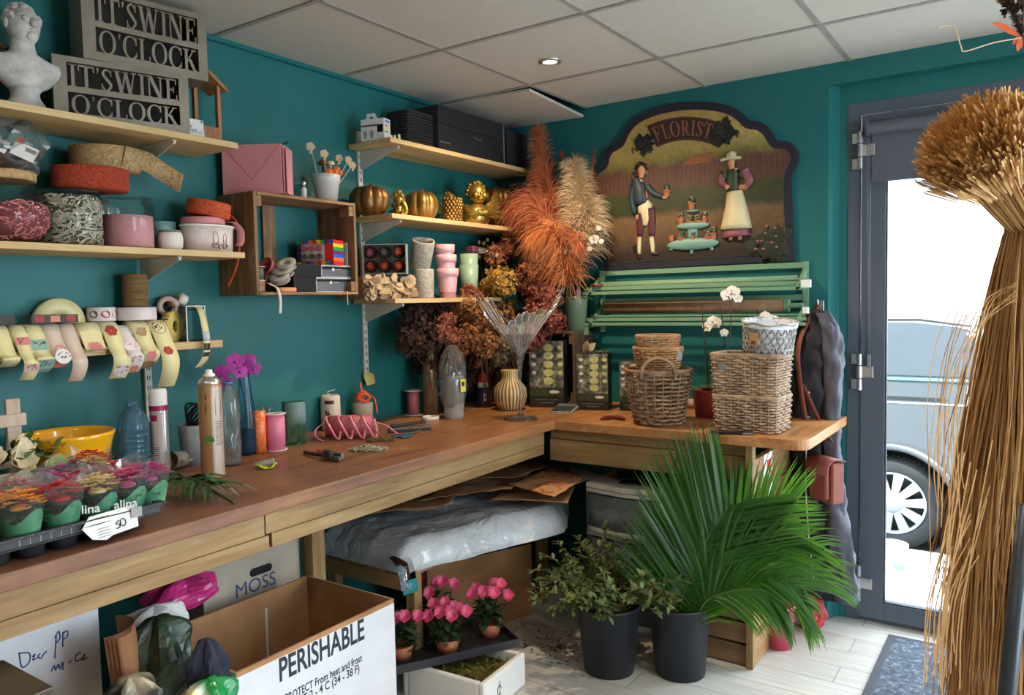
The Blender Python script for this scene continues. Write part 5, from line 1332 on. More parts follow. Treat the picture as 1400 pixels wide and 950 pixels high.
rel(g, [(715, 385), (700, 440), (735, 465)], [17, 17, 12], .9); rel(g, [(808, 385), (832, 430), (812, 465)], [20, 18, 13], .9); rel(g, [(765, 640), (768, 690)], [48, 62], .4)
g.use(grnl); rel(g, [(712, 390), (720, 420)], [20, 16], .9); rel(g, [(795, 390), (800, 415)], [20, 16], .9); rel(g, [(752, 385), (752, 480)], [30, 26], .6)
g.use(cloth); rel(g, [(762, 480), (768, 560), (768, 655)], [34, 50, 70], .45); rel(g, [(740, 385), (742, 440)], [8, 7], 1.2); rel(g, [(768, 375), (772, 470)], [8, 8], 1.2)
g.use(skinp); rel(g, [(750, 378), (748, 352), (744, 338)], [11, 18, 15], .8); rel(g, [(725, 462), (760, 458)], [14, 11], 1.3); rel(g, [(820, 462), (785, 462)], [14, 11], 1.3)
g.use(hairp); rel(g, [(764, 345), (768, 365)], [7, 6], .8); g.use(cloth); rel(g, [(698, 336), (745, 325), (792, 324)], [6, 10, 6], 1.1); rel(g, [(730, 318), (748, 308), (768, 314)], [10, 15, 9], 1)
g.use(skinp); rel(g, [(745, 690), (738, 706)], [10, 8], .8); rel(g, [(783, 690), (788, 706)], [10, 8], .8); g.use(blackp); rel(g, [(738, 708), (730, 714)], [8, 6], .8); rel(g, [(788, 708), (798, 714)], [8, 6], .8)
g.build('woman_figure', t)
g = G(tqs)
for (px, py, w) in ((568, 725, 122), (570, 640, 76), (568, 572, 30)):
    x, z = S(px, py); g.sph((x, FZ-.006, z), 1, 28, 10, sc=(w*k, .014, w*.22*k))
rel(g, [(470, 738), (468, 755)], [11, 8], .8); rel(g, [(563, 745), (563, 770)], [9, 7], .9); rel(g, [(652, 735), (660, 755)], [9, 7], .8); rel(g, [(568, 645), (568, 700)], [26, 22], .4)
g.build('plant_stand', t)
def rpot(px, py, w, h, plant=True):
    g = G(terr); rel(g, [(px, py+h), (px, py)], [w*.72, w], .9); rel(g, [(px, py), (px, py-h*.25)], [w*1.15, w*1.15], .9)
    if plant:
        g.use(grnl); rel(g, [(px, py-h*.3), (px, py-h*1.3)], [w*.8, w*.9], .8); g.use(spec); x, z = S(px, py-h*.9)
        for i in range(8): g.sph((x+rnd(-1, 1)*w*k*.8, FZ-.012, z+rnd(-1, 1)*w*k*.8), .0022, 6, 4)
    g.build('relief_pot', t)
for q in ((563, 540, 16, 24), (515, 612, 14, 22), (558, 625, 15, 22), (595, 622, 16, 22), (622, 605, 13, 20), (470, 690, 14, 22, False), (517, 705, 16, 26), (573, 705, 16, 26), (640, 695, 16, 26), (665, 680, 14, 24), (448, 482, 17, 24), (752, 425, 9, 20)): rpot(*q)
g = G(mat2('painted_dark_bush', [(.35, (26, 30, 28)), (.65, (44, 54, 34))], 40, .5))
for px, py, q in ((900, 700, 70), (960, 680, 60), (850, 745, 50), (930, 750, 70)): x, z = S(px, py); g.sph((x, FZ+.001, z), q*k, 14, 8, sc=(1, .04, .7), ns=.6, nf=4, seed=px)
g.build('painted_bush', t)
g = G(blackp)
for px, py in ((326, 386), (340, 386), (742, 350), (754, 350)): x, z = S(px, py); g.sph((x, FZ-.0098, z), .0016, 6, 4)
g.use(MATS['faded_red_letters']); x, z = S(748, 364); g.sph((x, FZ-.0085, z), .0026, 6, 4, sc=(1.3, 1, .6)); g.build('painted_features', t)
flo = mat('painted_pink_dabs', (150, 96, 104), .6); g = G(flo)
for (px, py) in ((910, 640), (955, 688), (905, 675), (935, 718), (958, 738), (895, 748), (860, 748), (888, 710), (950, 650), (870, 712)):
    x, z = S(px, py); g.sph((x, FZ-.0035, z), .006, 8, 5, sc=(1.2, .3, .8))
g.build('painted_flowers', t)
mint = mat('mint_enamel', (118, 158, 128), .4, vary=.05); kraftp = mat2('brown_printed_paper', [(.45, (132, 98, 72)), (.6, (150, 112, 84)), (.68, (110, 70, 56))], 40, .8)
t = thing('paper_rack', 'mint green wall rack holding paper rolls below the florist sign', 'paper rack', (0, 0, 0))
zt, z2, zb_ = 1.500, 1.365, 1.225
xl, xr = .606, 1.585
g = G(mint)
for z in (zt, z2): g.bb((xl, -.016, z-.012), (xr, -.002, z+.012))
g.bb((xr-.024, -.018, 1.27), (xr, -.0015, zt+.014)); g.bb((xl, -.018, zt-.05), (xl+.022, -.0015, zt+.014)); g.bb((xl, -.018, z2-.06), (xl+.022, -.0015, z2+.012)); g.bb((xl, -.018, zb_-.01), (xl+.022, -.0015, zb_+.03))
g.build('wall_frame', t, bev=.001)
for (z, nm) in ((1.418, 'upper'), (1.272, 'lower')):
    g = G(mint)
    g.bb((.585, -.118, z-.002), (1.60, -.108, z+.014)); g.bb((.575, -.135, z-.022), (1.60, -.119, z-.008)); g.bb((.60, -.10, z+.018), (1.595, -.092, z+.026)); g.build('cutter_bar', t, bev=.001)
    for x in (xl+.002, xr-.02):
        g = G(mint); g.prism([(-.002, z+.06), (-.016, z+.07), (-.11, z+.012), (-.135, z+.0), (-.135, z-.02), (-.11, z-.02), (-.016, z+.03), (-.002, z+.025)], x, x+.014, Matrix(((0, 0, 1, 0), (1, 0, 0, 0), (0, 1, 0, 0), (0, 0, 0, 1)))); g.build('arm', t)
g = G(mint); g.bb((.575, -.13, 1.205), (.600, -.118, 1.262)); g.bb((.600, -.118, 1.24), (.615, -.018, 1.258)); g.build('lower_foot', t, bev=.001)
for lo, hi in (((1.585, -.14, 1.405), (1.62, -.112, 1.436)), ((1.592, -.14, 1.30), (1.612, -.112, 1.325))): g = G(plain('white_end', (230, 238, 236), .4)); g.bb(lo, hi); g.build('white_clip', t)
def roll(z, x0, x1, r, m, label, mat_end=None, y=-.062):
    o = thing('paper_roll', label, 'paper roll', (0, 0, 0)); g = G(m); M = T(x0, y, z) @ RY(pi/2); L = x1-x0
    g.lathe([(.016, 0), (r, 0), (r, L), (.016, L), (.016, 0)], 32, M); g.build('paper', o); g = G(cardb); g.lathe([(.012, -.006), (.016, -.006), (.016, L+.006), (.012, L+.006), (.012, -.006)], 20, M); g.build('core', o); return o
roll(1.350-.018, .66, 1.50, .027, kraftp, 'brown printed paper roll on the lower arms of the mint rack')
roll(1.455-.02, .64, 1.555, .012+.010, plain('mint_paper', (130, 166, 138), .6), 'pale green paper roll behind the top bar of the mint rack')
g = G(mint); g.cyl((1.502, -.062, 1.332), (1.52, -.062, 1.332), .026); g.cyl((1.51, -.062, 1.332), (1.575, -.062, 1.332), .010); g.build('end_disc', t)
p = ony(815, -.125, 1.437)
t = thing('small_tape_roll', 'small dark red tape roll on the left end of the rack\'s top bar', 'tape roll', (p.x, -.116, 1.4325)); g = G(plain('amber_tape', (120, 66, 54), .25)); g.lathe([(.016, 0), (.026, 0), (.026, .016), (.016, .016), (.016, 0)], 28); g.build('tape', t); g = G(cardb); g.lathe([(.0145, .0005), (.016, .0005), (.016, .0155), (.0145, .0155), (.0145, .0005)], 24); g.build('core', t)
def pot_(g, r0, r1, h, rim=.004): g.lathe([(0, 0), (r0, 0), (r0+(r1-r0)*.9, h*.9), (r1, h*.91), (r1, h), (r1-rim, h), (r0-rim, .008), (0, .008)], 36)
t = thing('crate_frame', 'dark wooden box frame standing on the worktop under the sage plant pot', 'crate', (0, 0, HC))
greyw = wood('grey_old_wood', (76, 58, 44), (110, 88, 68), (136, 112, 90), 'Z', 1.2, .7)
cx0, cx1, cy0, cy1, ch = .30, .575, -.215, -.03, .352
for nm, lo, hi in (('side_board', (cx0, cy0, 0), (cx0+.014, cy1, ch)), ('side_board', (cx1-.014, cy0, 0), (cx1, cy1, ch)), ('top_board', (cx0+.014, cy0, ch-.012), (cx1-.014, cy1, ch)), ('base_board', (cx0+.014, cy0, 0), (cx1-.014, cy1, .012))):
    g = G(greyw); g.bb(lo, hi); g.build(nm, t, bev=.0015)
for lo, hi in (((cx1-.034, cy0+.004, ch-.06), (cx1-.014, cy0+.03, ch-.012)), ((cx1-.03, cy0+.004, .012), (cx1-.014, cy0+.02, .06))): g = G(greyw); g.bb(lo, hi); g.build('corner_block', t)
pz = HC+ch
pp = V((.535, -.125, pz+.0005))
t = thing('plant_pot', 'sage green pot on the wooden frame with pampas plumes and orchid leaves', 'pot', pp)
g = G(sage); pot_(g, .044, .056, .165); g.build('pot', t); g = G(mat('brown_soil', (92, 62, 44), .95)); g.lathe([(0, .145), (.050, .145)], 24); g.build('soil', t)
g = G(plain('pink_label', (232, 168, 172), .5)); g.prism([(-.012, 0), (.012, 0), (.012, .06)]+[(.012*cos(a), .06+.012*sin(a)) for a in [pi*i/8 for i in range(9)]]+[(-.012, .06)], -.001, .001, T(.032, -.035, .128) @ RX(pi/2)); g.build('plant_label', t)
g = G(plain('dark_wire', (40, 34, 30), .5)); g.tube(catmull([(-.03, -.045, .17), (-.012, -.056, .15), (-.014, -.053, .12), (-.018, -.051, .06), (-.016, -.048, .002)], 5), .0016, 5); g.build('wire', t)
g = G(mat('dark_orchid_leaf', (44, 66, 40), .45))
for a, L in ((-.4, .11), (.6, .12), (2.4, .1), (3.4, .12), (-1.3, .08)): g.leaf((.01*cos(a), .01*sin(a), .15), (cos(a), sin(a), .45), (0, 0, 1), L, .02, .5, .2)
g.build('leaves', t)
def plume(name, label, base, pts, L0, L1, n, m, droop=.6, w=.0008, start=.3, side=0.0):
    "feathery grass plume: fibres leaving a curved spine and hanging"
    t = thing(name, label, 'pampas grass', base, 0, 'pampas plumes in the sage pot')
    P = catmull([V(q)-V(base) for q in pts], 8); N = len(P); i0 = int(N*start)
    g = G(mat('pampas_stem', (150, 120, 80), .8)); g.tube([V((0, 0, 0))]+P[:-2], [.003]+[.003*(1-.7*i/N) for i in range(N-2)], 6); g.build('stem', t)
    g = G(m)
    for i in range(n):
        f = rnd(0, 1)**.85; q = i0+f*(N-1-i0); a = int(q); p = P[min(a, N-2)].lerp(P[min(a+1, N-1)], q-a)
        d = (P[min(a+1, N-1)]-P[max(a-1, 0)]).normalized(); an = rnd(0, 2*pi); _, s1, s2 = frame(d)
        o = (s1*cos(an)+s2*sin(an)); L = (L0+(L1-L0)*f)*rnd(.6, 1.15)
        v0 = (d*rnd(.5, 1)+o*rnd(.2, .75)+V((side, 0, 0))).normalized(); pts_ = [p]; v = v0.copy()
        for s_ in range(4): v = (v+V((0, 0, -droop*.35*(s_+1)/2.5))+V((rnd(-1, 1), rnd(-1, 1), rnd(-1, 1)))*.10).normalized(); q_ = pts_[-1]+v*L/4; q_.y = min(q_.y, -.004-base[1]); pts_.append(q_)
        g.blade(pts_, [w*1.1, w*1.6, w*1.4, w, w*.2], side=(rnd(-1, 1), rnd(-1, 1), rnd(-1, 1)))
    g.build('plume', t); return t
opam = mat2('rust_pampas', [(.3, (150, 80, 50)), (.55, (190, 110, 72)), (.8, (212, 142, 100))], 9, .9); opl = mat2('apricot_pampas', [(.3, (180, 102, 58)), (.7, (216, 146, 90))], 9, .9); crm = mat2('cream_pampas', [(.3, (176, 150, 116)), (.7, (222, 202, 168))], 9, .9); redg = mat('red_feather', (150, 66, 48), .9)
B = pp+V((-.01, 0, .146)); A = lambda u, v, y=-.13: at(u, v, y=y)
plume('pampas_plume', 'tallest rust orange pampas plume rising to a point beside the florist sign', B, [B, A(774, 365), A(762, 310), A(748, 245), A(738, 180)], .24, .06, 4200, opam, 1.0, start=.14, side=-.22)
plume('pampas_plume', 'broad rust pampas plume drooping left in front of the pumpkin shelf', B+V((-.012, -.02, 0)), [B+V((-.012, -.02, 0)), A(770, 370, -.19), A(752, 315, -.2), A(738, 285, -.21), A(724, 280, -.22)], .22, .19, 3200, opam, 1.3, start=.14, side=-.3)
plume('pampas_plume', 'apricot pampas plume hanging low above the sage pot', B+V((-.0, -.03, 0)), [B+V((-.0, -.03, 0)), A(776, 375, -.21), A(768, 345, -.23), A(760, 325, -.25), A(750, 322, -.27)], .18, .16, 2800, opl, 1.6, start=.14, side=-.1)
plume('pampas_plume', 'small apricot pampas tuft hanging beside the white orchid flowers', B+V((.012, -.03, 0)), [B+V((.012, -.03, 0)), A(780, 370, -.19), A(778, 340, -.2), A(780, 328, -.21), A(785, 332, -.22)], .12, .10, 700, opam, 1.2)
plume('pampas_plume', 'tall cream pampas plume between rust plumes and the florist sign', B+V((.018, 0, 0)), [B+V((.018, 0, 0)), A(787, 355), A(791, 310), A(791, 265), A(786, 228)], .19, .08, 3000, crm, 1.0, start=.25)
plume('pampas_plume', 'cream pampas plume leaning right toward the rack', B+V((.025, -.01, 0)), [B+V((.025, -.01, 0)), A(794, 360), A(801, 325), A(804, 300), A(802, 285)], .16, .12, 1700, crm, 1.2, start=.25)
plume('pampas_plume', 'short dark red feather grass tip behind the cream plume', B+V((.012, .02, 0)), [B+V((.012, .02, 0)), A(784, 330, -.09), A(776, 270, -.08), A(772, 240, -.07), A(768, 208, -.07)], .05, .025, 400, redg, .1)
plume('pampas_plume', 'thin dark red feather grass tip at the sign\'s left edge', B+V((.02, .015, 0)), [B+V((.02, .015, 0)), A(796, 330, -.09), A(806, 270, -.07), A(810, 235, -.06), A(813, 205, -.055)], .04, .02, 260, redg, .1)
def orchid_flower(g, M, s, lip=None):
    for i, (L, W) in enumerate(((1, .42), (1.05, .62), (1, .40), (1, .40), (1.05, .62))):
        a = pi/2+2*pi*i/5; d = M.to_3x3() @ V((cos(a), sin(a), .12)); nrm = M.to_3x3() @ V((0, 0, 1)); g.leaf(M.translation, d, nrm, s*L, s*W, .15, -.15)
    g.sph(M @ V((0, -.1*s, .12*s)), s*.2, 8, 6)
whp = mat('white_orchid_petal', (236, 234, 228), .5)
t = thing('orchid_spray', 'dark twig with small white orchid flowers in the sage pot', 'orchid', B+V((.03, -.02, 0)))
b0 = V(t.location); g = G(plain('dark_twig_thin', (62, 48, 36), .7)); pth = catmull([b0, A(792, 370, -.16), A(796, 330, -.16), A(812, 322, -.16), A(822, 312, -.16)], 6); g.tube([q-b0 for q in pth], .0018, 5)
pt2 = catmull([b0, A(782, 380, -.2), A(780, 352, -.22), A(770, 345, -.235)], 6); g.tube([q-b0 for q in pt2], .0016, 5); g.build('stem', t)
for u, v, yy, s in ((812, 327, -.165, .024), (818, 312, -.165, .014), (822, 330, -.165, .013), (806, 340, -.165, .013), (770, 342, -.24, .022), (782, 344, -.235, .014)): g = G(whp); orchid_flower(g, look(A(u, v, yy)-b0, (rnd(0, .5), -1, .15)), s); g.build('flower', t)
def hyd(g, c, r, n, s):
    for i in range(n):
        z = 1-2*(i+.5)/n; a = 2.39996*i+rnd(-.3, .3); q = sqrt(max(0, 1-z*z)); d = V((q*cos(a), q*sin(a), z))
        k_ = r*(1+.45*noise.noise(d*1.9+V(c)*9))*rnd(.72, 1.15); p = V(c)+d*k_; p.x = max(p.x, hyd.x0); nn = (d+V((rnd(-1, 1), rnd(-1, 1), rnd(-1, 1)))*.6).normalized(); _, s1, s2 = frame(nn); ro = rnd(0, pi)
        for j in range(4):
            an = ro+j*pi/2; e = s1*cos(an)+s2*sin(an); f = s1*cos(an+pi/2)+s2*sin(an+pi/2); L = s*rnd(.7, 1.3)
            cu = nn*L*rnd(-.2, .8); g.add([p, p+e*L*.6+f*L*.45+cu*.5, p+e*L+cu, p+e*L*.6-f*L*.45+cu*.5], [(0, 1, 2, 3)], False)
    for i in range(12):
        a = rnd(0, 2*pi); z = rnd(-.8, .8); g.tube([V(c)-V((0, 0, r*.6)), V(c)+V((cos(a)*r*.5, sin(a)*r*.5, z*r*.5))], .0009, 3)
hyd.x0 = -9
DR = {k_: mat2('dried_'+k_, [(.3, a), (.7, b_)], 40, .95) for k_, a, b_ in (('dark', (40, 24, 22), (78, 48, 38)), ('brown', (112, 66, 36), (178, 124, 74)), ('red', (116, 54, 48), (170, 98, 80)), ('coral', (130, 68, 52), (176, 106, 82)), ('gold', (150, 108, 44), (198, 158, 78)), ('rust', (110, 62, 38), (156, 94, 58)), ('green', (104, 92, 60), (154, 140, 96)))}
dst = mat('dried_stem', (92, 66, 42), .9)
def bunch(label, base, heads, col, n=150, s=.011):
    t = thing('dried_flower_bunch', label, 'dried flowers', base, 0, 'dried flower bunches at the back corner'); b0 = V(base); hyd.x0 = .012-b0.x
    for (p, r) in heads:
        c = V(p)-b0; g = G(dst); g.tube(catmull([(rnd(-.012, .012), rnd(-.012, .012), 0), (c.x*.4, c.y*.4, c.z*.6), c-V((0, 0, r*.5))], 4), .0022, 5); g.build('stem', t)
        g = G(DR[col]); hyd(g, c, r, n, s); g.build('flower_head', t)
    return t
X = lambda u, v, x: at(u, v, x=x); Yp = lambda u, v, y: at(u, v, y=y)
bunch('darkest brown hydrangea bunch at the left of the dried flowers', (.15, -.72, HC+.0005), [(X(566, 440, .17), 0.067), (X(590, 425, .13), 0.061), (X(560, 468, .19), 0.055), (X(584, 462, .2), 0.067), (X(602, 420, .16), 0.055), (X(574, 418, .10), 0.049), (X(604, 485, .14), 0.061)], 'dark', 230, .011)
bunch('coral dried hydrangea bunch between the dark and the golden ones', (.17, -.60, HC+.0005), [(X(610, 440, .24), 0.039), (X(618, 462, .24), 0.041), (X(606, 455, .26), 0.032), (X(622, 486, .24), 0.032), (X(650, 408, .22), 0.039), (X(640, 398, .2), 0.030)], 'coral', 190, .009)
bunch('golden brown dried hydrangea bunch below the lowest corner shelf', (.24, -.45, HC+.0005), [(X(648, 430, .25), 0.067), (X(672, 440, .24), 0.067), (X(640, 462, .27), 0.059), (X(664, 470, .26), 0.061), (X(690, 425, .24), 0.061), (X(632, 418, .22), 0.049)], 'brown', 300, .010)
bunch('rust dried rose heads under the pampas plumes', (.30, -.30, HC+.0005), [(Yp(726, 372, -.3), 0.049), (Yp(718, 388, -.3), 0.037), (Yp(676, 350, -.28), 0.043), (Yp(690, 340, -.24), 0.039)], 'rust', 130, .019)
bunch('yellow gold dried chrysanthemum in the middle of the dried flowers', (.27, -.36, HC+.0005), [(Yp(687, 384, -.38), 0.063), (Yp(668, 392, -.36), 0.034)], 'gold', 280, .013)
bunch('red pink dried hydrangea bunch in front of the sage pot', (.40, -.31, HC+.0005), [(Yp(738, 430, -.34), 0.073), (Yp(750, 408, -.31), 0.055), (Yp(730, 462, -.35), 0.056), (Yp(756, 440, -.32), 0.055), (Yp(735, 400, -.28), 0.049)], 'red', 300, .010)
bunch('dark red hydrangea heads at the back near the sage pot', (.33, -.23, HC+.0005), [(Yp(748, 392, -.22), 0.049), (Yp(722, 405, -.24), 0.049)], 'dark', 200, .011)
bunch('greenish dried flower bunch above the ribbed vase', (.36, -.37, HC+.0005), [(Yp(692, 470, -.44), 0.041), (Yp(706, 458, -.42), 0.039), (Yp(684, 488, -.43), 0.037)], 'green', 180, .008)
bunch('single coral dried rose above the blue glue bottle', (.24, -.40, HC+.0005), [(Yp(660, 482, -.46), 0.032), (Yp(654, 494, -.44), 0.022)], 'coral', 60, .014)
bunch('dark dried filler behind the vase and the bottle', (.14, -.28, HC+.0005), [(X(640, 500, .10), 0.061), (X(668, 500, .15), 0.061), (Yp(700, 500, -.24), 0.055), (X(625, 480, .12), 0.061), (Yp(715, 440, -.22), 0.061), (X(690, 450, .15), 0.061), (X(650, 505, .12), .05), (X(606, 500, .12), .055), (X(588, 495, .12), .055), (Yp(720, 490, -.25), .05), (X(680, 520, .15), .06), (X(642, 520, .12), .05)], 'dark', 190, .013)
t = thing('seed_pod_bunch', 'bunch of pale round seed pods beside the sage pots', 'dried flowers', (.2, -.26, HC+.0005)); b0 = V(t.location); sp_ = mat('pale_seed_pod', (190, 154, 112), .8)
for i in range(16):
    c = Yp(667+rnd(-13, 13), 345+rnd(-18, 14), -.30+rnd(-.03, .03))-b0; g = G(dst); g.tube(catmull([(rnd(-.01, .01), rnd(-.01, .01), 0), c*.6, c], 3), .0012, 4); g.use(sp_); g.sph(c, .0085, 8, 6, sc=(1, 1, 1.2)); g.build('pod_stalk', t)
zv = HC+.0005; pv = onz(698, 562, HC, .05)
vm = None
m, nt, out = _new('striped_vase'); b = _p(nt, out, .4, .15); vec = _tc(nt); sp = nt.nodes.new('ShaderNodeSeparateXYZ'); nt.links.new(vec, sp.inputs[0])
at2 = nt.nodes.new('ShaderNodeMath'); at2.operation = 'ARCTAN2'; nt.links.new(sp.outputs[1], at2.inputs[0]); nt.links.new(sp.outputs[0], at2.inputs[1])
mu = nt.nodes.new('ShaderNodeMath'); mu.operation = 'MULTIPLY'; mu.inputs[1].default_value = 26; nt.links.new(at2.outputs[0], mu.inputs[0]); sn = nt.nodes.new('ShaderNodeMath'); sn.operation = 'SINE'; nt.links.new(mu.outputs[0], sn.inputs[0])
mr = nt.nodes.new('ShaderNodeMapRange'); mr.inputs[1].default_value = -1; nt.links.new(sn.outputs[0], mr.inputs[0]); nt.links.new(_ramp(nt, mr.outputs[0], [(.1, lin((120, 92, 56))), (.45, lin((196, 164, 110))), (.8, lin((216, 190, 140)))]), b.inputs['Base Color'])
t = thing('ribbed_vase', 'round beige ribbed vase with a narrow neck on the worktop', 'vase', (pv.x, pv.y, zv))
g = G(m); g.lathe([(0, 0), (.045, 0), (.052, .004), (.068, .03), (.077, .065), (.073, .10), (.055, .125), (.041, .138), (.037, .155), (.041, .178), (.042, .185), (.038, .185), (.033, .155), (.037, .14), (.05, .12), (.06, .06), (.04, .01), (0, .008)], 104, wob=lambda a, z: 1+.018*sin(26*a)); g.build('vase', t)
pf = onz(712, 573, HC, 0.0)
t = thing('funnel_glass', 'tall clear stemmed funnel glass with a pleated cellophane fan', 'glass vase', (pf.x, pf.y, HC+.0005))
fg = clear('funnel_clear', (236, 238, 238), .9, .02, .05)
g = G(fg); g.lathe([(0, .001), (.06, .001), (.075, .003), (.06, .006), (.015, .012), (.006, .03), (.0055, .14), (.009, .2), (.016, .25), (.028, .29), (.045, .33), (.058, .36), (.0575, .36), (.044, .33), (.027, .292), (.012, .25), (.0, .235)], 40); g.build('glass', t)
film = clear('pleated_film', (236, 237, 238), 1.0, .15, .16)
g = G(film); N = 66; vs = []; fs = []
for r_ in range(6):
    f = r_/5
    for i in range(N):
        a = 2*pi*i/N; pl = .05*(1 if i % 2 else -1)*f; R_ = .016+.17*f**1.1*(1+.10*sin(3*a+1)+pl); z = .27+.20*f+.055*f*sin(a*2+.8)+.03*f*sin(5*a)+(.006 if i % 2 else -.006)*f; vs.append((R_*cos(a), R_*sin(a)*.85, z))
fs = [(j*N+i, j*N+(i+1) % N, (j+1)*N+(i+1) % N, (j+1)*N+i) for j in range(5) for i in range(N)]; g.add(vs, fs, False); g.build('cellophane_fan', t)
g = G(clear('pleat_edge_film', (244, 246, 248), 1, .1, .7))
for i in range(0, N, 2): g.tube([vs[j*N+i] for j in range(1, 6)], .0014, 4)
g.tube([vs[5*N+i] for i in range(N)], .0016, 4, closed=True); g.build('pleat_edges', t)
g = G(film)
for i in range(7):
    c = V((rnd(-.03, .03), rnd(-.03, .03), rnd(.30, .37))); g.tube([c+V((rnd(.015, .03)*cos(a), rnd(.015, .03)*sin(a), .02*sin(2*a+i))) for a in [2*pi*q/14 for q in range(14)]], .0016, 5, closed=True)
g.build('curled_film', t)
ZC = HC+.0006
def P_(u, v, r=0):
    p = onz(u, v, HC, r); return V((p.x, p.y, ZC))
wwood = mat2('whitewashed_wood', [(.3, (168, 142, 122)), (.6, (206, 186, 168)), (.8, (226, 212, 198))], 16, .8, 5, .3, 80, stretch=(1, 1, .3))
pq = onx(10, .30, HC+.05)
t = thing('wooden_planter', 'whitewashed wooden planter with a fence back and pale flowers at the far left', 'planter', (.24, onx(28, .24, HC+.2).y, ZC), radians(90))
def bw(name, lo, hi): g = G(wwood); g.bb(lo, hi); return g.build(name, t, bev=.002)
bw('fence_post', (-.018, .03, .0), (.016, .045, .275)); bw('fence_post', (-.14, .03, .0), (-.106, .045, .275)); bw('cross_rail', (-.20, .018, .205), (.024, .03, .237)); bw('cross_rail', (-.20, .018, .10), (.024, .03, .13))
bw('front_board', (-.20, -.11, 0), (.062, -.098, .11)); bw('side_board', (.062, -.11, 0), (.094, .03, .115)); bw('base', (-.2, -.098, 0), (.062, .03, .012))
cfl = mat2('cream_petals', [(.3, (206, 186, 150)), (.7, (238, 226, 200))], 20, .7); lime = mat('lime_petal', (206, 212, 130), .6); grleaf = mat2('green_leaf', [(.3, (52, 80, 40)), (.7, (92, 124, 66))], 12, .5)
def blossom(g, c, d, r, n=9, cup=.4):
    M = look(c, d)
    for k_ in range(n):
        a = 2.4*k_; e = M.to_3x3() @ V((cos(a), sin(a), cup+.4*(1-k_/n))); g.leaf(c, e, M.to_3x3() @ V((0, 0, 1)), r*(.7+.3*k_/n), r*.42, -.2, -.2)
for c, m, r in (((-.03, -.06, .16), cfl, .04), ((-.05, -.09, .13), cfl, .05), ((.03, -.11, .10), lime, .045), ((-.11, -.07, .15), cfl, .05), ((-.06, -.13, .08), cfl, .045)):
    g = G(m); blossom(g, V(c), (rnd(-.3, .6), -1, .6), r, 14); g.build('flower', t)
g = G(grleaf)
for i in range(50): c = V((rnd(-.15, .06), rnd(-.09, .02), rnd(.10, .17))); g.leaf(c, (rnd(-1, 1), rnd(-1, .2), rnd(-.1, 1)), (0, 0, 1), rnd(.03, .055), .010, .3)
g.use(mat('dried_sprig', (150, 134, 88), .9))
for i in range(40): c = V((.06+rnd(-.03, .03), -.02+rnd(-.03, .03), .13+rnd(-.02, .035))); g.leaf(c, (rnd(-1, 1), rnd(-1, 1), rnd(0, 1)), (0, 0, 1), .016, .005)
g.build('foliage', t)
yb = mat2('yellow_glaze', [(.3, (222, 154, 10)), (.7, (240, 182, 30))], 3, .16, 3, **{'Coat Weight': .4})
ycx = onx(100, .20, HC+.10)
t = thing('yellow_bowl', 'large glossy yellow bowl planter against the teal wall', 'bowl', (.175, ycx.y, ZC)); q = 59*mpp((.175, ycx.y, 1.0))
g = G(yb); g.lathe([(0, 0), (q*.62, 0), (q*.70, .012), (q*.80, .075), (q*.97, .150), (q, .160), (q*.97, .164), (q*.93, .154), (q*.76, .075), (q*.64, .02), (0, .018)], 48, wob=lambda a, z: 1+.004*sin(z*160)); g.build('bowl', t)
blue_p = clear('blue_water_bottle', (176, 214, 232), .8, .08, .2, (120, 172, 200)); blue_d = clear('blue_glass', (206, 228, 242), .6, .04, .06, (90, 150, 196)); clr_p = clear('clear_bottle', (230, 236, 240), .9, .1, .08)
def by(u, x, z=HC): q = onx(u, x, z); return V((x, q.y, ZC))
p = by(186, .20); s_ = mpp(p)
t = thing('water_bottle', 'ribbed blue plastic water bottle beside the yellow bowl', 'bottle', p); R_ = 20.5*s_; h_ = 106*s_
prof = [(0, .002), (R_*.9, .002), (R_, .01)]; n = 8
for i in range(n):
    z0 = .02+(h_*.62-.02)*i/n; dz = (h_*.62-.02)/n; prof += [(R_, z0), (R_, z0+dz*.6), (R_*.955, z0+dz*.72), (R_*.955, z0+dz*.88)]
prof += [(R_*1.0, h_*.63), (R_*.98, h_*.70), (R_*.82, h_*.82), (R_*.5, h_*.91), (R_*.33, h_*.94), (R_*.33, h_*.955), (R_*.42, h_*.958), (R_*.42, h_*.968), (R_*.33, h_*.97), (R_*.33, h_)]
g = G(blue_p); g.lathe(prof, 36); g.build('bottle', t)
can = plain('silver_can', (188, 186, 186), .28, .7); magenta = plain('magenta_band', (150, 22, 78), .4); capw = plain('white_cap', (230, 228, 226), .4)
p = by(221, .215); s_ = mpp(p); R_ = 11.5*s_; h_ = 118*s_
t = thing('spray_can', 'silver and magenta spray can with a white cap beside the blue bottle', 'spray can', p)
g = G(can); g.lathe([(0, 0), (R_*.95, 0), (R_, .004), (R_, h_*.79), (R_*.95, h_*.80)], 32); g.build('can', t)
g = G(magenta); g.lathe([(R_*1.012, h_*.755), (R_*1.012, h_*.815)], 32); g.build('magenta_band', t)
g = G(capw); g.lathe([(R_*.99, h_*.815), (R_*.99, h_*.97), (R_*.9, h_), (0, h_)], 32); g.build('cap', t)
g = G(plain('label_beige', (182, 168, 158), .5)); g.lathe([(R_*1.008, h_*.12), (R_*1.008, h_*.74)], 10, RZ(-1.9), True) if 0 else None
def wrap(g, R, a0, a1, z0, z1, n=10):
    vs = [(R*cos(a0+(a1-a0)*i/n), R*sin(a0+(a1-a0)*i/n), z) for i in range(n+1) for z in (z0, z1)]; g.add(vs, [(2*i, 2*i+2, 2*i+3, 2*i+1) for i in range(n)], True)
va = lambda p: atan2(CAM.y-p.y, CAM.x-p.x)
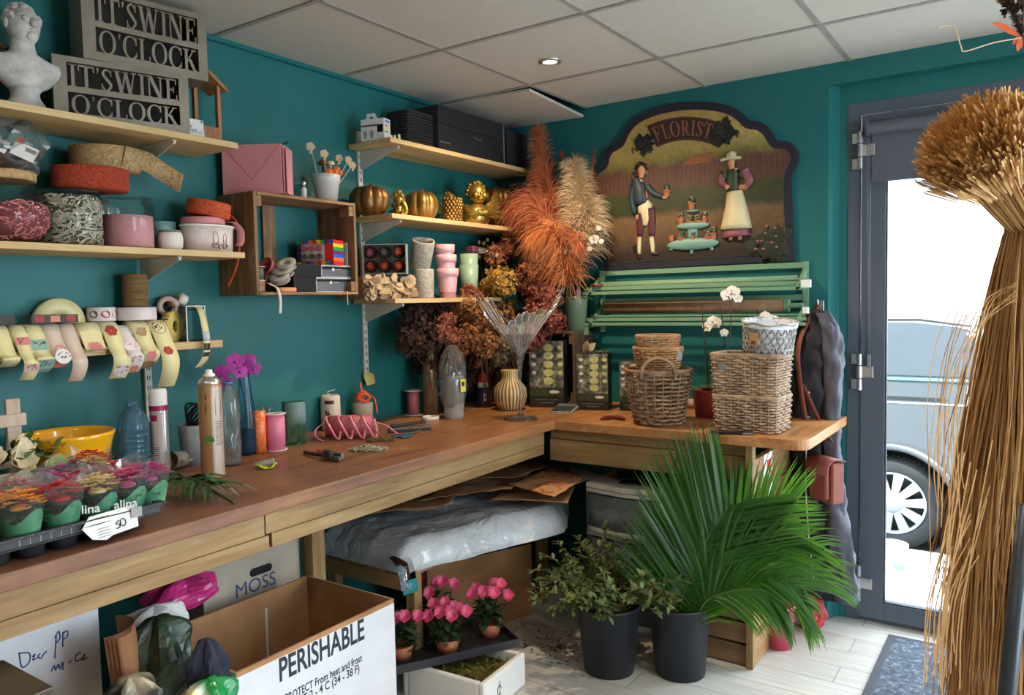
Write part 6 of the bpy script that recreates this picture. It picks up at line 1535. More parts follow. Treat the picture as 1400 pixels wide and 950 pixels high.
wrap(g, R_*1.01, va(p)-1.2, va(p)+.35, h_*.14, h_*.74); g.use(magenta); wrap(g, R_*1.016, va(p)-1.0, va(p)-.2, h_*.64, h_*.71); g.use(ink)
for i in range(7): wrap(g, R_*1.016, va(p)-.8, va(p)-.1, h_*(.2+.022*i), h_*(.208+.022*i), 4)
g.build('label', t)
t = thing('grey_ribbed_pot', 'grey ribbed pot holding a coil of black wire behind the tall spray can', 'pot', by(268, .16)); s_ = mpp(t.location)
g = G(mat('grey_ribbed', (140, 142, 146), .6)); g.lathe([(0, 0), (17*s_, 0), (22*s_, 55*s_), (20*s_, 55*s_), (15*s_, .006), (0, .006)], 32, wob=lambda a, z: 1+.012*sin(z*420)); g.build('pot', t)
g = G(plain('black_wire_coil', (26, 26, 28), .3))
for i in range(7): r = (15+i*.9)*s_; g.tube([(r*cos(a), r*sin(a)*.5+.01, 66*s_+r*.9*sin(a+i*.5)) for a in [2*pi*q/24 for q in range(24)]], .0035, 6, closed=True)
g.build('wire_coil', t)
t = thing('small_mug', 'small beige mug lying on its side behind the palm leaf', 'mug', by(243, .17)+V((0, 0, .028)), radians(20)); g = G(plain('beige_mug', (168, 156, 140), .4)); g.lathe([(0, -.04), (.024, -.04), (.028, .03), (.025, .03), (.021, -.034), (0, -.034)], 24, RX(radians(85))); g.build('mug', t); g = G(plain('beige_mug', (168, 156, 140), .4)); g.tube(arc((.03, 0, 0), .018, -pi/2, pi/2, 10, V((1, 0, 0)), V((0, 1, 0))), .004, 7); g.build('handle', t)
t = thing('dark_flask', 'small dark bottle with red label behind the silver spray can', 'bottle', by(209, .12)); g = G(plain('dark_bottle', (30, 30, 34), .3)); g.lathe([(0, 0), (.022, 0), (.022, .10), (.010, .125), (.010, .15), (0, .15)], 24); g.build('bottle', t); g = G(plain('red_label', (140, 40, 44), .5)); wrap(g, .0224, va(t.location)-1, va(t.location)+1, .06, .09); g.build('label', t)
bcan = mat('kraft_can', (164, 124, 84), .35, .2, vary=.04); bcan2 = plain('pale_can_panel', (176, 160, 146), .35, .2)
p = P_(292, 655, .028); s_ = mpp(p); R_ = 15.5*s_; h_ = 128*s_
t = thing('spray_can', 'tall kraft coloured spray can with a white nozzle and green leaf print', 'spray can', p)
g = G(bcan); g.lathe([(0, 0), (R_*.96, 0), (R_, .004), (R_, h_*.985), (R_*.97, h_)], 36); g.build('can', t)
g = G(steel); g.lathe([(R_*.97, h_), (R_*1.01, h_*1.005), (R_*.9, h_*1.035), (R_*.5, h_*1.085), (R_*.42, h_*1.085)], 36); g.build('dome', t)
g = G(capw); g.lathe([(R_*.5, h_*1.085), (R_*.48, h_*1.105), (R_*.3, h_*1.115), (R_*.28, h_*1.15), (0, h_*1.155)], 24); g.build('nozzle', t)
g = G(bcan2); wrap(g, R_*1.006, va(p)+.05, va(p)+1.25, h_*.03, h_*.97); g.build('pale_panel', t)
g = G(plain('leaf_green_print', (70, 116, 58), .5)); M = Matrix.Rotation(va(p)-.25, 4, 'Z') @ T(R_*1.012, 0, h_*.43)
for k_ in range(7): g.leaf(M @ V((0, 0, -.006)), M.to_3x3() @ V((0, cos(.1+k_*.5), sin(.1+k_*.5))), M.to_3x3() @ V((1, 0, 0)), .018, .005, 0, .05)
g.build('leaf_print', t)
g = G(ink)
for i in range(12): wrap(g, R_*1.012, va(p)+.35, va(p)+.95, h_*(.36+.022*i), h_*(.366+.022*i), 3)
for q in (0, 1): wrap(g, R_*1.012, va(p)-.45+.05*q, va(p)-.36+.05*q, h_*(.70+.14*q), h_*(.80+.10*q), 2)
g.tube([V((R_*1.012*cos(va(p)+a), R_*1.012*sin(va(p)+a), z)) for a, z in ((.4, h_*.68), (.95, h_*.68), (.95, h_*.86), (.4, h_*.86))], .0006, 4, closed=True); g.build('print', t)
p = P_(316, 638, .03); s_ = mpp(p); R_ = 14.5*s_; h_ = 112*s_
t = thing('clear_bottle', 'crinkled clear plastic bottle behind the kraft spray can', 'bottle', p)
prof = [(0, .002), (R_*.9, .002), (R_, .01)]+[(R_*(1 if i % 2 else .955), .02+.011*i) for i in range(12)]+[(R_, h_*.72), (R_*.86, h_*.85), (R_*.4, h_*.95), (R_*.36, h_)]
g = G(clr_p); g.lathe(prof, 30, wob=lambda a, z: 1+.05*sin(4*a+z*60)+.03*noise.noise(V((cos(a)*2, sin(a)*2, z*40)))); g.build('bottle', t); g = G(plain('blue_neck', (60, 110, 150), .3)); g.lathe([(R_*.37, h_*.985), (R_*.46, h_*.985), (R_*.46, h_*1.02), (R_*.37, h_*1.02)], 24); g.build('neck_ring', t)
p = P_(338, 622, .02); s_ = mpp(p); R_ = 14.5*s_; h_ = 124*s_
t = thing('glass_bottle', 'tapering blue glass bottle beside the orange spool', 'bottle', p)
g = G(blue_d); g.lathe([(0, .002), (R_*.9, .002), (R_, .012), (R_, h_*.36), (R_*.86, h_*.5), (R_*.46, h_*.88), (R_*.42, h_*.97), (R_*.5, h_*.975), (R_*.5, h_), (R_*.4, h_)], 36); g.build('bottle', t)
g = G(clear('dark_water', (176, 194, 210), .3, .02, .2, (60, 90, 120))); g.lathe([(0, .006), (R_*.9, .006), (R_*.96, .012), (R_*.96, h_*.27), (0, h_*.27)], 30); g.build('water', t)
mag = mat2('magenta_orchid', [(.3, (120, 18, 112)), (.7, (176, 44, 160))], 30, .45)
ob_ = V((p.x, p.y, ZC)); t = thing('magenta_orchid', 'magenta orchid stem standing in the blue glass bottle', 'flower', ob_+V((0, 0, h_*.3)))
o0 = V(t.location); Lc = lambda u, v, dx=0: at(u, v, x=p.x+dx)-o0
g = G(mat('dark_green_stem', (58, 66, 40), .6)); g.tube(catmull([(0, 0, 0), Lc(336, 560), Lc(327, 515), Lc(318, 500)], 6), .0018, 6); g.tube(catmull([Lc(330, 530), Lc(322, 522), Lc(314, 528)], 4), .0014, 5); g.build('stem', t)
for (u, v, dx, r) in ((322, 494, .02, .030), (334, 500, .02, .03), (346, 504, .01, .028), (340, 492, .0, .026), (304, 508, .01, .026), (310, 523, .02, .022), (328, 508, .03, .026)): g = G(mag); orchid_flower(g, look(Lc(u, v, dx), (1, rnd(-.9, -.2), rnd(-.1, .5))), r); g.build('flower', t)
def spool(label, p, r, h, m, fm=None, fr=1.2, name='ribbon_spool', ft=.002, group='ribbon spools along the wall'):
    t = thing(name, label, 'ribbon spool', p, rnd(0, 6), group)
    g = G(m); g.lathe([(.008, ft), (r, ft), (r*1.01, h*.5), (r, h-ft), (.008, h-ft), (.008, ft)], 32); g.build('wound_ribbon', t)
    if fm:
        for z in (0, h-ft): g = G(fm); g.lathe([(.008, z), (r*fr, z), (r*fr, z+ft), (.008, z+ft), (.008, z)], 32); g.build('flange', t)
    return t
orr = mat2('orange_gloss_ribbon', [(.4, (226, 104, 48)), (.6, (244, 146, 84))], 50, .3, stretch=(1, 1, 2)); pkr = mat('pink_curl_ribbon', (226, 128, 164), .35); flw = plain('white_flange', (214, 206, 204), .4)
p = P_(355, 620, .016); s_ = mpp(p)
t = spool('tall glossy orange ribbon roll beside the blue glass bottle', p, 9.5*s_, 58*s_, orr); g = G(orr); g.strip(catmull([V((.012, -.01, 58*s_)), V((.03, -.0, 60*s_)), V((.045, .02, 40*s_)), V((.05, .03, 10*s_))], 5), V((.002, .001, 0)), .0004); g.build('loose_end', t)
p = P_(377, 617, .03); s_ = mpp(p)
spool('pink ribbon spool with white rims beside the orange roll', p, 13.5*s_, 50*s_, pkr, flw, 1.18)
p = P_(396, 606, .03); p.x = max(p.x-.05, .05); s_ = mpp(p)
spool('white cord spool behind the green sleeved pack', P_(388, 596, .02), 10*s_, 48*s_, mat('white_cord', (212, 206, 196), .8, bump=.5, bs=200))
t = thing('loose_cord', 'thin white cord looping over the pink spool', 'cord', P_(388, 596, .02)+V((0, 0, 48*s_+.001))); g = G(plain('white_cord_p', (214, 206, 196), .7)); g.tube(catmull([(0, 0, 0), (.01, -.03, .012), (.02, -.06, .006), (.03, -.085, -.02), (.032, -.09, -.035)], 5), .0016, 5); g.build('cord', t)
p = P_(405, 608, .02); s_ = mpp(p)
t = thing('green_sleeve_pack', 'dark red spool in a green film sleeve with printed label', 'pack', p, facing(p)+.25); sl = clear('green_film', (120, 160, 116), .6, .08, .35, (70, 110, 72))
g = G(mat('maroon_card', (120, 66, 70), .6)); g.bb((-.036, -.02, .001), (.004, .02, 50*s_)); g.build('pack', t, bev=.002)
g = G(plain('label_silver', (190, 180, 184), .4)); g.bb((-.032, -.0215, .012), (.0, -.0203, 50*s_-.010)); g.use(ink)
for i in range(3): g.tube([(-.026, -.022, .08+.012*i), (-.02, -.022, .088+.012*i), (-.012, -.022, .08+.012*i), (-.006, -.022, .09+.012*i)], .0012, 4)
g.use(redp); g.bb((-.026, -.0221, .03), (-.006, -.0212, .06)); g.build('printed_label', t)
g = G(sl); g.X = T(0, 0, 0); g.bb((-.041, -.024, .0), (.032, .024, 58*s_)); g.build('film_sleeve', t)
g = G(mat('green_ribbon', (72, 112, 66), .5)); g.strip(catmull([(.02, -.03, .03), (.005, -.045, .012), (-.02, -.055, .002), (-.06, -.06, .001)], 5), [V((.004, 0, .006))]*6+[V((.002, .007, .001))]*10, .0004); g.build('loose_ribbon', t)
p = P_(453, 588, .02); s_ = mpp(p); cordm = mat('ecru_cord', (214, 202, 178), .8, bump=.6, bs=220, stretch=(.3, .3, 3))
t = thing('cord_roll', 'ecru cord roll with a red printed label standing by the wall', 'cord roll', p)
g = G(cordm); g.lathe([(.006, 0), (13*s_, 0), (13.4*s_, 22*s_), (13*s_, 45*s_), (11*s_, 47*s_), (.006, 46*s_), (.006, 0)], 30); g.build('wound_cord', t)
g = G(plain('label_cream', (222, 206, 190), .5)); wrap(g, 13.6*s_, va(p)-.9, va(p)+.7, .004, 44*s_); g.use(plain('label_maroon', (96, 34, 40), .5)); wrap(g, 13.8*s_, va(p)-.6, va(p)+.35, 36*s_, 41*s_)
for i in range(5): a = va(p)-.3+.1*rnd(-1, 1); g.tube([(13.8*s_*cos(a+.2*sin(q)), 13.8*s_*sin(a+.2*sin(q)), (16+6*cos(q*1.3+i)-2*i+8)*s_) for q in [j*.7 for j in range(9)]], .0011, 4)
g.build('label', t); g = G(plain('white_cord_p', (214, 206, 196))); g.tube(catmull([(0, 0, 46*s_), (-.01, -.004, 51*s_), (.0, .008, 53*s_), (.008, .02, 54*s_)], 4), .002, 5); g.build('cord_end', t)
p = P_(497, 582, .03); s_ = mpp(p)
t = thing('ribbon_roll', 'matte grey ribbon roll standing below the yellow note', 'ribbon roll', p); g = G(mat('matte_grey_ribbon', (146, 142, 134), .9)); g.lathe([(.012, .003), (13.5*s_, .003), (13.5*s_, 30*s_), (.012, 30*s_), (.012, .003)], 32); g.build('wound_ribbon', t); g = G(flw); g.lathe([(0, 0), (16*s_, 0), (16*s_, .003), (0, .003)], 32); g.build('base_flange', t)
t = thing('orange_raffia', 'tangled bright orange ribbon on top of the grey roll', 'ribbon', p+V((0, 0, 30*s_+.001))); g = G(mat('bright_orange', (236, 84, 40), .5))
for i in range(9):
    a = rnd(0, 6.3); g.strip(catmull([(.026*cos(a), .026*sin(a), .003), (.034*cos(a+.7), .034*sin(a+.7), .022), (.02*cos(a+1.8), .02*sin(a+1.8), rnd(.03, .05)), (.034*cos(a+2.7), .034*sin(a+2.7), .02), (.03*cos(a+3.4), .03*sin(a+3.4), .004)], 5), V((0, .001, .003)), .0006)
g.strip(catmull([(.01, .0, .02), (.0, -.006, .06), (-.012, .004, .085)], 5), V((.002, .003, 0)), .0006); g.strip(catmull([(.02, .02, .03), (.035, .03, .02), (.045, .034, -.02), (.046, .036, -.05)], 5), V((.002, .002, 0)), .0006); g.build('ribbon', t)
pn = at(504, 517, x=.015)
t = thing('hanging_note', 'yellow paper note hanging on the white shelf upright', 'note', (.0145, pn.y, pn.z), rot=(radians(90), 0, radians(90)))
g = G(mat('yellow_note', (214, 200, 120), .7)); w2 = .030
g.add([(x, y, .0+.010*(1-((y+w2)/(2*w2)))) for x, y in ((-w2, w2*.7), (0, w2*.9), (w2, w2*.5), (-w2*.95, 0), (0, 0), (w2*1.0, -.004), (-w2*.75, -w2), (.002, -w2*.95), (w2*1.05, -w2*.8))], [(3, 4, 1, 0), (4, 5, 2, 1), (6, 7, 4, 3), (7, 8, 5, 4)], True); g.build('paper', t, solid=.0006)
g = G(plain('faint_pencil', (150, 130, 90), .7)); 
for i in range(4): g.tube([(-.018, .012-.008*i, .0065+.0016*i), (.012, .011-.008*i, .0065+.0016*i)], .0004, 4)
g.build('writing', t)
p = P_(478, 600, .03); s_ = mpp(p)
t = thing('ribbon_roll', 'pink ribbon roll lying on its side with curling loops', 'ribbon roll', p+V((0, 0, 16*s_)), radians(-50)); pfl = plain('pink_gloss_ribbon', (226, 130, 148), .3)
g = G(mat('dull_pink_roll', (176, 92, 104), .5)); g.lathe([(.010, -31*s_), (14.5*s_, -31*s_), (15*s_, 0), (14.5*s_, 31*s_), (.010, 31*s_), (.010, -31*s_)], 32, RX(pi/2)); g.build('wound_ribbon', t)
g = G(plain('label_cream', (222, 206, 190), .5)); g.X = RX(pi/2); wrap(g, 15.2*s_, -2.1, -1.1, -20*s_, 24*s_); g.use(redp); 
for i in range(5): wrap(g, 15.3*s_, -1.9+.12*i, -1.84+.12*i, -14*s_+.004*i, 10*s_-.004*i, 2)
g.build('label', t)
g = G(pfl)
def curl(P, w): g.strip(catmull(P, 7), w, .0005)
e = 15*s_
curl([(.0, -.05, e), (.03, -.085, .02), (.05, -.115, .0), (.055, -.12, -e*.6), (.05, -.105, -e+.002), (.075, -.09, -e+.0015)], V((.001, .005, .001)))
for i in range(4): y = -.07+.045*i; curl([(.005, y, e), (.04, y-.01, e*.9), (.07, y+.012, .0), (.065, y+.034, -e+.002), (.04, y+.04, -e*.4), (.03, y+.03, e*.7)], V((.0005, .005, 0)))
curl([(.0, .06, e*.9), (.03, .09, e*.5), (.02, .14, .0), (.01, .18, -e+.008), (.0, .21, -e+.002)], V((.004, -.003, .001))); curl([(.01, .04, e), (.05, .08, .01), (.06, .13, -e+.004), (.06, .17, -e+.0015)], V((.004, .003, .001)))
g.build('curled_loops', t)
def heap(name, label, u, v, rx, ry, n, m, h=.012, L=.02):
    p = P_(u, v); t = G(m)
    for i in range(n):
        a = rnd(0, 6.3); q = sqrt(rnd(0, 1)); c = V((q*rx*cos(a), q*ry*sin(a), rnd(.001, h*(1-q*.8)))); d = V((rnd(-1, 1), rnd(-1, 1), rnd(-.15, .3))).normalized(); c.z = max(c.z, .001+L*.5*max(0, -d.z)); t.tube([c-d*L*.5*rnd(.4, 1), c+V((0, 0, .003)), c+d*L*.5], .0013, 3)
    o = t.build(name, None, p, radians(35)); tag(o, label, 'trimmings', kind='stuff'); return o
heap('moss_bits', 'scattering of grey green moss bits on the worn worktop', 503, 616, .065, .035, 220, mat('grey_moss', (176, 176, 152), .9), .02, .028)
heap('dried_trimmings', 'small pile of brown dried trimmings behind the grey moss', 520, 603, .05, .022, 160, mat('brown_moss', (118, 98, 60), .9), .014, .022)
t = thing('paper_scrap', 'tiny yellow green leaf scrap on the worktop beside the moss', 'leaf scrap', P_(547, 615)); g = G(lime); g.leaf((0, 0, .0006), (.5, .85, .02), (0, 0, 1), .03, .004, 0, .1); g.build('leaf', t)
tealh = plain('teal_handle', (40, 86, 100), .45)
p = P_(555, 596); t = thing('scissors', 'scissors with teal handles on the worktop', 'scissors', p, radians(100))
for s in (-1, 1):
    g = G(tealh); g.tube([(-.03+.026*cos(a), s*.019+.015*sin(a), .005) for a in [2*pi*i/20 for i in range(20)]], .0042, 7, closed=True); g.tube([(-.008, s*.012, .005), (.012, s*.003, .005), (.03, 0, .005)], .005, 7); g.build('handle', t)
    g = G(steel); g.prism([(.025, -.006*s), (.025, .006*s), (.11, .001*s), (.10, -.004*s)], .003+.0012*s, .0045+.0012*s); g.build('blade', t)
g = G(steel); g.cyl((.03, 0, .002), (.03, 0, .0085), .003, n=10); g.build('pivot', t)
p = P_(560, 590, .01); t = thing('stapler', 'flat black and steel stapler behind the scissors', 'stapler', p, radians(56)); g = G(mat('black_plastic', (40, 42, 44), .45)); g.bb((-.085, -.014, 0), (.085, .014, .010)); g.build('base', t, bev=.003); g = G(plain('grey_metal', (110, 112, 112), .35, .6)); g.bb((-.08, -.010, .010), (.085, .010, .018)); g.build('magazine', t, bev=.002); g = G(mat('black_plastic', (40, 42, 44), .45)); g.X = T(-.075, 0, .02) @ RY(-.05); g.bb((0, -.011, 0), (.14, .011, .010)); g.build('arm', t, bev=.004)
p = P_(444, 628, .01); t = thing('staple_plier', 'grey metal plier stapler with red tipped handle on the worktop', 'pliers', p, radians(-20))
g = G(plain('grey_metal', (110, 112, 112), .35, .6)); g.X = RZ(.25); g.bb((-.01, .0, .006), (.085, .014, .026)); g.bb((.0, -.012, .002), (.09, -.002, .018)); g.build('jaws', t, bev=.003)
g = G(mat('dark_steel', (62, 62, 62), .45, .5)); g.bb((.0, -.008, .008), (.055, .012, .03)); g.build('body', t, bev=.003)
for s, m_ in ((1, plain('red_grip', (208, 70, 44), .45)), (-1, mat('dark_steel', (62, 62, 62), .45, .5))): g = G(m_); g.tube(catmull([(.0, s*.003, .012), (-.05, s*.018, .010), (-.115, s*.024, .008)], 5), .0065, 8); g.build('handle', t)
p = P_(364, 640, .0); t = thing('clip_tangle', 'small tangle of lime green clips and clear wrap', 'clips', p); g = G(plain('lime_plastic', (186, 206, 60), .4))
for i in range(5): a = i*1.3; g.tube([(.02*cos(a)+.012*cos(q), .022*sin(a)+.010*sin(q), .004+.004*(1+sin(q+i))) for q in [2*pi*j/14 for j in range(14)]], .0028, 6, closed=True)
g.build('clips', t); g = G(clear('wrap_film', (230, 234, 236), .9, .08, .25)); g.X = RZ(.6) @ RX(.5); g.cyl((-.03, 0, .012), (.025, .01, .02), .009, .011); g.build('clear_wrap', t)
p = P_(566, 568, .02); s_ = mpp(p); spool('dusty rose spool with pale rims left of the tall corner spray can', p, 8*s_, 34*s_, mat('dusty_rose', (176, 96, 96), .6), flw, 1.6, ft=.003)
p = P_(589, 568, .03); s_ = mpp(p); R_ = 10*s_; h_ = 86*s_; scan = mat('bronze_can', (150, 126, 94), .32, .55, vary=.03)
t = thing('spray_can', 'bronze spray can with a white nozzle in the worktop corner', 'spray can', p); g = G(scan); g.lathe([(0, 0), (R_*.95, 0), (R_, .004), (R_, h_*.96), (R_*.95, h_*.97), (R_*.95, h_*.985), (R_*.7, h_*1.04), (R_*.4, h_*1.06)], 32); g.build('can', t); g = G(capw); g.lathe([(R_*.42, h_*1.06), (R_*.40, h_*1.09), (R_*.25, h_*1.12), (0, h_*1.12)], 20); g.build('nozzle', t)
g = G(ink); a = va(p)
wrap(g, R_*1.008, a-.05, a+.45, h_*.66, h_*.665, 4); wrap(g, R_*1.008, a-.05, a+.45, h_*.92, h_*.925, 4); wrap(g, R_*1.008, a-.05, a-.02, h_*.66, h_*.92, 1); wrap(g, R_*1.008, a+.42, a+.45, h_*.66, h_*.92, 1)
for z in (.72, .84): wrap(g, R_*1.009, a+.12, a+.32, h_*z, h_*(z+.05), 3)
for i in range(5): wrap(g, R_*1.008, a-.3, a+.5, h_*(.40+.03*i), h_*(.405+.03*i), 4)
wrap(g, R_*1.008, a+.1, a+.2, h_*.14, h_*.17, 2); wrap(g, R_*1.008, a+.28, a+.38, h_*.14, h_*.17, 2); g.build('print', t)
p = P_(621, 573, .035); s_ = mpp(p)
t = thing('cup_stack_bag', 'bagged stack of frosted clear cups with a yellow tag', 'cups', p); fro = clear('frosted_cups', (228, 226, 222), .8, .15, .5, (214, 208, 200))
g = G(fro); g.lathe([(0, 0), (13*s_, 0)]+[((13+2.4*i/9+(.8 if i % 2 else 0))*s_, (2+5.6*i)*s_) for i in range(10)]+[(14.5*s_, 58*s_), (0, 58*s_)], 28); g.build('cups', t)
g = G(bagm); g.X = T(0, 0, 44*s_); crumple(g, (0, 0, 0), 18*s_, 19*s_, 42*s_, seed=14, amp=.14); g.build('clear_bag', t)
d_ = (CAM-p); d_.z = 0; d_.normalize(); rt = V((-d_.y, d_.x, 0))
g = G(plain('yellow_tag', (226, 220, 40), .5)); g.X = look(d_*17*s_+rt*13*s_+V((0, 0, 46*s_)), d_+rt*.3); g.box((0, 0, 0), (7*s_, 17*s_, .001)); g.use(ink); g.box((0, 2*s_, .0006), (4*s_, 6*s_, .001)); g.build('yellow_tag', t)
t = thing('black_white_pack', 'small black and white pack half hidden behind the cup bag', 'pack', P_(606, 566, .05), facing(p)); g = G(blk); g.bb((-.02, -.012, 0), (.014, .012, .12)); g.build('pack', t, bev=.002); g = G(cardm); g.X = T(.0, -.014, .10) @ RY(.35); g.prism(rpoly(.028, .05, .008), 0, .001, RX(pi/2)); g.build('white_tag', t)
p = P_(589, 576, .03); t = thing('tape_ring', 'white roll of tape lying flat in front of the bronze spray can', 'tape roll', p); g = G(plain('white_tape', (218, 212, 204), .5)); g.lathe([(.031, 0), (.036, 0), (.036, .018), (.031, .018), (.031, 0)], 36); g.build('tape', t)
p = P_(661, 557, .02); s_ = mpp(p)
t = thing('glue_bottle', 'dark blue glue bottle with a red and white cap', 'bottle', p); g = G(plain('navy_label', (26, 34, 84), .4)); g.lathe([(0, 0), (8.5*s_, 0), (8.5*s_, 25*s_), (7.5*s_, 27*s_), (0, 27*s_)], 28); g.build('bottle', t); g = G(capw); g.lathe([(7*s_, 27*s_), (7.5*s_, 29*s_), (7.5*s_, 34*s_), (0, 34*s_)], 24); g.build('collar', t)
g = G(plain('red_cap', (196, 52, 56), .4)); g.lathe([(7*s_, 34*s_), (7*s_, 41*s_), (3*s_, 47*s_), (0, 48*s_)], 24); g.build('cap', t); g = G(wtx); wrap(g, 8.7*s_, va(p)+.1, va(p)+.6, 9*s_, 20*s_); g.use(ink); wrap(g, 8.8*s_, va(p)+.2, va(p)+.5, 12*s_, 15*s_, 3); g.build('white_label', t)
t = thing('wooden_disc', 'thin wooden disc lying beside the glue bottle', 'wood disc', P_(642, 563, .02)); g = G(mat('disc_wood', (140, 100, 66), .7)); g.lathe([(0, 0), (.028, 0), (.028, .006), (0, .006)], 24, sx=1.3); g.build('disc', t)
p = P_(772, 563, .02); t = thing('calculator', 'grey desk calculator with tilted display on the worktop', 'calculator', p, facing(p)+radians(-18)); cal = plain('calc_grey', (150, 152, 152), .4); cdk = plain('calc_dark', (42, 46, 50), .35)
g = G(cal); g.X = RX(.10); g.prism(rpoly(.105, .135, .012), .002, .013); g.build('case', t, bev=.002)
g = G(plain('lcd', (96, 108, 104), .2)); g.X = RX(.10) @ T(0, .040, .013) @ RX(.18); g.bb((-.042, -.014, 0), (.042, .016, .006)); g.build('display', t)
for r_ in range(5):
    for c_ in range(5): g = G(cdk); g.X = RX(.10); g.box((-.038+.019*c_, .014-.017*r_, .0145), (.014, .011, .005), b=.001); g.build('key', t)
prt = mat2('foliage_print', [(.32, (40, 44, 38)), (.48, (86, 92, 78)), (.60, (150, 150, 144)), (.72, (206, 206, 200))], 34, .5, 5); rosep = mat2('pale_green_rose', [(.3, (176, 184, 110)), (.7, (226, 226, 170))], 60, .5); dkg = mat2('dark_moss_print', [(.4, (32, 40, 26)), (.6, (70, 86, 50))], 80, .6); crt = mat('black_carton_side', (34, 34, 34), .5)
def rose_carton(u0, u1, vt, vb, d, label, rz=None, cols=1):
    p = P_((u0+u1)/2, vb, 0); s_ = mpp(p); w = (u1-u0)*s_; h = (vb-vt)*s_; r = facing(p)*.6 if rz is None else rz
    t = thing('rose_carton', label, 'box', p, r, 'cartons printed with white roses')
    g = G(crt); g.bb((-w/2, 0, 0), (w/2, d, h)); g.build('carton', t, bev=.0012)
    g = G(prt); g.bb((-w/2+.001, -.0008, h*.17), (w/2-.001, .0004, h)); g.build('leaf_print', t)
    g = G(dkg); g.bb((-w/2+.001, -.0011, h*.17), (w/2-.001, .0002, h*.30)); g.use(wtx); g.sph((w*.22, -.001, h*.235), w*.16, 14, 6, sc=(1, .02, .3)); g.build('moss_print', t)
    for i in range(5):
        z = h*(.40+.125*i)
        for xx, rr in ((.06*w, .15), (w*.40, .085), (-w*.36, .07)):
            if xx != .06*w and i == 0: continue
            g = G(rosep if xx > -.2*w else wtx); M = T(xx, -.0012, z) @ RX(pi/2)
            for k_ in range(7): a = 2*pi*k_/7; g.prism([(rr*w*(.45*cos(a)+.55*cos(q)), rr*w*.8*(.4*sin(a)+.55*sin(q))) for q in [2*pi*j/9 for j in range(9)]], 0, .0004+.00005*k_, M)
            g.build('rose_print', t)
    g = G(plain('pale_script', (170, 166, 150), .5))
    for z, a in ((h*.115, .36), (h*.07, .2)): g.tube([(-w*a+2*w*a*q/30, -.0012, z+.003*sin(q*1.9)) for q in range(31)], .0006, 4)
    g.build('script_line', t)
    return t, p, s_, w, h
t, p, s_, w, h = rose_carton(724, 772, 466, 557, .10, 'leftmost rose printed carton, the tallest, in front of the wooden frame')
t, p, s_, w, h = rose_carton(789, 832, 484, 561, .10, 'middle rose printed carton with moss on top, right of the wooden frame')
o = G(mat2('moss', [(.35, (60, 62, 36)), (.65, (116, 112, 70))], 50, .95))
for i in range(160): c = V((rnd(-w*.4, w*.45), rnd(.01, .09), h+rnd(.002, .010))); o.leaf(c, (rnd(-1, 1), rnd(-1, 1), rnd(0, .6)), (0, 0, 1), rnd(.008, .016), .003)
o.build('moss_top', t)
rose_carton(847, 884, 494, 562, .09, 'rightmost rose printed carton half hidden by the handled basket')
t = thing('tissue_tuft', 'crumpled beige paper bow behind the middle carton', 'paper bow', ony(806, -.10, HC+.25)); t.location = (t.location.x, -.13, ZC); g = G(mat('beige_paper', (196, 182, 158), .8)); g.tube([(0, 0, 0), (0, 0, .25)], .004, 6)
for d in ((-.6, -.3, .5), (.7, -.2, .7), (.3, -.6, .9)): g.leaf((0, 0, .245), d, (0, -1, .2), .07, .02, .2, .3)
g.build('bow', t)
p = P_(838, 574, .0); t = thing('pruner_grips', 'pair of dark red wooden grips lying on the worktop', 'grips', p, facing(p)); g = G(mat('dark_red_wood', (112, 44, 34), .4))
for s in (-1, 1): g = G(mat('dark_red_wood', (112, 44, 34), .4)); g.tube(catmull([(0, .010, .009), (s*.016, .006, .010), (s*.036, -.008, .009), (s*.05, -.022, .008)], 5), [.006, .007, .008, .0085, .009, .009, .009, .009, .009, .009, .0085, .0085, .008, .007, .006, .004], 8); g.build('grip', t)
g = G(mat('dark_steel', (62, 62, 62), .45, .5)); g.cyl((0, .012, .004), (0, .012, .016), .006); g.build('pivot', t)
wk = mat2('grey_brown_wicker', [(.3, (104, 80, 60)), (.55, (150, 120, 92)), (.8, (186, 156, 122))], 16, .75, 4, .2, 90); wk2 = mat2('straw_wicker', [(.3, (146, 104, 66)), (.6, (186, 144, 98)), (.8, (208, 172, 126))], 18, .75); wk3 = mat2('grey_willow', [(.3, (120, 98, 78)), (.55, (168, 142, 116)), (.8, (204, 182, 156))], 16, .7, 4, .2, 90)
def ringpath(shape, n):
    if shape[0] == 'o': return [(shape[1]*cos(2*pi*i/n), shape[1]*sin(2*pi*i/n)) for i in range(n)]
    w, h, r = shape[1:]; P = []; 
    raw = rpoly(w, h, r, 6); raw.append(raw[0]); L = [0]
    for a, b_ in zip(raw, raw[1:]): L.append(L[-1]+sqrt((a[0]-b_[0])**2+(a[1]-b_[1])**2))
    for i in range(n):
        s = L[-1]*i/n; j = max(k_ for k_ in range(len(L)) if L[k_] <= s); j = min(j, len(raw)-2); f = (s-L[j])/max(1e-9, L[j+1]-L[j]); P.append((raw[j][0]+(raw[j+1][0]-raw[j][0])*f, raw[j][1]+(raw[j+1][1]-raw[j][1])*f))
    return P
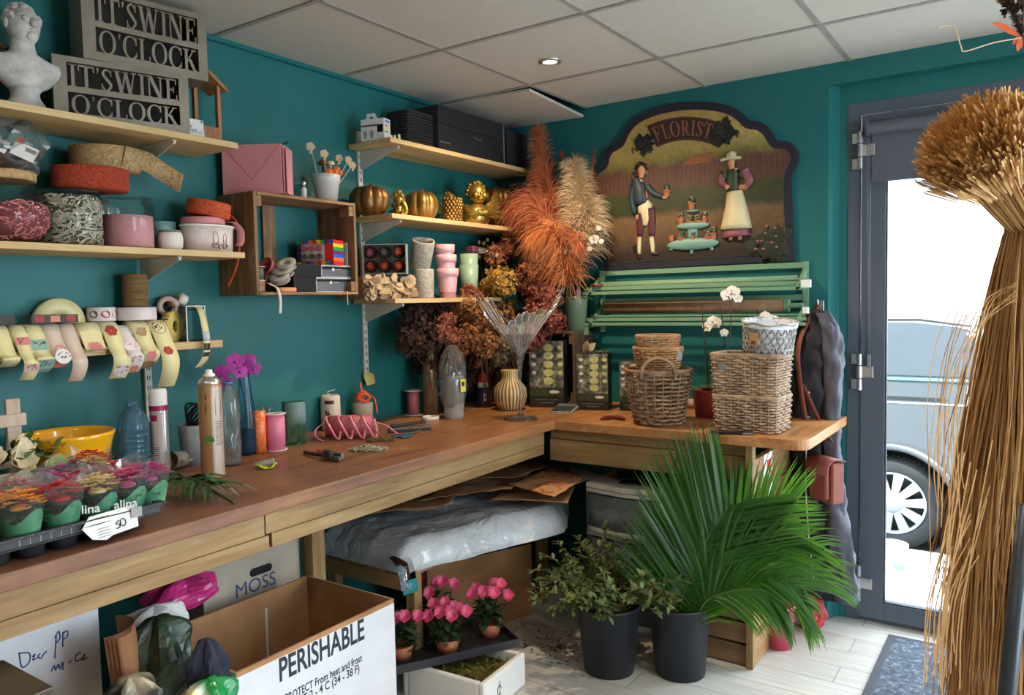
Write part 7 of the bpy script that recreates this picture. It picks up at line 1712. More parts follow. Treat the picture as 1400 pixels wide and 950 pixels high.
def weave(t, shape0, shape1, h, rows, stakes, rr, m, rim=True, rs=.003, bottom=True, name='woven_side', amp=1.0):
    n = stakes*4; A0, A1 = ringpath(shape0, n), ringpath(shape1, n); g = G(m)
    for r_ in range(rows):
        f = (r_+.5)/rows; P = []
        for i in range(n):
            x = A0[i][0]+(A1[i][0]-A0[i][0])*f; y = A0[i][1]+(A1[i][1]-A0[i][1])*f; L = sqrt(x*x+y*y)+1e-9; o = amp*(rs+rr*.6)*cos(pi*i/4*1.0+pi*(r_ % 2)); P.append((x+x/L*o, y+y/L*o, h*f+rr*.25*sin(i*.7+r_)))
        g.tube(P, rr, 5, closed=True)
    g.build(name, t); g = G(m)
    for k_ in range(stakes):
        i = k_*4; g.tube([(A0[i][0], A0[i][1], .001), (A1[i][0], A1[i][1], h+.002)], rs, 5)
    g.build('stakes', t)
    if rim:
        g = G(m)
        for q in range(3): g.tube([(x*(1.0+.012*sin(i*.8+q*2.1)), y*(1.0+.012*sin(i*.8+q*2.1)), h+.003+.004*cos(i*.8+q*2.1)) for i, (x, y) in enumerate(ringpath(shape1, n*2))], rr*1.15, 5, closed=True)
        g.build('rim', t)
    if bottom: g = G(m); g.prism([(x*.97, y*.97) for x, y in A0], .001, .005); g.build('bottom', t)
p = P_(901, 583, .085); s_ = mpp(p)
t = thing('handled_basket', 'tapered wicker basket with an arched handle carrying two smaller baskets', 'basket', p, facing(p)); bh = 72*s_
weave(t, ('o', 32*s_), ('o', 44*s_), bh, 13, 22, .0052, wk)
for s in (-1, 1):
    g = G(wk); 
    for q in range(3): g.tube([(-.002+22*s_*cos(a)+.003*cos(a*7+q*2), s*(-43*s_*(1+.02*sin(a)))+.003*sin(a*7+q*2), bh-.022+(.022+20*s_)*max(0, sin(a))**.8+.0) for a in [pi*i/18 for i in range(19)]], .0045, 6)
    g.build('handle', t)
pb = p.copy()
t = thing('round_basket', 'straw round basket sitting in the handled basket, the lower of two', 'basket', V((p.x-.002, p.y, ZC+bh-.012))); weave(t, ('o', 26*s_), ('o', 33*s_), 34*s_, 10, 24, .0032, wk2, rs=.002)
t = thing('round_basket', 'smaller straw round basket with a grey tag nested in the one below', 'basket', V((p.x-.002, p.y, ZC+bh-.012+20*s_))); weave(t, ('o', 23*s_), ('o', 29.5*s_), 30*s_, 9, 22, .0030, wk2, rs=.002); g = G(plain('grey_tag', (150, 150, 150), .6)); g.prism([(-.012, 0), (.012, 0), (.012, .03), (0, .04), (-.012, .03)], 0, .001, Matrix.Rotation(va(p)+1.0, 4, 'Z') @ T(33*s_, 0, .0) @ RX(pi/2) @ RY(.9)); g.build('tag', t)
sq = P_(1017, 592, .0); s_ = mpp(sq); W_ = 88*s_; D_ = .17; rz = radians(-3); c = V((sq.x+.0, sq.y+D_/2+.012, ZC))
t = thing('square_basket', 'square grey willow basket at the bottom of the stack', 'basket', c, rz); weave(t, ('r', W_*.97, D_*.97, .02), ('r', W_*1.04, D_*1.04, .022), 47*s_, 12, 28, .0046, wk3, amp=.8)
t = thing('square_basket', 'square grey willow basket with a slate tag stacked on its twin', 'basket', c+V((-.004, .006, 47*s_+.009)), rz); weave(t, ('r', W_*1.0, D_*.97, .02), ('r', W_*1.08, D_*1.05, .022), 54*s_, 14, 28, .0046, wk3, amp=.8)
g = G(plain('slate_tag', (120, 120, 122), .7)); g.prism([(0, -.018), (.018, 0), (0, .018), (-.018, 0)], 0, .004, T(-W_*.30, -D_*.55-.006, 40*s_) @ RX(pi/2)); g.build('slate_tag', t)
c2 = V((c.x+22*s_, c.y+.0, ZC+47*s_+.018+54*s_))
gw = mat2('whitewashed_willow', [(.3, (104, 98, 92)), (.7, (188, 184, 178))], 24, .7)
t = thing('lined_basket', 'grey woven round basket with a white fabric lining on top of the stack', 'basket', c2+V((0, 0, .004)), rot=(radians(5), radians(5), 0)); bh2 = 42*s_
g = G(gw)
for k_ in range(46):
    a0 = 2*pi*k_/46; sg_ = 1 if k_ % 2 else -1; g.tube([(32*s_*(1+.10*f)*cos(a0+sg_*f*.75), 32*s_*(1+.10*f)*sin(a0+sg_*f*.75), bh2*f+.002) for f in [i/6 for i in range(7)]], .0028, 5)
for k_ in range(26):
    z = rnd(.08, .95); a0 = rnd(0, 6.3); g.tube([(32.6*s_*(1+.10*z)*cos(a0+.12*i), 32.6*s_*(1+.10*z)*sin(a0+.12*i), bh2*z+.006*sin(i*.5+k_)) for i in range(10)], .0024, 5)
g.build('woven_side', t)
g = G(mat('white_lining', (214, 220, 232), .8, vary=.05)); g.lathe([(0, .004), (30*s_, .004), (34*s_, bh2*.98), (37*s_, bh2*1.04), (36.5*s_, bh2*.9), (36*s_, bh2*.86)], 40, wob=lambda a, z: 1+.015*sin(9*a)); g.build('lining', t)
g = G(gw); g.tube([(36.5*s_*cos(a), 36.5*s_*sin(a), bh2*1.0+.003*sin(6*a)) for a in [2*pi*i/40 for i in range(40)]], .004, 6, closed=True); g.build('rim', t)
g = G(cardb); a = va(c2)-.55; g.X = Matrix.Rotation(a, 4, 'Z') @ T(36.5*s_, 0, bh2*.5); g.bb((0, -.018, -.024), (.0015, .018, .026)); g.use(ink); 
for i in range(7): g.bb((.0016, -.010+.003*i, -.018), (.0019, -.0088+.003*i, -.004))
g.build('kraft_tag', t)
def orchid_plant(label, pot_p, stem_pts, fl, stick=None):
    t = thing('orchid_plant', label, 'orchid', pot_p, 0, 'white orchids behind the baskets'); b0 = V(pot_p)
    g = G(plain('rose_pot', (150, 62, 70), .35)); g.lathe([(0, 0), (.045, 0), (.058, .11), (.06, .115), (.055, .115), (.043, .01), (0, .01)], 30); g.build('pot', t)
    g = G(grleaf)
    for a in (-2.6, -1.8, -.6, .6, 2.0): g.leaf((0, 0, .11), (cos(a), sin(a), .6), (0, 0, 1), .10, .024, .5, .2)
    g.build('leaves', t)
    g = G(mat('dark_green_stem', (58, 66, 40), .6)); g.tube(catmull([(0, 0, .1)]+[q-b0 for q in stem_pts], 6), .0022, 6); g.build('stem', t)
    if stick: g = G(plain('black_stick', (28, 26, 28), .5)); g.tube([(.01, .01, .1), stick-b0], .0024, 6); g.build('support_stick', t)
    for q, r in fl: g = G(whp); orchid_flower(g, look(q-b0, (rnd(-.3, .3), -1, rnd(-.1, .3))), r); g.build('flower', t)
y = -.28; Y = lambda u, v, yy=-.28: at(u, v, y=yy)
p0 = ony(966, y, HC); p0.z = ZC
orchid_plant('white orchid in a dark rose pot left of the willow basket stack', p0, [Y(965, 500), Y(962, 455), Y(966, 445)], [(Y(967, 446), .026), (Y(979, 441), .026), (Y(990, 455), .018), (Y(974, 438), .022)], Y(959, 418))
p0 = ony(994, -.17, HC); p0.z = ZC
orchid_plant('tall white orchid rising behind the willow basket stack', p0, [Y(998, 470, -.2), Y(999, 420, -.2), Y(996, 405, -.2)], [(Y(994, 403, -.2), .028), (Y(1004, 400, -.2), .028), (Y(1009, 408, -.2), .020), (Y(1000, 396, -.2), .02)], Y(985, 418, -.2))
p0 = ony(1046, -.14, HC); p0.z = ZC
orchid_plant('white orchid behind the lined basket near the coat', p0, [Y(1040, 470, -.16), Y(1040, 445, -.16)], [(Y(1040, 438, -.17), .026), (Y(1052, 437, -.17), .026), (Y(1060, 439, -.17), .024), (Y(1046, 432, -.17), .022)], Y(1035, 423, -.17))
t = thing('pine_plank', 'pale pine plank standing upright behind the willow baskets', 'plank', (ony(1071, -.2, 1.1).x, -.2, ZC)); g = G(pineZ); g.bb((-.008, -.06, 0), (.012, .06, .285)); g.build('plank', t, bev=.001)
p = ony(948, -.09, HC+.02); t = thing('paper_tube', 'pale cardboard tube lying along the wall behind the baskets', 'tube', (p.x, -.06, ZC+.022)); g = G(mat('pale_tube', (186, 160, 140), .7)); g.lathe([(.016, -.2), (.021, -.2), (.021, .16), (.016, .16), (.016, -.2)], 24, RY(pi/2)); g.build('tube', t)
p = P_(1000, 593, .0); t = thing('smartphone', 'black smartphone lying at the worktop edge in front of the willow baskets', 'phone', p, facing(p)+radians(-2)); g = G(plain('phone_black', (20, 20, 24), .15)); g.prism(rpoly(.155, .046, .008), .001, .009); g.build('phone', t, bev=.0015); g = G(plain('phone_edge', (150, 152, 156), .25, .6)); g.bb((.04, -.0242, .002), (.078, -.0225, .008)); g.build('metal_edge', t)
tl0, tl1 = at(0, 772, z=HC), at(228, 716, z=HC)
trx = lambda y: ex(y)-.025
ty1 = at(228, 700, z=HC+.03).y-.015; ty0 = -2.93; tw = .36
blkp = mat('black_tray_plastic', (44, 46, 52), .4, vary=.1)
t = thing('plant_tray', 'black plastic nursery tray of wrapped flowering plants on the worktop', 'tray', (ex((ty0+ty1)/2)-.025, (ty0+ty1)/2, ZC), radians(1.2))
Ly = ty1-ty0; g = G(blkp)
for lo, hi in (((-tw, -Ly/2, .03), (0, Ly/2, .034)), ((-.006, -Ly/2, .034), (0, Ly/2, .058)), ((-tw, -Ly/2, .034), (-tw+.006, Ly/2, .058)), ((-tw+.006, Ly/2-.006, .034), (-.006, Ly/2, .058)), ((-tw+.006, -Ly/2, .034), (-.006, -Ly/2+.006, .058)), ((-.006, -Ly/2, .052), (.010, Ly/2, .058)), ((-tw, Ly/2, .052), (.010, Ly/2+.010, .058))): g.bb(lo, hi)
g.build('tray', t, bev=.002)
for i in range(7):
    for j in range(3): g = G(blkp); g.lathe([(0, 0), (.024, 0), (.031, .031)], 18, T(-.05-.115*j, -Ly/2+.06+i*(Ly-.12)/6, 0)); g.build('cup', t)
g = G(plain('tray_ribs', (150, 154, 160), .4))
for i in range(8): g.bb((.0102, -Ly/2+.22+.02*i, .0535-.0), (.0106, -Ly/2+.221+.02*i, .0575)); g.bb((.0002, -Ly/2+.22+.02*i, .036), (.0006, -Ly/2+.2215+.02*i, .052))
g.build('rib', t)
TW = lambda u, v, dx: at(u, v, x=t.location.x+dx)
sleeve = clear('sleeve_film', (242, 248, 246), .22, .2, .04); gsl = mat2('green_sleeve_print', [(.4, (52, 110, 80)), (.6, (92, 150, 116))], 8, .4); FC = {'red': [(.3, (176, 16, 30)), (.7, (220, 40, 50))], 'pink': [(.3, (206, 60, 120)), (.7, (240, 120, 170))], 'rose': [(.3, (186, 50, 82)), (.7, (226, 100, 124))], 'magenta': [(.3, (168, 36, 120)), (.7, (214, 84, 160))], 'orange': [(.3, (230, 132, 40)), (.7, (250, 182, 80))], 'yellow': [(.3, (222, 186, 96)), (.7, (246, 224, 150))], 'violet': [(.3, (120, 60, 130)), (.7, (176, 120, 180))]}
kal_leaf = mat2('kalanchoe_leaf', [(.3, (46, 84, 48)), (.7, (92, 136, 80))], 10, .5)
def kalanchoe(x, y, col, label, h=.13, full=True, printed=False):
    w = t.matrix_basis @ V((x, y, .0345)) if False else None
    pw = Matrix.Translation(t.location) @ RZ(radians(1.2)) @ V((x, y, .0345))
    k = thing('flowering_plant', label, 'potted plant', pw, rnd(0, 6), 'wrapped flowering plants in the tray')
    g = G(mat('terracotta_nursery', (130, 70, 50), .8)); g.lathe([(0, 0), (.024, 0), (.030, .034), (.028, .034), (0, .028)], 18); g.build('pot', k)
    g = G(kal_leaf)
    for i in range(22): a = rnd(0, 6.3); e = rnd(.1, .9); g.leaf((.006*cos(a), .006*sin(a), rnd(.035, .062)), (cos(a), sin(a), e), (0, 0, 1), rnd(.03, .045), .013, .3, .2)
    g.build('leaves', k)
    g = G(mat2('flower_'+col, FC[col], 50, .6)); 
    for i in range(46):
        a = 2.4*i; q = .040*sqrt(i/46); c = V((q*cos(a)*1.15, q*sin(a)*1.15, h+.012-.022*(q/.04)**2+rnd(-.006, .006))); r0 = rnd(0, 3)
        for j in range(4): an = r0+j*pi/2; d = V((cos(an), sin(an), .25)); f = V((-sin(an), cos(an), 0)); L = .0125; g.add([c, c+d*L*.6+f*L*.42, c+d*L, c+d*L*.6-f*L*.42], [(0, 1, 2, 3)], False)
    g.sph((0, 0, h-.020), .02, 12, 6, sc=(1, 1, .35)); g.build('blossoms', k)
    g = G(sleeve); n = 20; vs = []
    for r_ in range(5):
        f = r_/4
        for i in range(n): a = 2*pi*i/n; R_ = (.030+.022*f)*(1+.06*f*sin(4*a+x*90)); vs.append((R_*cos(a), R_*sin(a), .008+(h+.012)*f+(.016*sin(2*a+y*50+x*90) if r_ == 4 else 0)))
    fs = [(j*n+i, j*n+(i+1) % n, (j+1)*n+(i+1) % n, (j+1)*n+i) for j in range(4) for i in range(n)]; g.add(vs, fs, False); g.build('clear_sleeve', k)
    if printed:
        a0 = va(pw)-k.rotation_euler.z; g = G(gsl); vs = []
        for r_ in range(3):
            for i in range(9): a = a0-1.3+2.6*i/8; f = r_/2*(.42+.12*cos(i)); R_ = (.0305+.022*f)*1.02+.0012; vs.append((R_*cos(a), R_*sin(a), .008+(h+.012)*f*1.15))
        g.add(vs, [(j*9+i, j*9+i+1, (j+1)*9+i+1, (j+1)*9+i) for j in range(2) for i in range(8)], True); g.build('green_print', k)
    return k, pw
rowsx = (-.045, -.120, -.195, -.270, -.335)
ysl = lambda u, dx, z=.10: onx(u, t.location.x+dx, HC+z).y-t.location.y
spec_ = [(-.045, 28, 'orange', 'orange flowering plant in the front row of the tray', 1), (-.045, 83, 'red', 'bright red flowering plant in the front row of the tray', 1), (-.045, 134, 'yellow', 'pale yellow flowering plant in the front row of the tray', 1), (-.045, 175, 'pink', 'bright pink flowering plant in the front row beside the yellow one', 1), (-.055, 206, 'magenta', 'magenta flowering plant at the right end of the tray', 1),
         (-.13, 2, 'red', 'red flowering plant at the left edge of the photo in the second row', 0), (-.13, 46, 'rose', 'rose red flowering plant behind the orange one', 0), (-.13, 103, 'rose', 'rose pink flowering plant behind the bright red one', 0), (-.13, 148, 'rose', 'rosy flowering plant behind the pale yellow one', 0), (-.13, 186, 'rose', 'rosy flowering plant behind the bright pink one', 0),
         (-.215, 30, 'rose', 'dusky rose flowering plant in the third row at the left', 0), (-.215, 76, 'magenta', 'magenta rose flowering plant in the middle of the third row', 0), (-.215, 122, 'rose', 'rose flowering plant in the third row below the scarlet one', 0), (-.215, 166, 'rose', 'dusty pink flowering plant in the third row below the blue bottle', 0),
         (-.30, 84, 'magenta', 'deep magenta flowering plant in the back row by the yellow bowl', 0), (-.30, 106, 'violet', 'violet flowering plant in the back row', 0), (-.30, 130, 'red', 'scarlet flowering plant in the back row, tallest of all', 0)]
for dx, u, col, lab_, pr in spec_: kalanchoe(dx, ysl(u, dx), col, lab_, (.088 if dx > -.1 else .076)+(.020 if 'tallest' in lab_ else 0), printed=bool(pr))
lp = at(152, 713, x=t.location.x+.012)-V(t.location)
g = G(plain('white_label', (222, 220, 216), .6)); M = T(.013, lp.y, lp.z-.004) @ RZ(-.0) @ RY(radians(-12)); vs = [(0, y, z) for y, z in ((-.085, .002), (-.06, .030), (.07, .035), (.085, .022), (.082, -.026), (.0, -.032), (-.02, -.04), (-.06, -.03))]
vs = [(a, b_*.72, c_*.80) for a, b_, c_ in vs]
g.add([M @ V(q) for q in vs]+[M @ (V(q)-V((.0008, 0, 0))) for q in vs], [tuple(range(8)), tuple(range(15, 7, -1))]+[(i, 8+i, 8+(i+1) % 8, (i+1) % 8) for i in range(8)]); lo_ = g.build('paper_label', t)
g = G(ink); M2 = M @ Matrix(((0, 0, 1, .0006), (1, 0, 0, 0), (0, 1, 0, 0), (0, 0, 0, 1)))
for i in range(6): g.tube([M2 @ V((-.055+.012*(i % 3), .016-.012*(i//3), 0)), M2 @ V((-.045+.012*(i % 3)+.02, .018-.012*(i//3), 0))], .0005, 4)
for i in range(4): g.tube([M2 @ V((-.03, -.006-.006*i, 0)), M2 @ V((-.005, -.005-.006*i, 0))], .0005, 4)
g.tube([M2 @ V(q) for q in catmull([(.018, .002, .0004), (.012, -.001, .0004), (.011, -.004, .0004), (.018, -.007, .0004), (.017, -.013, .0004), (.010, -.014, .0004)], 4)], .0011, 4)
g.tube([M2 @ V((.026+.006*cos(q), -.004+.008*sin(q), .0004)) for q in [2*pi*i/14 for i in range(14)]], .0011, 4, closed=True)
g.use(gry); g.bb((.0145, lp.y+.045, lp.z-.004), (.0152, lp.y+.070, lp.z+.018)); g.build('printed_text', lo_)
for u, v, txt in ((124, 696, 'lina'), (172, 689, 'alina')):
    q = at(u, v, x=t.location.x+.006); d = (CAM-q); d.z = 0
    o = G(wtx); o.text(txt, .026, RZ(-radians(1.2)) @ look(q-V(t.location), d), .0006, None, .01); o.build('sleeve_lettering', t)
pal = mat2('dark_palm', [(.3, (24, 50, 26)), (.7, (52, 86, 44))], 12, .45)
p = P_(232, 672); pe = P_(320, 690); t = thing('palm_leaf', 'dark green palm leaf lying on the worktop beside the tray', 'palm leaf', p)
e = pe-p; g = G(pal); sp_ = catmull([(0, 0, .03), e*.35+V((0, 0, .045)), e*.7+V((0, 0, .025)), e+V((0, 0, .004))], 8); g.tube(sp_, [.006-.0001*i for i in range(len(sp_))], 6); g.build('stalk', t)
g = G(pal); dn = e.normalized(); pn_ = V((-dn.y, dn.x, 0))
for i in range(64):
    f = rnd(-.25, .62); c = (sp_[int(max(0, f)*(len(sp_)-1))] if f > 0 else V((0, 0, .03))+e*f); s = 1 if i % 2 else -1; d = (dn*rnd(.2, 1)*(-1 if f < .1 else 1)+pn_*s*rnd(.25, .9)).normalized(); L = rnd(.07, .14)
    g.blade([c, c+d*L*.4+V((0, 0, rnd(.0, .012))), c+d*L*.75+V((0, 0, -.004)), V((0, 0, 0))+(c+d*L)*1+V((0, 0, -min(c.z-.002, .024)))], [.003, .0055, .004, .0008], side=d.cross(UP)+V((0, 0, rnd(-.6, .6))))
g.build('leaflets', t)
kraft = mat2('cardboard', [(.35, (150, 106, 68)), (.65, (178, 132, 90))], 5, .85); kwhite = mat('white_cardboard', (214, 214, 220), .75, vary=.05); inkb = plain('stamp_ink', (28, 34, 46), .6); bluei = plain('blue_pen', (44, 70, 130), .6)
def carton(name, label, lo, hi, outer, rz=0, open_=True, th=.006, cat='box'):
    c = ((lo[0]+hi[0])/2, (lo[1]+hi[1])/2, lo[2]); w, d, h = hi[0]-lo[0], hi[1]-lo[1], hi[2]-lo[2]
    t = thing(name, label, cat, c, rz)
    for nm, a, b_ in (('front_panel', (w/2-th, -d/2, 0), (w/2, d/2, h)), ('back_panel', (-w/2, -d/2, 0), (-w/2+th, d/2, h)), ('side_panel', (-w/2+th, -d/2, 0), (w/2-th, -d/2+th, h)), ('side_panel', (-w/2+th, d/2-th, 0), (w/2-th, d/2, h)), ('bottom_panel', (-w/2+th, -d/2+th, 0), (w/2-th, d/2-th, th))):
        g = G(kraft); g.bb(a, b_)
        if outer is not kraft and nm != 'bottom_panel':
            g.use(outer); e = .0008
            if nm == 'front_panel': g.bb((w/2, -d/2, 0), (w/2+e, d/2, h-.012))
            elif nm == 'back_panel': g.bb((-w/2-e, -d/2, 0), (-w/2, d/2, h))
            else: s = 1 if a[1] > 0 else -1; g.bb((-w/2, s*d/2-e, 0), (w/2, s*d/2+e, h))
        g.build(nm, t)
    if not open_: g = G(outer); g.bb((-w/2, -d/2, h), (w/2, d/2, h+th)); g.build('top_flap', t)
    return t, w, d, h
FX = lambda w, y, z: Matrix(((0, 0, 1, w/2+.0011), (1, 0, 0, y), (0, 1, 0, z), (0, 0, 0, 1)))
t, w, d, h = carton('perishable_box', 'large open white cardboard box printed PERISHABLE in front of the bench', (.44, -2.29, 0), (.82, -1.745, .50), kwhite)
g = G(inkb)
def tx(txt, u, v, hpx, wpx, bold=.012):
    q = at(u, v, x=.8215); s_ = mpp(q); vs, _ = textmesh(txt, bold); W0 = max(a[0] for a in vs)-min(a[0] for a in vs); ax = at(u-wpx/2, v+wpx*.17, x=.8215); bx = at(u+wpx/2, v-wpx*.17, x=.8215)
    S_ = hpx*s_/.72; g.text(txt, S_, FX(w, q.y+2.0175, q.z), .0004, None, bold, sx=(bx.y-ax.y)/(W0*S_))
tx('PERISHABLE', 443, 888, 31, 116, .02); tx('PROTECT From heat and frost', 445, 926, 11, 105, .012); tx('STORE AT 2 - 4 C (34 - 38 F)', 436, 944, 12, 118, .012)
g.build('lettering', t)
g = G(kraft); g.bb((w/2+.0002, -d/2, h-.012), (w/2+.0009, d/2, h)); g.build('torn_edge', t)
for y0_ in (.06, ): g = G(plain('tape_clear', (196, 196, 200), .3)); g.bb((-w/2+.006, .10, .02), (-w/2+.0068, .108, h-.05)); g.build('tape_strip', t)
t, w, d, h = carton('moss_box', 'cardboard box stamped MOSS with a hand hole behind the perishable box', (.05, -2.06, 0), (.35, -1.70, .66), mat('grey_cardboard', (178, 166, 150), .8), 0, True)
g = G(plain('moss_blue', (52, 70, 110), .6)); q = at(350, 800, x=.3515); g.text('MOSS', .062, FX(w, q.y+1.88, q.z), .0004, None, 0); g.build('lettering', t)
g = G(plain('hole_dark', (24, 20, 18), .9)); q = at(357, 779, x=.3515); g.prism(rpoly(.085, .026, .012), 0, .0004, FX(w, q.y+1.88, q.z)); g.build('hand_hole', t)
g = G(inkb); q = at(352, 768, x=.3515); M = FX(w, q.y+1.88, q.z+.03)
for k_ in range(4): g.prism([(-.03+.02*k_, 0), (-.02+.02*k_, .012), (-.014+.02*k_, 0)], 0, .0004, M)
g.build('arrow_print', t)
t, w, d, h = carton('white_box', 'white cardboard box with blue handwriting under the left end of the bench', (.15, -3.1, 0), (.50, -2.445, .665), kwhite, 0, False)
g = G(bluei)
def hand(P, r=.0016): 
    q = [at(u, v, x=.5012) for u, v in P]; g.tube(catmull([V((w/2+.0011, a.y+2.7725, a.z)) for a in q], 5), r, 4)
for P in ([(26, 892), (30, 912), (40, 905), (40, 893), (27, 893)], [(44, 898), (48, 894), (45, 902), (51, 899)], [(55, 893), (52, 897), (56, 900), (60, 894), (64, 890), (58, 896)], [(77, 868), (75, 900)], [(75, 872), (80, 863), (82, 872), (76, 880)], [(86, 864), (86, 884)], [(86, 866), (92, 862), (92, 870), (86, 874)], [(70, 918), (74, 910), (76, 916), (80, 908), (82, 914), (86, 905), (86, 916)], [(94, 906), (98, 903)], [(110, 892), (104, 896), (104, 904), (112, 900), (116, 894), (113, 902), (120, 898)]): hand(P)
g.build('handwriting', t)
t = thing('pallet_bench', 'low wooden pallet bench under the cellophane stack', 'bench', (0, 0, 0))
for k_ in range(4): g = G(oldwy); x = .10+.12*k_; g.bb((x, -1.385, .402), (x+.10, -.42, .42)); g.build('deck_board', t, bev=.002)
g = G(pineX); g.bb((.10, -1.385, .345), (.555, -1.36, .401)); g.build('end_board', t, bev=.002)
g = G(pineX); g.bb((.10, -.445, .345), (.555, -.42, .401)); g.build('end_board', t, bev=.002)
for x, y in ((.12, -1.335), (.53, -1.335), (.12, -.47), (.53, -.47)): g = G(pineZ); g.bb((x-.02, y-.02, 0), (x+.02, y+.02, .401)); g.build('leg', t)
m, nt, out = _new('stacked_cellophane'); b = _p(nt, out, .16, 0); vec = _tc(nt); b.inputs['Base Color'].default_value = (*lin((206, 212, 220)), 1); b.inputs['Coat Weight'].default_value = .8; b.inputs['Coat Roughness'].default_value = .08
_bump(nt, b, _noise(nt, vec, 9, 5, .6, 1.2), .8, .03); b.inputs['Alpha'].default_value = .92
t = thing('cellophane_stack', 'thick glossy stack of clear cellophane sheets on the pallet bench', 'cellophane', (0, 0, .4205))
Q = [(.12, -1.40), (.55, -1.41), (.70, -1.0), (.79, -.70), (.72, -.52), (.62, -.36), (.12, -.36)]
def slab(g, Q, z0, z1, amp, nx=26, ny=34, seed=0):
    "crumpled sheet pile over a quad-ish outline"
    A, B_, C_, D_ = V((*Q[0], 0)), V((*Q[1], 0)), V((*Q[3], 0)), V((*Q[6], 0)); vs = []; fs = []
    for j in range(ny+1):
        v = j/ny; l = A.lerp(D_, v); r = B_.lerp(C_, min(1, v/.70)) if v < .70 else C_.lerp(V((*Q[5], 0)), (v-.70)/.30)
        for i in range(nx+1):
            u = i/nx; p = l.lerp(r, u); nz = noise.noise(V((p.x*7+seed, p.y*5, seed)))+.5*noise.noise(V((p.x*19, p.y*15, seed*3))); edge = min(1, (1-u)*9, v*12+.2, (1-v)*12+.2)
            vs.append((p.x+.012*noise.noise(V((p.y*9, seed, 1))), p.y, z0+(z1-z0)*(.3+.7*edge**.6)+amp*nz))
    n = nx+1; fs = [(j*n+i, j*n+i+1, (j+1)*n+i+1, (j+1)*n+i) for j in range(ny) for i in range(nx)]; b0 = len(vs)
    ring = [i for i in range(n)]+[j*n+nx for j in range(1, ny+1)]+[ny*n+i for i in range(nx-1, -1, -1)]+[j*n for j in range(ny-1, 0, -1)]
    vs += [(vs[i][0], vs[i][1], z0) for i in ring]; m_ = len(ring); fs += [(ring[k_], b0+k_, b0+(k_+1) % m_, ring[(k_+1) % m_]) for k_ in range(m_)]+[tuple(range(b0, b0+m_))]
    g.add(vs, fs, True)
g = G(m); slab(g, Q, 0, .105, .012, seed=2); g.build('sheets', t)
g = G(clear('cello_flap', (206, 232, 244), 1, .05, .12)); g.strip(catmull([(.50, -1.39, .06), (.56, -1.42, .05), (.59, -1.435, .02), (.60, -1.435, -.03)], 5), V((.0, .04, .0))); g.build('loose_corner', t)
g = G(plain('teal_fold', (60, 140, 150), .3)); g.strip([(.598, -1.43, -.005), (.604, -1.432, -.05)], V((.006, .032, 0))); g.build('teal_corner', t)
g = G(clear('cello_sheet', (232, 238, 244), 1, .06, .10)); Z = lambda u, v, z=.53: at(u, v, z=z)
pr_ = mat2('red_leaf_print_kraft', [(.56, (186, 136, 90)), (.60, (150, 70, 48))], 34, .8, 2, stretch=(1, 1, 1)); kr2 = mat2('brown_kraft', [(.3, (128, 86, 56)), (.7, (170, 124, 84))], 7, .85)
def paper(label, pts, z, m_, crumple_=.006, seed=1):
    P = [at(u, v, z=z) for u, v in pts]; c = sum(P, V((0, 0, 0)))/len(P); g = G(m_); vs = []; nn = 14
    for j in range(nn+1):
        for i in range(nn+1): u, v = i/nn, j/nn; p = P[0].lerp(P[1], u).lerp(P[3].lerp(P[2], u), v)-c; q = noise.noise(V((p.x*8+seed, p.y*8, seed)))+.6*noise.noise(V((p.x*22, p.y*22+seed, 0))); vs.append((p.x, p.y, crumple_*(1.2+q)))
    g.add(vs, [(j*(nn+1)+i, j*(nn+1)+i+1, (j+1)*(nn+1)+i+1, (j+1)*(nn+1)+i) for j in range(nn) for i in range(nn)], True); o = g.build('paper_sheet', None, c, solid=.0012); tag(o, label, 'paper'); return o
paper('crumpled brown kraft paper lying over the cellophane below the bench board', [(462, 716), (618, 694), (640, 655), (470, 690)], .562, kr2, .014, 3)
paper('folded brown kraft paper in the middle of the cellophane stack', [(570, 690), (700, 672), (745, 640), (640, 645)], .588, kr2, .014, 5)
paper('stack of tan kraft sheets under the leaf printed one', [(668, 684), (776, 690), (786, 668), (700, 660)], .560, kraft, .006, 8)
paper('dark brown printed paper at the back of the pile in the corner', [(640, 655), (700, 655), (760, 636), (700, 632)], .618, kraftp, .004, 6)
paper('tan paper sheet printed with small red leaves on top of the pile', [(692, 664), (758, 682), (800, 655), (756, 640)], .606, pr_, .006, 7)
paper('white sheet sticking out at the right of the paper pile', [(772, 668), (806, 655), (832, 652), (780, 638)], .598, plain('white_sheet', (220, 218, 212), .7), .001, 9)
dt = clear('drawer_plastic', (226, 230, 236), .5, .1, .2, (196, 204, 214)); lidm = mat('cream_plastic', (206, 202, 190), .4)
dx0, dx1, dy0, dy1 = .80, 1.17, -.53, -.20
t = thing('drawer_tower', 'clear plastic drawer tower with cream lid behind the foliage buckets', 'drawer unit', (0, 0, 0))
g = G(lidm); g.prism([(dx0-.004, dy0), ((dx0+dx1)/2, dy0-.035), (dx1+.004, dy0), (dx1+.004, dy1), (dx0-.004, dy1)], .575, .60); g.build('lid', t, bev=.006)
for z in (.56, .375, .19, .0): g = G(lidm); g.prism([(dx0, dy0), ((dx0+dx1)/2, dy0-.032), (dx1, dy0), (dx1, dy1), (dx0, dy1)], z, z+.014); g.build('frame_shelf', t)
for x in (dx0, dx1-.008): g = G(dt); g.bb((x, dy0, 0), (x+.008, dy1, .575)); g.build('side_wall', t)
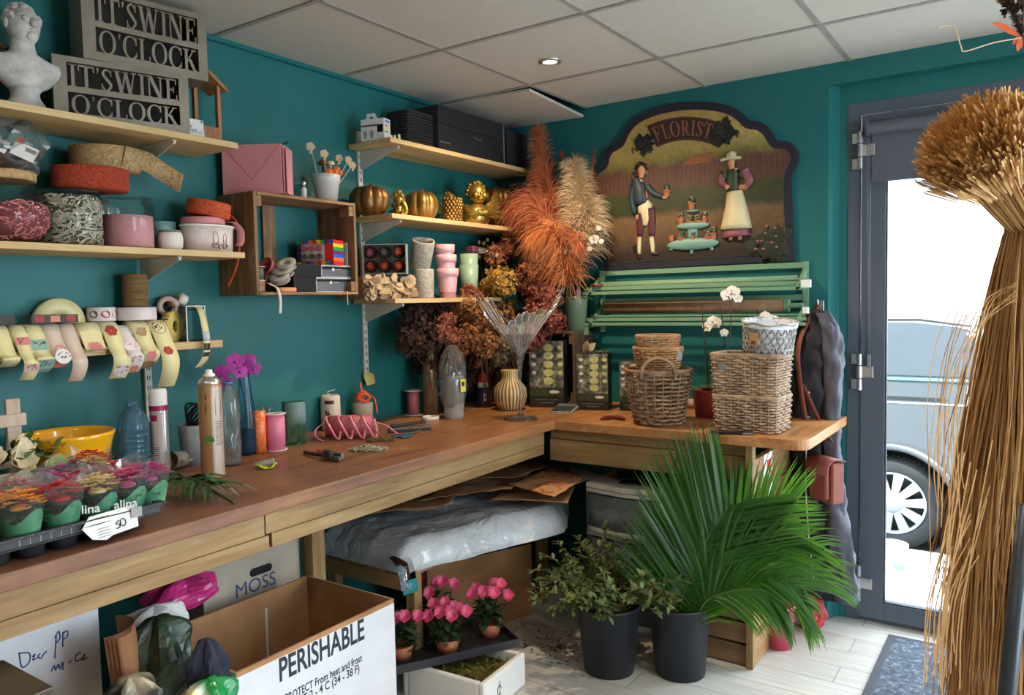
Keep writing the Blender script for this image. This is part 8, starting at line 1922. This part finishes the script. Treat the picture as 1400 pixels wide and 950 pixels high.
for z in (.395, .21, .02):
    g = G(dt); P = [(dx0+.01+(dx1-dx0-.02)*i/12, dy0-.032*(1-(2*i/12-1)**2)-.002) for i in range(13)]; vs = [(x, y, zz) for x, y in P for zz in (z, z+.16)]; g.add(vs, [(2*i, 2*i+2, 2*i+3, 2*i+1) for i in range(12)], True); o = g.build('drawer', t, solid=.003)
    g = G(lidm); g.strip([(x, y-.006, z+.008) for x, y in P], V((0, 0, .012)), .004); g.build('pull_rim', o)
for label, c, m_, r in (('crumpled beige wrap inside the top drawer', (.89, -.49, .447), cfl, .045), ('small straw bundle inside the top drawer', (1.04, -.49, .445), wk2, .04), ('pink red ribbon ball inside the top drawer', (.95, -.50, .431), dustp, .03)):
    g = G(m_); crumple(g, (0, 0, 0), r*1.3, r*.6, r*.8, 18, 12, .3, 3, 7, False); o = g.build('drawer_contents', None, c); tag(o, label, 'craft bits')
for i, rz in enumerate((.2, -.25, .5)): g = G(plain('black_folder', (26, 30, 30), .35)); g.box((0, 0, .003), (.22, .16, .004)); o = g.build('black_folder', None, (1.03-.02*i, -.40+.015*i, .6005+.0075*i), rz); tag(o, ('bottom', 'middle', 'top')[i]+' black plastic folder on the drawer tower lid', 'folder', 'black folders')
t = thing('cardboard_flap', 'brown cardboard box standing under the pallet bench behind the pink flowers', 'box', (.46, -.86, 0), radians(68)); g = G(kraft); g.bb((-.24, -.006, 0), (.27, 0, .315)); g.bb((-.24, 0, 0), (-.235, .16, .30)); g.build('panels', t)
c0 = at(661, 936, z=.12); c1 = at(718, 891, z=.12); c2 = at(563, 924, z=.12); e1 = c1-c0; e2 = c2-c0; L1, L2 = e1.length, max(e2.length, .34); rz = atan2(e1.y, e1.x)
sty = mat('polystyrene', (226, 224, 220), .8, vary=.04, vs=90)
t = thing('polystyrene_box', 'white polystyrene box of moss on the floor beside the perishable box', 'box', (c0.x, c0.y, 0), rz)
for lo, hi in (((0, 0, 0), (L1, .022, .118)), ((0, L2-.022, 0), (L1, L2, .118)), ((0, .022, 0), (.022, L2-.022, .118)), ((L1-.022, .022, 0), (L1, L2-.022, .118)), ((.022, .022, 0), (L1-.022, L2-.022, .02))): g = G(sty); g.bb(lo, hi); g.build('foam_wall', t, bev=.006)
g = G(inkb); g.tube([(L1*.35+.012*cos(a), -.0006, .06+.016*sin(a)) for a in [2*pi*i/14 for i in range(13)]], .0016, 4); g.tube([(L1*.35, -.0006, .03), (L1*.36, -.0006, .09)], .0014, 4); g.build('pen_mark', t)
g = G(mat2('green_brown_moss', [(.35, (74, 66, 30)), (.55, (112, 106, 46)), (.75, (108, 74, 44))], 16, .95)); g.bb((.022, .022, .021), (L1-.022, L2-.022, .08))
for i in range(420): g.leaf((rnd(.03, L1-.03), rnd(.03, L2-.03), rnd(.076, .092)), (rnd(-1, 1), rnd(-1, 1), rnd(0, .7)), (0, 0, 1), rnd(.012, .024), .004)
o = g.build('moss', t)
tc = at(625, 890, z=.135); ta = at(708, 878, z=.135); tb = at(566, 910, z=.135); e = (ta-tb); rz = atan2(e.y, e.x); L = e.length
t = thing('plant_tray', 'black nursery tray of pink flowers resting on the polystyrene box', 'tray', (tb.x, tb.y, .1195), rz)
for lo, hi in (((-.06, 0, 0), (L, .30, .004)), ((-.06, -.004, 0), (L, 0, .03)), ((-.06, .30, 0), (L, .304, .03)), ((L, -.004, 0), (L+.004, .304, .03)), ((-.064, -.004, 0), (-.06, .304, .03))): g = G(blkp); g.bb(lo, hi); g.build('tray_wall', t)
for lx in (.12, L-.03):
    g = G(blkp); g.bb((lx, .26, -.119), (lx+.02, .28, 0)); g.build('tray_foot', t)
beg = mat2('begonia_pink', [(.3, (206, 50, 110)), (.7, (238, 110, 150))], 20, .5); begl = mat2('begonia_leaf', [(.3, (34, 58, 34)), (.7, (66, 92, 56))], 10, .5)
Mt = Matrix.Translation(t.location) @ RZ(rz)
for x, y, h_, n_, label in ((L*.38, .075, .15, 9, 'pink flowering potted plant in front on the black floor tray'), (L*.86, .13, .17, 9, 'pink flowering potted plant at the right of the black floor tray'), (-.015, .10, .14, 5, 'pale pink flowering plant at the left of the black floor tray'), (L*.42, .215, .19, 5, 'darker pink flowering plant at the back of the black floor tray')):
    p = Mt @ V((x, y, .0046)); k = thing('begonia', label, 'potted plant', p, 0, 'pink begonias on the floor tray')
    g = G(terr); g.lathe([(0, 0), (.034, 0), (.044, .05), (.041, .05), (0, .042)], 22); g.build('pot', k)
    g = G(begl)
    for i in range(60): a = rnd(0, 6.3); g.leaf((.015*cos(a), .015*sin(a), rnd(.045, h_*.8)), (cos(a), sin(a), rnd(.0, 1)), (0, 0, 1), rnd(.035, .06), .012, .4, .2)
    g.build('leaves', k)
    for i in range(n_):
        a = 2.4*i; q = .075*sqrt((i+.5)/n_); c = V((q*cos(a), q*sin(a), h_+rnd(-.02, .025))); g = G(beg); blossom(g, c, (c.x*5+.5, c.y*5-.8, .9), .027, 16, .1); g.use(begl); g.tube([(c.x*.3, c.y*.3, .06), c], .0016, 4); g.build('flower', k)
bkm = mat('black_bucket', (34, 38, 46), .45, vary=.06)
def bucket(label, u, v, r0, r1, h_, m_=bkm, name='bucket', cat='bucket'):
    p = onz(u, v, 0, r0); t = thing(name, label, cat, (p.x, p.y, 0)); g = G(m_); g.lathe([(0, 0), (r0, 0), (r1, h_-.008), (r1+.004, h_-.008), (r1+.004, h_), (r1-.003, h_), (r0-.003, .006), (0, .006)], 40); g.build('bucket', t); return V((p.x, p.y, 0))
b1 = bucket('black bucket of leafy foliage in front of the drawer tower', 833, 930, .092, .118, .255); b2 = bucket('black bucket of palm leaves beside the bench leg', 930, 934, .090, .112, .265)
fol = mat2('foliage_leaf', [(.3, (52, 68, 36)), (.6, (98, 116, 62)), (.8, (150, 162, 92))], 6, .5)
t = thing('foliage_bunch', 'bushy bunch of small leaved green branches in the left black bucket', 'foliage', (b1.x, b1.y, .0075)); g = G(fol); gs = G(dst)
for k_ in range(84):
    a = rnd(0, 6.3); e = rnd(.3, 1.35); L = rnd(.26, .35); d = V((cos(a)*cos(e), sin(a)*cos(e), sin(e))); P = [V((.03*cos(a), .03*sin(a), .02)), V((.085*cos(a), .085*sin(a), .25))]; v = V((d.x*.6, d.y*.6, .8)).normalized(); q = P[-1].copy(); st = 7
    for s in range(st): v = (v+V((d.x*.16, d.y*.16, -.09-.12*(1-sin(e))))).normalized(); q = q+v*(L-.12)/st*1.15; P.append(q.copy())
    gs.tube(P, .0016, 4)
    for s in range(1, len(P)-1):
        for j in range(4):
            f = j/4; c = P[s].lerp(P[s+1], f); dd = (P[s+1]-P[s]).normalized(); o = V((rnd(-1, 1), rnd(-1, 1), rnd(-.4, .8))).normalized(); g.leaf(c, dd*.6+o, (0, 0, 1), rnd(.024, .036), .0075, .2, .2)
gs.build('stems', t); g.build('leaves', t)
palm = mat2('areca_green', [(.3, (22, 56, 22)), (.6, (46, 98, 32)), (.85, (88, 140, 52))], 3, .42)
nt = palm.node_tree; tl = nt.nodes.new('ShaderNodeBsdfTranslucent'); tl.inputs[0].default_value = (*lin((120, 176, 50)), 1); ms = nt.nodes.new('ShaderNodeMixShader'); ms.inputs[0].default_value = .38
pb_ = [n for n in nt.nodes if n.type == 'BSDF_PRINCIPLED'][0]; ou = [n for n in nt.nodes if n.type == 'OUTPUT_MATERIAL'][0]; nt.links.new(pb_.outputs[0], ms.inputs[1]); nt.links.new(tl.outputs[0], ms.inputs[2]); nt.links.new(ms.outputs[0], ou.inputs[0])
def frond(label, pts, L, n_, lean=.75, droop=.25, sp=1.0, nrm=None):
    P = catmull(pts, 8); b0 = P[0].copy(); t = thing('palm_frond', label, 'palm leaf', b0, 0, 'palm fronds in the right black bucket'); P = [p-b0 for p in P]
    g = G(plain('palm_rib', (70, 96, 44), .5)); g.tube(P, [.0045*(1-.8*i/len(P)) for i in range(len(P))], 6); g.build('rib', t)
    g = G(palm); vw = ((CAM-b0).normalized() if nrm is None else V(nrm)); N = len(P)
    for s in (-1, 1):
        n2 = int(n_*1.75)
        for i in range(n2):
            f = .16+.84*(i+.5)/n2; q = f*(N-1.001); a = int(q); c = P[a].lerp(P[a+1], q-a); d = (P[a+1]-P[a]).normalized(); sd = d.cross(vw).normalized()*s
            l = L*(.62+.5*sin(pi*min(1, f*.95)))*rnd(.9, 1.08); v = (d*lean*(1+f*.6)+sd*sp+vw*rnd(-.16, .22)).normalized(); Q_ = [c]
            for k_ in range(5): Q_.append(Q_[-1]+v*l/5); v = (v+V((0, 0, -droop*(.3+.25*k_)))).normalized()
            g.blade(Q_, [.002, .0048, .005, .004, .0025, .0003], side=v.cross(vw)+vw*rnd(-.5, .5))
    g.build('leaflets', t)
B2 = V((b2.x, b2.y, .03)); YY = lambda u, v, y: at(u, v, y=y)
frond('largest palm frond, upright in the right black bucket', [B2+V((-.02, -.03, 0)), YY(930, 830, b2.y-.04), YY(952, 765, b2.y-.03), YY(976, 722, b2.y), YY(996, 692, b2.y+.02)], .36, 62, .75, .07)
frond('upright palm frond behind the largest one near the bench leg', [B2+V((.0, .04, 0)), YY(938, 830, b2.y+.06), YY(958, 760, b2.y+.09), YY(972, 710, b2.y+.11)], .30, 34, .8, .08)
frond('palm frond arching right below the fire sign', [B2+V((.03, .02, 0)), YY(950, 825, b2.y+.0), YY(990, 770, b2.y+.02), YY(1035, 735, b2.y+.04), YY(1066, 722, b2.y+.05)], .30, 44, .8, .16)
frond('palm frond arching low to the right over the pink bucket', [B2+V((.05, -.01, 0)), YY(955, 826, b2.y-.02), YY(1005, 785, b2.y-.02), YY(1060, 780, b2.y), YY(1100, 806, b2.y+.02)], .27, 38, .85, .3)
frond('palm frond hanging lowest at the right of the bucket', [B2+V((.06, -.03, .0)), YY(958, 832, b2.y-.05), YY(1000, 808, b2.y-.05), YY(1045, 808, b2.y-.04), YY(1070, 822, b2.y-.03)], .19, 30, .85, .4)
frond('short palm frond rising behind the others toward the fire notice', [B2+V((.04, .05, 0)), YY(952, 815, b2.y+.06), YY(985, 745, b2.y+.09), YY(1022, 702, b2.y+.12)], .26, 36, .8, .15)
p = at(765, 885, z=0); g = G(mat('dry_leaf_bits', (96, 84, 56), .9))
for i in range(120): a = rnd(0, 6.3); q = rnd(0, .16); g.leaf((q*cos(a), q*sin(a), .001), (rnd(-1, 1), rnd(-1, 1), .05), (0, 0, 1), rnd(.008, .022), .004, 0, .2)
tag(g.build('leaf_litter', None, p), 'scattered dry leaf bits on the floor left of the foliage bucket', 'leaf bits', kind='stuff')
hyd.x0 = -9
t = thing('grey_tip_frond', 'bluish frosted palm tips behind the right hand fronds', 'palm leaf', YY(1010, 800, b2.y+.1)); t.location.z = .30; g = G(mat('blue_green_palm', (112, 150, 136), .4))
b0 = V(t.location)
for i in range(46): e = YY(1075+rnd(0, 55), 700+110*i/46+rnd(-8, 8), b2.y+.12)-b0; g.blade([V((0, 0, 0)), e*.5+V((0, 0, .03)), e*.8+V((0, 0, .02)), e], [.003, .006, .004, .0004])
g.build('leaflets', t)
t0 = bucket('rose pink bucket on the floor between the bench end and the coat', 1064, 890, .052, .062, .17, mat('rose_bucket', (196, 74, 96), .4)); p = onz(1108, 866, 0, .05); g = G(mat('red_film', (176, 48, 56), .35)); crumple(g, (0, 0, 0), .062, .055, .062, seed=4); o = g.build('red_bag', None, (max(p.x, 1.62), p.y, .062)); tag(o, 'crumpled red bag on the floor under the hanging coat', 'bag')
q = at(1049, 655, x=1.536); t = thing('fire_notice', 'white and red safety notice stuck on the bench end panel', 'notice', (1.5365, max(-.57, q.y), q.z)); g = G(cardm); g.bb((0, -.05, -.10), (.001, .06, .10)); g.build('card', t); g = G(plain('signal_red', (204, 34, 38), .5)); g.bb((.001, -.01, -.02), (.0014, .05, .075)); g.bb((.001, -.043, -.01), (.0014, -.02, .02)); g.build('red_panel', t)
g = G(cardm); M = Matrix(((0, 0, 1, .0015), (1, 0, 0, .02), (0, 1, 0, .03), (0, 0, 0, 1)))
for k_ in range(3): g.prism([(-.02, -.03+.02*k_), (.018, -.018+.02*k_), (.018, -.012+.02*k_), (-.02, -.022+.02*k_)], 0, .0003, M)
g.build('flame_marks', t)
navyc = mat('dark_padded_cloth', (24, 25, 34), .7, vary=.12, bump=.3, bs=40, bd=.01)
t = thing('coat', 'dark grey padded coat hanging on the wall by the glass door', 'coat', (1.64, -.085, 0))
def loft(g, rows, n=28, wr=.010, seed=0):
    vs = [];
    for z, cx, cy, a, b_ in rows:
        for i in range(n):
            q = 2*pi*i/n; k = 1+wr/.05*(noise.noise(V((cos(q)*1.8+seed, sin(q)*1.8, z*10)))+.7*noise.noise(V((cos(q)*3+seed, sin(q)*3, z*24)))+.18*sin(z*52+cos(q)*3)); vs.append((cx+a*cos(q)*k, cy+b_*sin(q)*k, z))
    m_ = len(rows); g.add(vs, [(j*n+i, j*n+(i+1) % n, (j+1)*n+(i+1) % n, (j+1)*n+i) for j in range(m_-1) for i in range(n)]+[tuple(range(n-1, -1, -1)), tuple((m_-1)*n+i for i in range(n))], True)
def rowsof(K, n=36):
    o = []
    for i in range(n+1):
        f = i/n*(len(K)-1); j = min(int(f), len(K)-2); o.append([a+(b_-a)*(f-j) for a, b_ in zip(K[j], K[j+1])])
    return o
g = G(navyc); loft(g, rowsof([(.13, .0, 0, .10, .05), (.4, -.01, 0, .09, .06), (.7, -.02, 0, .085, .062), (1.0, -.02, 0, .085, .062), (1.2, -.008, .005, .07, .055), (1.31, -.005, .02, .035, .03)], 60), 36, .013); g.build('body', t)
g = G(mat('lit_sleeve_cloth', (76, 76, 88), .6, vary=.12, bump=.3, bs=40, bd=.01)); loft(g, rowsof([(.13, .11, -.02, .05, .035), (.3, .10, -.03, .05, .036), (.6, .06, -.035, .042, .036), (.85, .055, -.03, .036, .034), (1.1, .066, -.02, .040, .04), (1.24, .05, -.01, .036, .036), (1.3, .02, .0, .025, .026)], 60), 26, .018, 5); g.build('sleeve', t)  # daylight on this side of the coat painted as paler cloth
g = G(plain('zip_white', (210, 212, 220), .4)); g.tube(catmull([(-.045, -.055, 1.0), (-.03, -.066, .8), (-.03, -.07, .6), (-.02, -.066, .4), (.0, -.062, .22)], 8), .003, 5); g.build('zip', t)
for z in (.98, .88): g = G(steel); g.sph((-.02, -.066, z), .006, 8, 6); g.build('stud', t)
t = thing('coat_hook', 'small metal coat hook on the wall above the coat', 'hook', (1.635, -.001, 1.325)); g = G(steel); g.box((0, -.003, 0), (.02, .006, .05), b=.002); g.tube([(0, -.004, .01), (0, -.05, .0), (0, -.07, .012), (0, -.072, .03)], .004, 6); g.build('hook', t)
lea = mat('brown_leather', (140, 78, 70), .42, vary=.1, bump=.15, bs=90)
p = at(1131, 652, y=-.20); s_ = mpp(p); t = thing('shoulder_bag', 'brown leather shoulder bag hanging by its strap in front of the coat', 'bag', (p.x, -.20, p.z), radians(-38)); k = s_
g = G(lea); g.box((0, .0, -5*k), (44*k, 20*k, 56*k), b=.006); g.box((0, -13*k, -9*k), (34*k, 7*k, 36*k), b=.005); g.build('body', t)
g = G(lea); g.strip(catmull([(0, 11*k, 24*k), (0, 4*k, 27*k), (0, -8*k, 27*k), (0, -17*k, 19*k), (0, -18.5*k, 6*k)], 5), V((23*k, 0, 0)), .002); g.build('flap', t)
g = G(steel); g.cyl((0, -19.5*k, 6*k), (0, -22*k, 6*k), .006); g.build('clasp', t)
g = G(mat('strap_leather', (122, 62, 46), .45)); Mi = (Matrix.Translation(t.location) @ RZ(radians(-38))).inverted(); tp = V((1.635, -.055, 1.338))
for P_2 in ([tp, at(1092, 470, y=-.15), at(1096, 540, y=-.17), at(1108, 606, y=-.185)], [at(1097, 525, y=-.168), at(1118, 572, y=-.17), at(1136, 604, y=-.185)]): g.strip([Mi @ q for q in catmull(P_2, 6)], V((.009, .004, 0)), .0012)
g.build('strap', t)
def lump(name, label, cat, u, v, x, sx, sy, sz_, m_, seed, amp=.3, dz=0):
    p = at(u, v, x=x); t = thing(name, label, cat, p); g = G(m_); crumple(g, (0, 0, 0), sx, sy, sz_, 30, 20, amp, 1.8, seed); g.build('shell', t); return t
dgb = mat2('dark_green_sack', [(.42, (24, 34, 26)), (.55, (40, 62, 40)), (.62, (34, 40, 30))], 9, .35); lump('soil_sack', 'dark green potting soil sack leaning between the boxes', 'sack', 218, 912, .62, .07, .085, .095, dgb, 3, .22)
lump('soil_sack', 'black and beige potting soil sack at the bottom edge', 'sack', 180, 985, .76, .06, .07, .075, mat2('black_beige_sack', [(.45, (28, 30, 28)), (.55, (190, 176, 150))], 5, .35, 2), 5)
lump('soil_sack', 'shiny green and yellow seed sack at the bottom left', 'sack', 286, 968, .87, .045, .066, .05, mat2('green_yellow_sack', [(.46, (24, 130, 66)), (.5, (230, 226, 210)), (.54, (226, 214, 40))], 3.5, .25, 1), 8, .25)
lump('navy_cloth', 'dark navy cloth bunched over the soil sacks', 'cloth', 284, 930, .80, .038, .045, .075, mat('navy_cloth_m', (30, 34, 52), .9, vary=.2), 9, .3)
lump('pink_bag', 'translucent pink bag on top of the boxes behind the sacks', 'bag', 250, 812, .40, .07, .105, .04, mat('magenta_film', (196, 50, 120), .25), 12, .2)
lump('white_bag', 'crumpled white paper bag behind the soil sacks', 'bag', 212, 862, .50, .05, .085, .05, mat('white_bag_m', (206, 202, 198), .6), 13, .35)
p = at(160, 900, x=.56); t = thing('kraft_roll', 'curved sheets of brown kraft paper standing beside the white box', 'paper', (p.x, p.y, .0)); g = G(kr2)
for k_ in range(4): r = .07-.012*k_; q0 = [(r*cos(a)+.02*k_, r*sin(a), 0) for a in [-.4+2.6*i/10 for i in range(11)]]; vs = [(x+.05*f*f, y-.06*f*f, z+f*.64) for f in (0, .33, .66, 1) for x, y, z in q0]; g.add(vs, [(j*11+i, j*11+i+1, (j+1)*11+i+1, (j+1)*11+i) for j in range(3) for i in range(10)], True)
g.build('sheets', t, solid=.002)
q = at(74, 938, x=.95); t, w, d, h = carton('brown_carton', 'plain brown carton at the lower left carrying the dark terminal box', (.74, -3.1, 0), (.96, q.y+.01, q.z-.06), kraft, 0, False)
t = thing('terminal_box', 'dark metallic box lettered ingenico at the bottom left corner', 'box', (.95, q.y, q.z-.0535)); g = G(plain('bronze_grey', (84, 76, 64), .3, .5)); g.bb((-.2, -.35, 0), (0, 0, .0535)); g.build('box', t, bev=.003); g = G(plain('silver_print', (196, 190, 176), .35)); qq = at(12, 944, x=.951); g.text('ingenico', .030, Matrix(((0, 0, 1, .001), (1, 0, 0, qq.y-q.y-.005), (0, 1, 0, .026), (0, 0, 0, 1))), .0004, None, .01); g.build('lettering', t)
raf = mat2('raffia', [(.3, (162, 116, 68)), (.55, (192, 146, 92)), (.8, (214, 174, 120))], 4, .8, 4, stretch=(6, 6, 1)); rafh = mat2('raffia_tips', [(.3, (184, 132, 74)), (.7, (232, 190, 124))], 30, .7)
DD = lambda u, v, d: CAM+(FW+RT*((u-700)/FPX)-UT*((v-475)/FPX))*d
D0 = 1.42; nk = DD(1404, 305, D0); hd = DD(1338, 192, D0-.10); s_ = D0/FPX
t = thing('hanging_raffia', 'big natural raffia bundle with a cut round head at the right edge', 'raffia', (nk.x, nk.y, 0)); b0 = V(t.location); N0 = nk-b0; H0 = hd-b0; ax = (H0-N0).normalized(); _, s1, s2 = frame(ax)
g = G(rafh)
for i in range(3400):
    a = rnd(0, 6.3); q = sqrt(rnd(0, 1)); e = H0+(s1*cos(a)+s2*sin(a))*(76*s_*q)+ax*(52*s_*sqrt(max(0, 1-q*q))*rnd(.6, 1.15)-14*s_)+V((rnd(-1, 1), rnd(-1, 1), rnd(-1, 1)))*.012; c = N0.lerp(e, rnd(.6, .8)); dv = (e-c).normalized(); g.blade([c, e-dv*.008, e+V((rnd(-1, 1), rnd(-1, 1), rnd(-1, 1)))*.003], [.0014, .0024, .0016], side=(rnd(-1, 1), rnd(-1, 1), rnd(-1, 1)))
g.build('cut_head', t)
g = G(raf)
for i in range(260):
    a = rnd(0, 6.3); q = rnd(.3, 1); e = H0-ax*.05+(s1*cos(a)+s2*sin(a))*(44*s_*q); n1 = N0+(s1*cos(a)+s2*sin(a))*(24*s_*q); g.blade([e, e.lerp(n1, .6), n1, n1-V((0, 0, .07))+V((.004, 0, 0))], .0022, side=(rnd(-1, 1), rnd(-1, 1), .2))
for i in range(2300):
    a = rnd(0, 6.3); q = sqrt(rnd(0, 1)); n1 = N0+V((cos(a)*.03*q, sin(a)*.03*q, rnd(-.05, .02))); L = rnd(.55, 1.12); R_ = rnd(.085, .128)*q+.008; P = []
    for k_ in range(8): f = k_/7; sw = f**.9; P.append(V((n1.x+cos(a)*R_*sw+.007*sin(f*9+i)*f, n1.y+sin(a)*R_*sw+.007*cos(f*8+i*2)*f, n1.z-f*L)))
    g.blade(P, [.001, .0013, .0015, .0015, .0014, .0012, .001, .0005], side=(rnd(-1, 1), rnd(-1, 1), 0))
for i in range(16):
    u0 = 1300+rnd(-30, 30); P = [DD(1392, 395+rnd(-10, 20), D0-.05), DD(u0+30, 430+rnd(-20, 30), D0-.08), DD(u0-5, 560+rnd(-60, 60), D0-.1), DD(u0-rnd(-5, 20), 700+rnd(-60, 100), D0-.08)]; g.blade([p-b0 for p in catmull(P, 5)], .0009, side=RT)
for i in range(18): u0 = 1270+rnd(-10, 45); P = [DD(u0+rnd(34, 50), rnd(600, 760), D0-.05), DD(u0+rnd(0, 12), 820, D0-.06), DD(u0, 900+rnd(-10, 60), D0-.06)]; g.blade([p-b0 for p in catmull(P, 5)], .0012, side=RT)
g.build('strands', t)
g = G(raf); g.tube([N0+(s1*cos(a)+s2*sin(a))*.032+ax*.004*sin(3*a) for a in [2*pi*i/20 for i in range(20)]], .007, 6, closed=True); g.build('tie', t)
g = G(plain('hanger_cord', (120, 90, 60), .8)); g.tube([N0, V((.02, .0, 1.9)), V((.04, 0, H))], .0015, 5); g.build('hanging_cord', t)
t = thing('metal_pole', 'dark grey metal pole leaning in front of the raffia at the lower right', 'pole', (0, 0, 0)); a, b_ = DD(1404, 690, 1.2), DD(1376, 955, 1.2); e = b_+(b_-a)*(b_.z/(a.z-b_.z)); e.z = .012; t.location = (e.x, e.y, 0); g = G(plain('pole_grey', (62, 68, 76), .4, .4)); g.tube([V((0, 0, .01)), b_-V((e.x, e.y, 0)), a-V((e.x, e.y, 0))], .0125, 12); g.build('pole', t); g = G(plain('pole_grey', (62, 68, 76), .4, .4)); g.lathe([(0, 0), (.09, 0), (.09, .008), (.02, .014), (0, .014)], 24); g.build('foot', t)
c = DD(1398, 62, D0); t = thing('hanging_bouquet', 'dried bouquet with a dark bunny tail hanging at the top right edge', 'dried flowers', c); b0 = V(c); g = G(plain('orange_petal', (206, 96, 52), .7)); F_ = lambda u, v, d=D0: DD(u, v, d)-b0
for u, v in ((1358, 28), (1366, 34), (1385, 60), (1392, 70), (1410, 40)): g.leaf(F_(1396, 50), F_(u, v)-F_(1396, 50), -FW, (F_(u, v)-F_(1396, 50)).length, .006, .1, .2)
g.build('orange_petals', t); g = G(mat('dark_tail', (58, 44, 48), .95))
for i in range(420): f = rnd(0, 1); p = F_(1398, 50).lerp(F_(1382, 12), f); dv = V((rnd(-1, 1), rnd(-1, 1), rnd(-1, 1))).normalized(); g.blade([p, p+(dv+V((0, 0, .6)))*.012], [.0008, .0002], side=(rnd(-1, 1), rnd(-1, 1), 1))
g.build('bunny_tail', t); g = G(wpick); g.tube(catmull([F_(1396, 52), F_(1360, 58), F_(1320, 70), F_(1314, 64), F_(1304, 36), F_(1284, 38)], 5), .0012, 5); g.build('twig', t); g = G(DR['dark']); hyd(g, F_(1398, -14), .035, 90, .012); g.build('dark_flower', t); g = G(plain('hanger_cord', (120, 90, 60), .8)); g.tube([F_(1398, 40), V((F_(1398, 40).x, F_(1398, 40).y, H-c.z))], .0014, 5); g.build('cord', t)
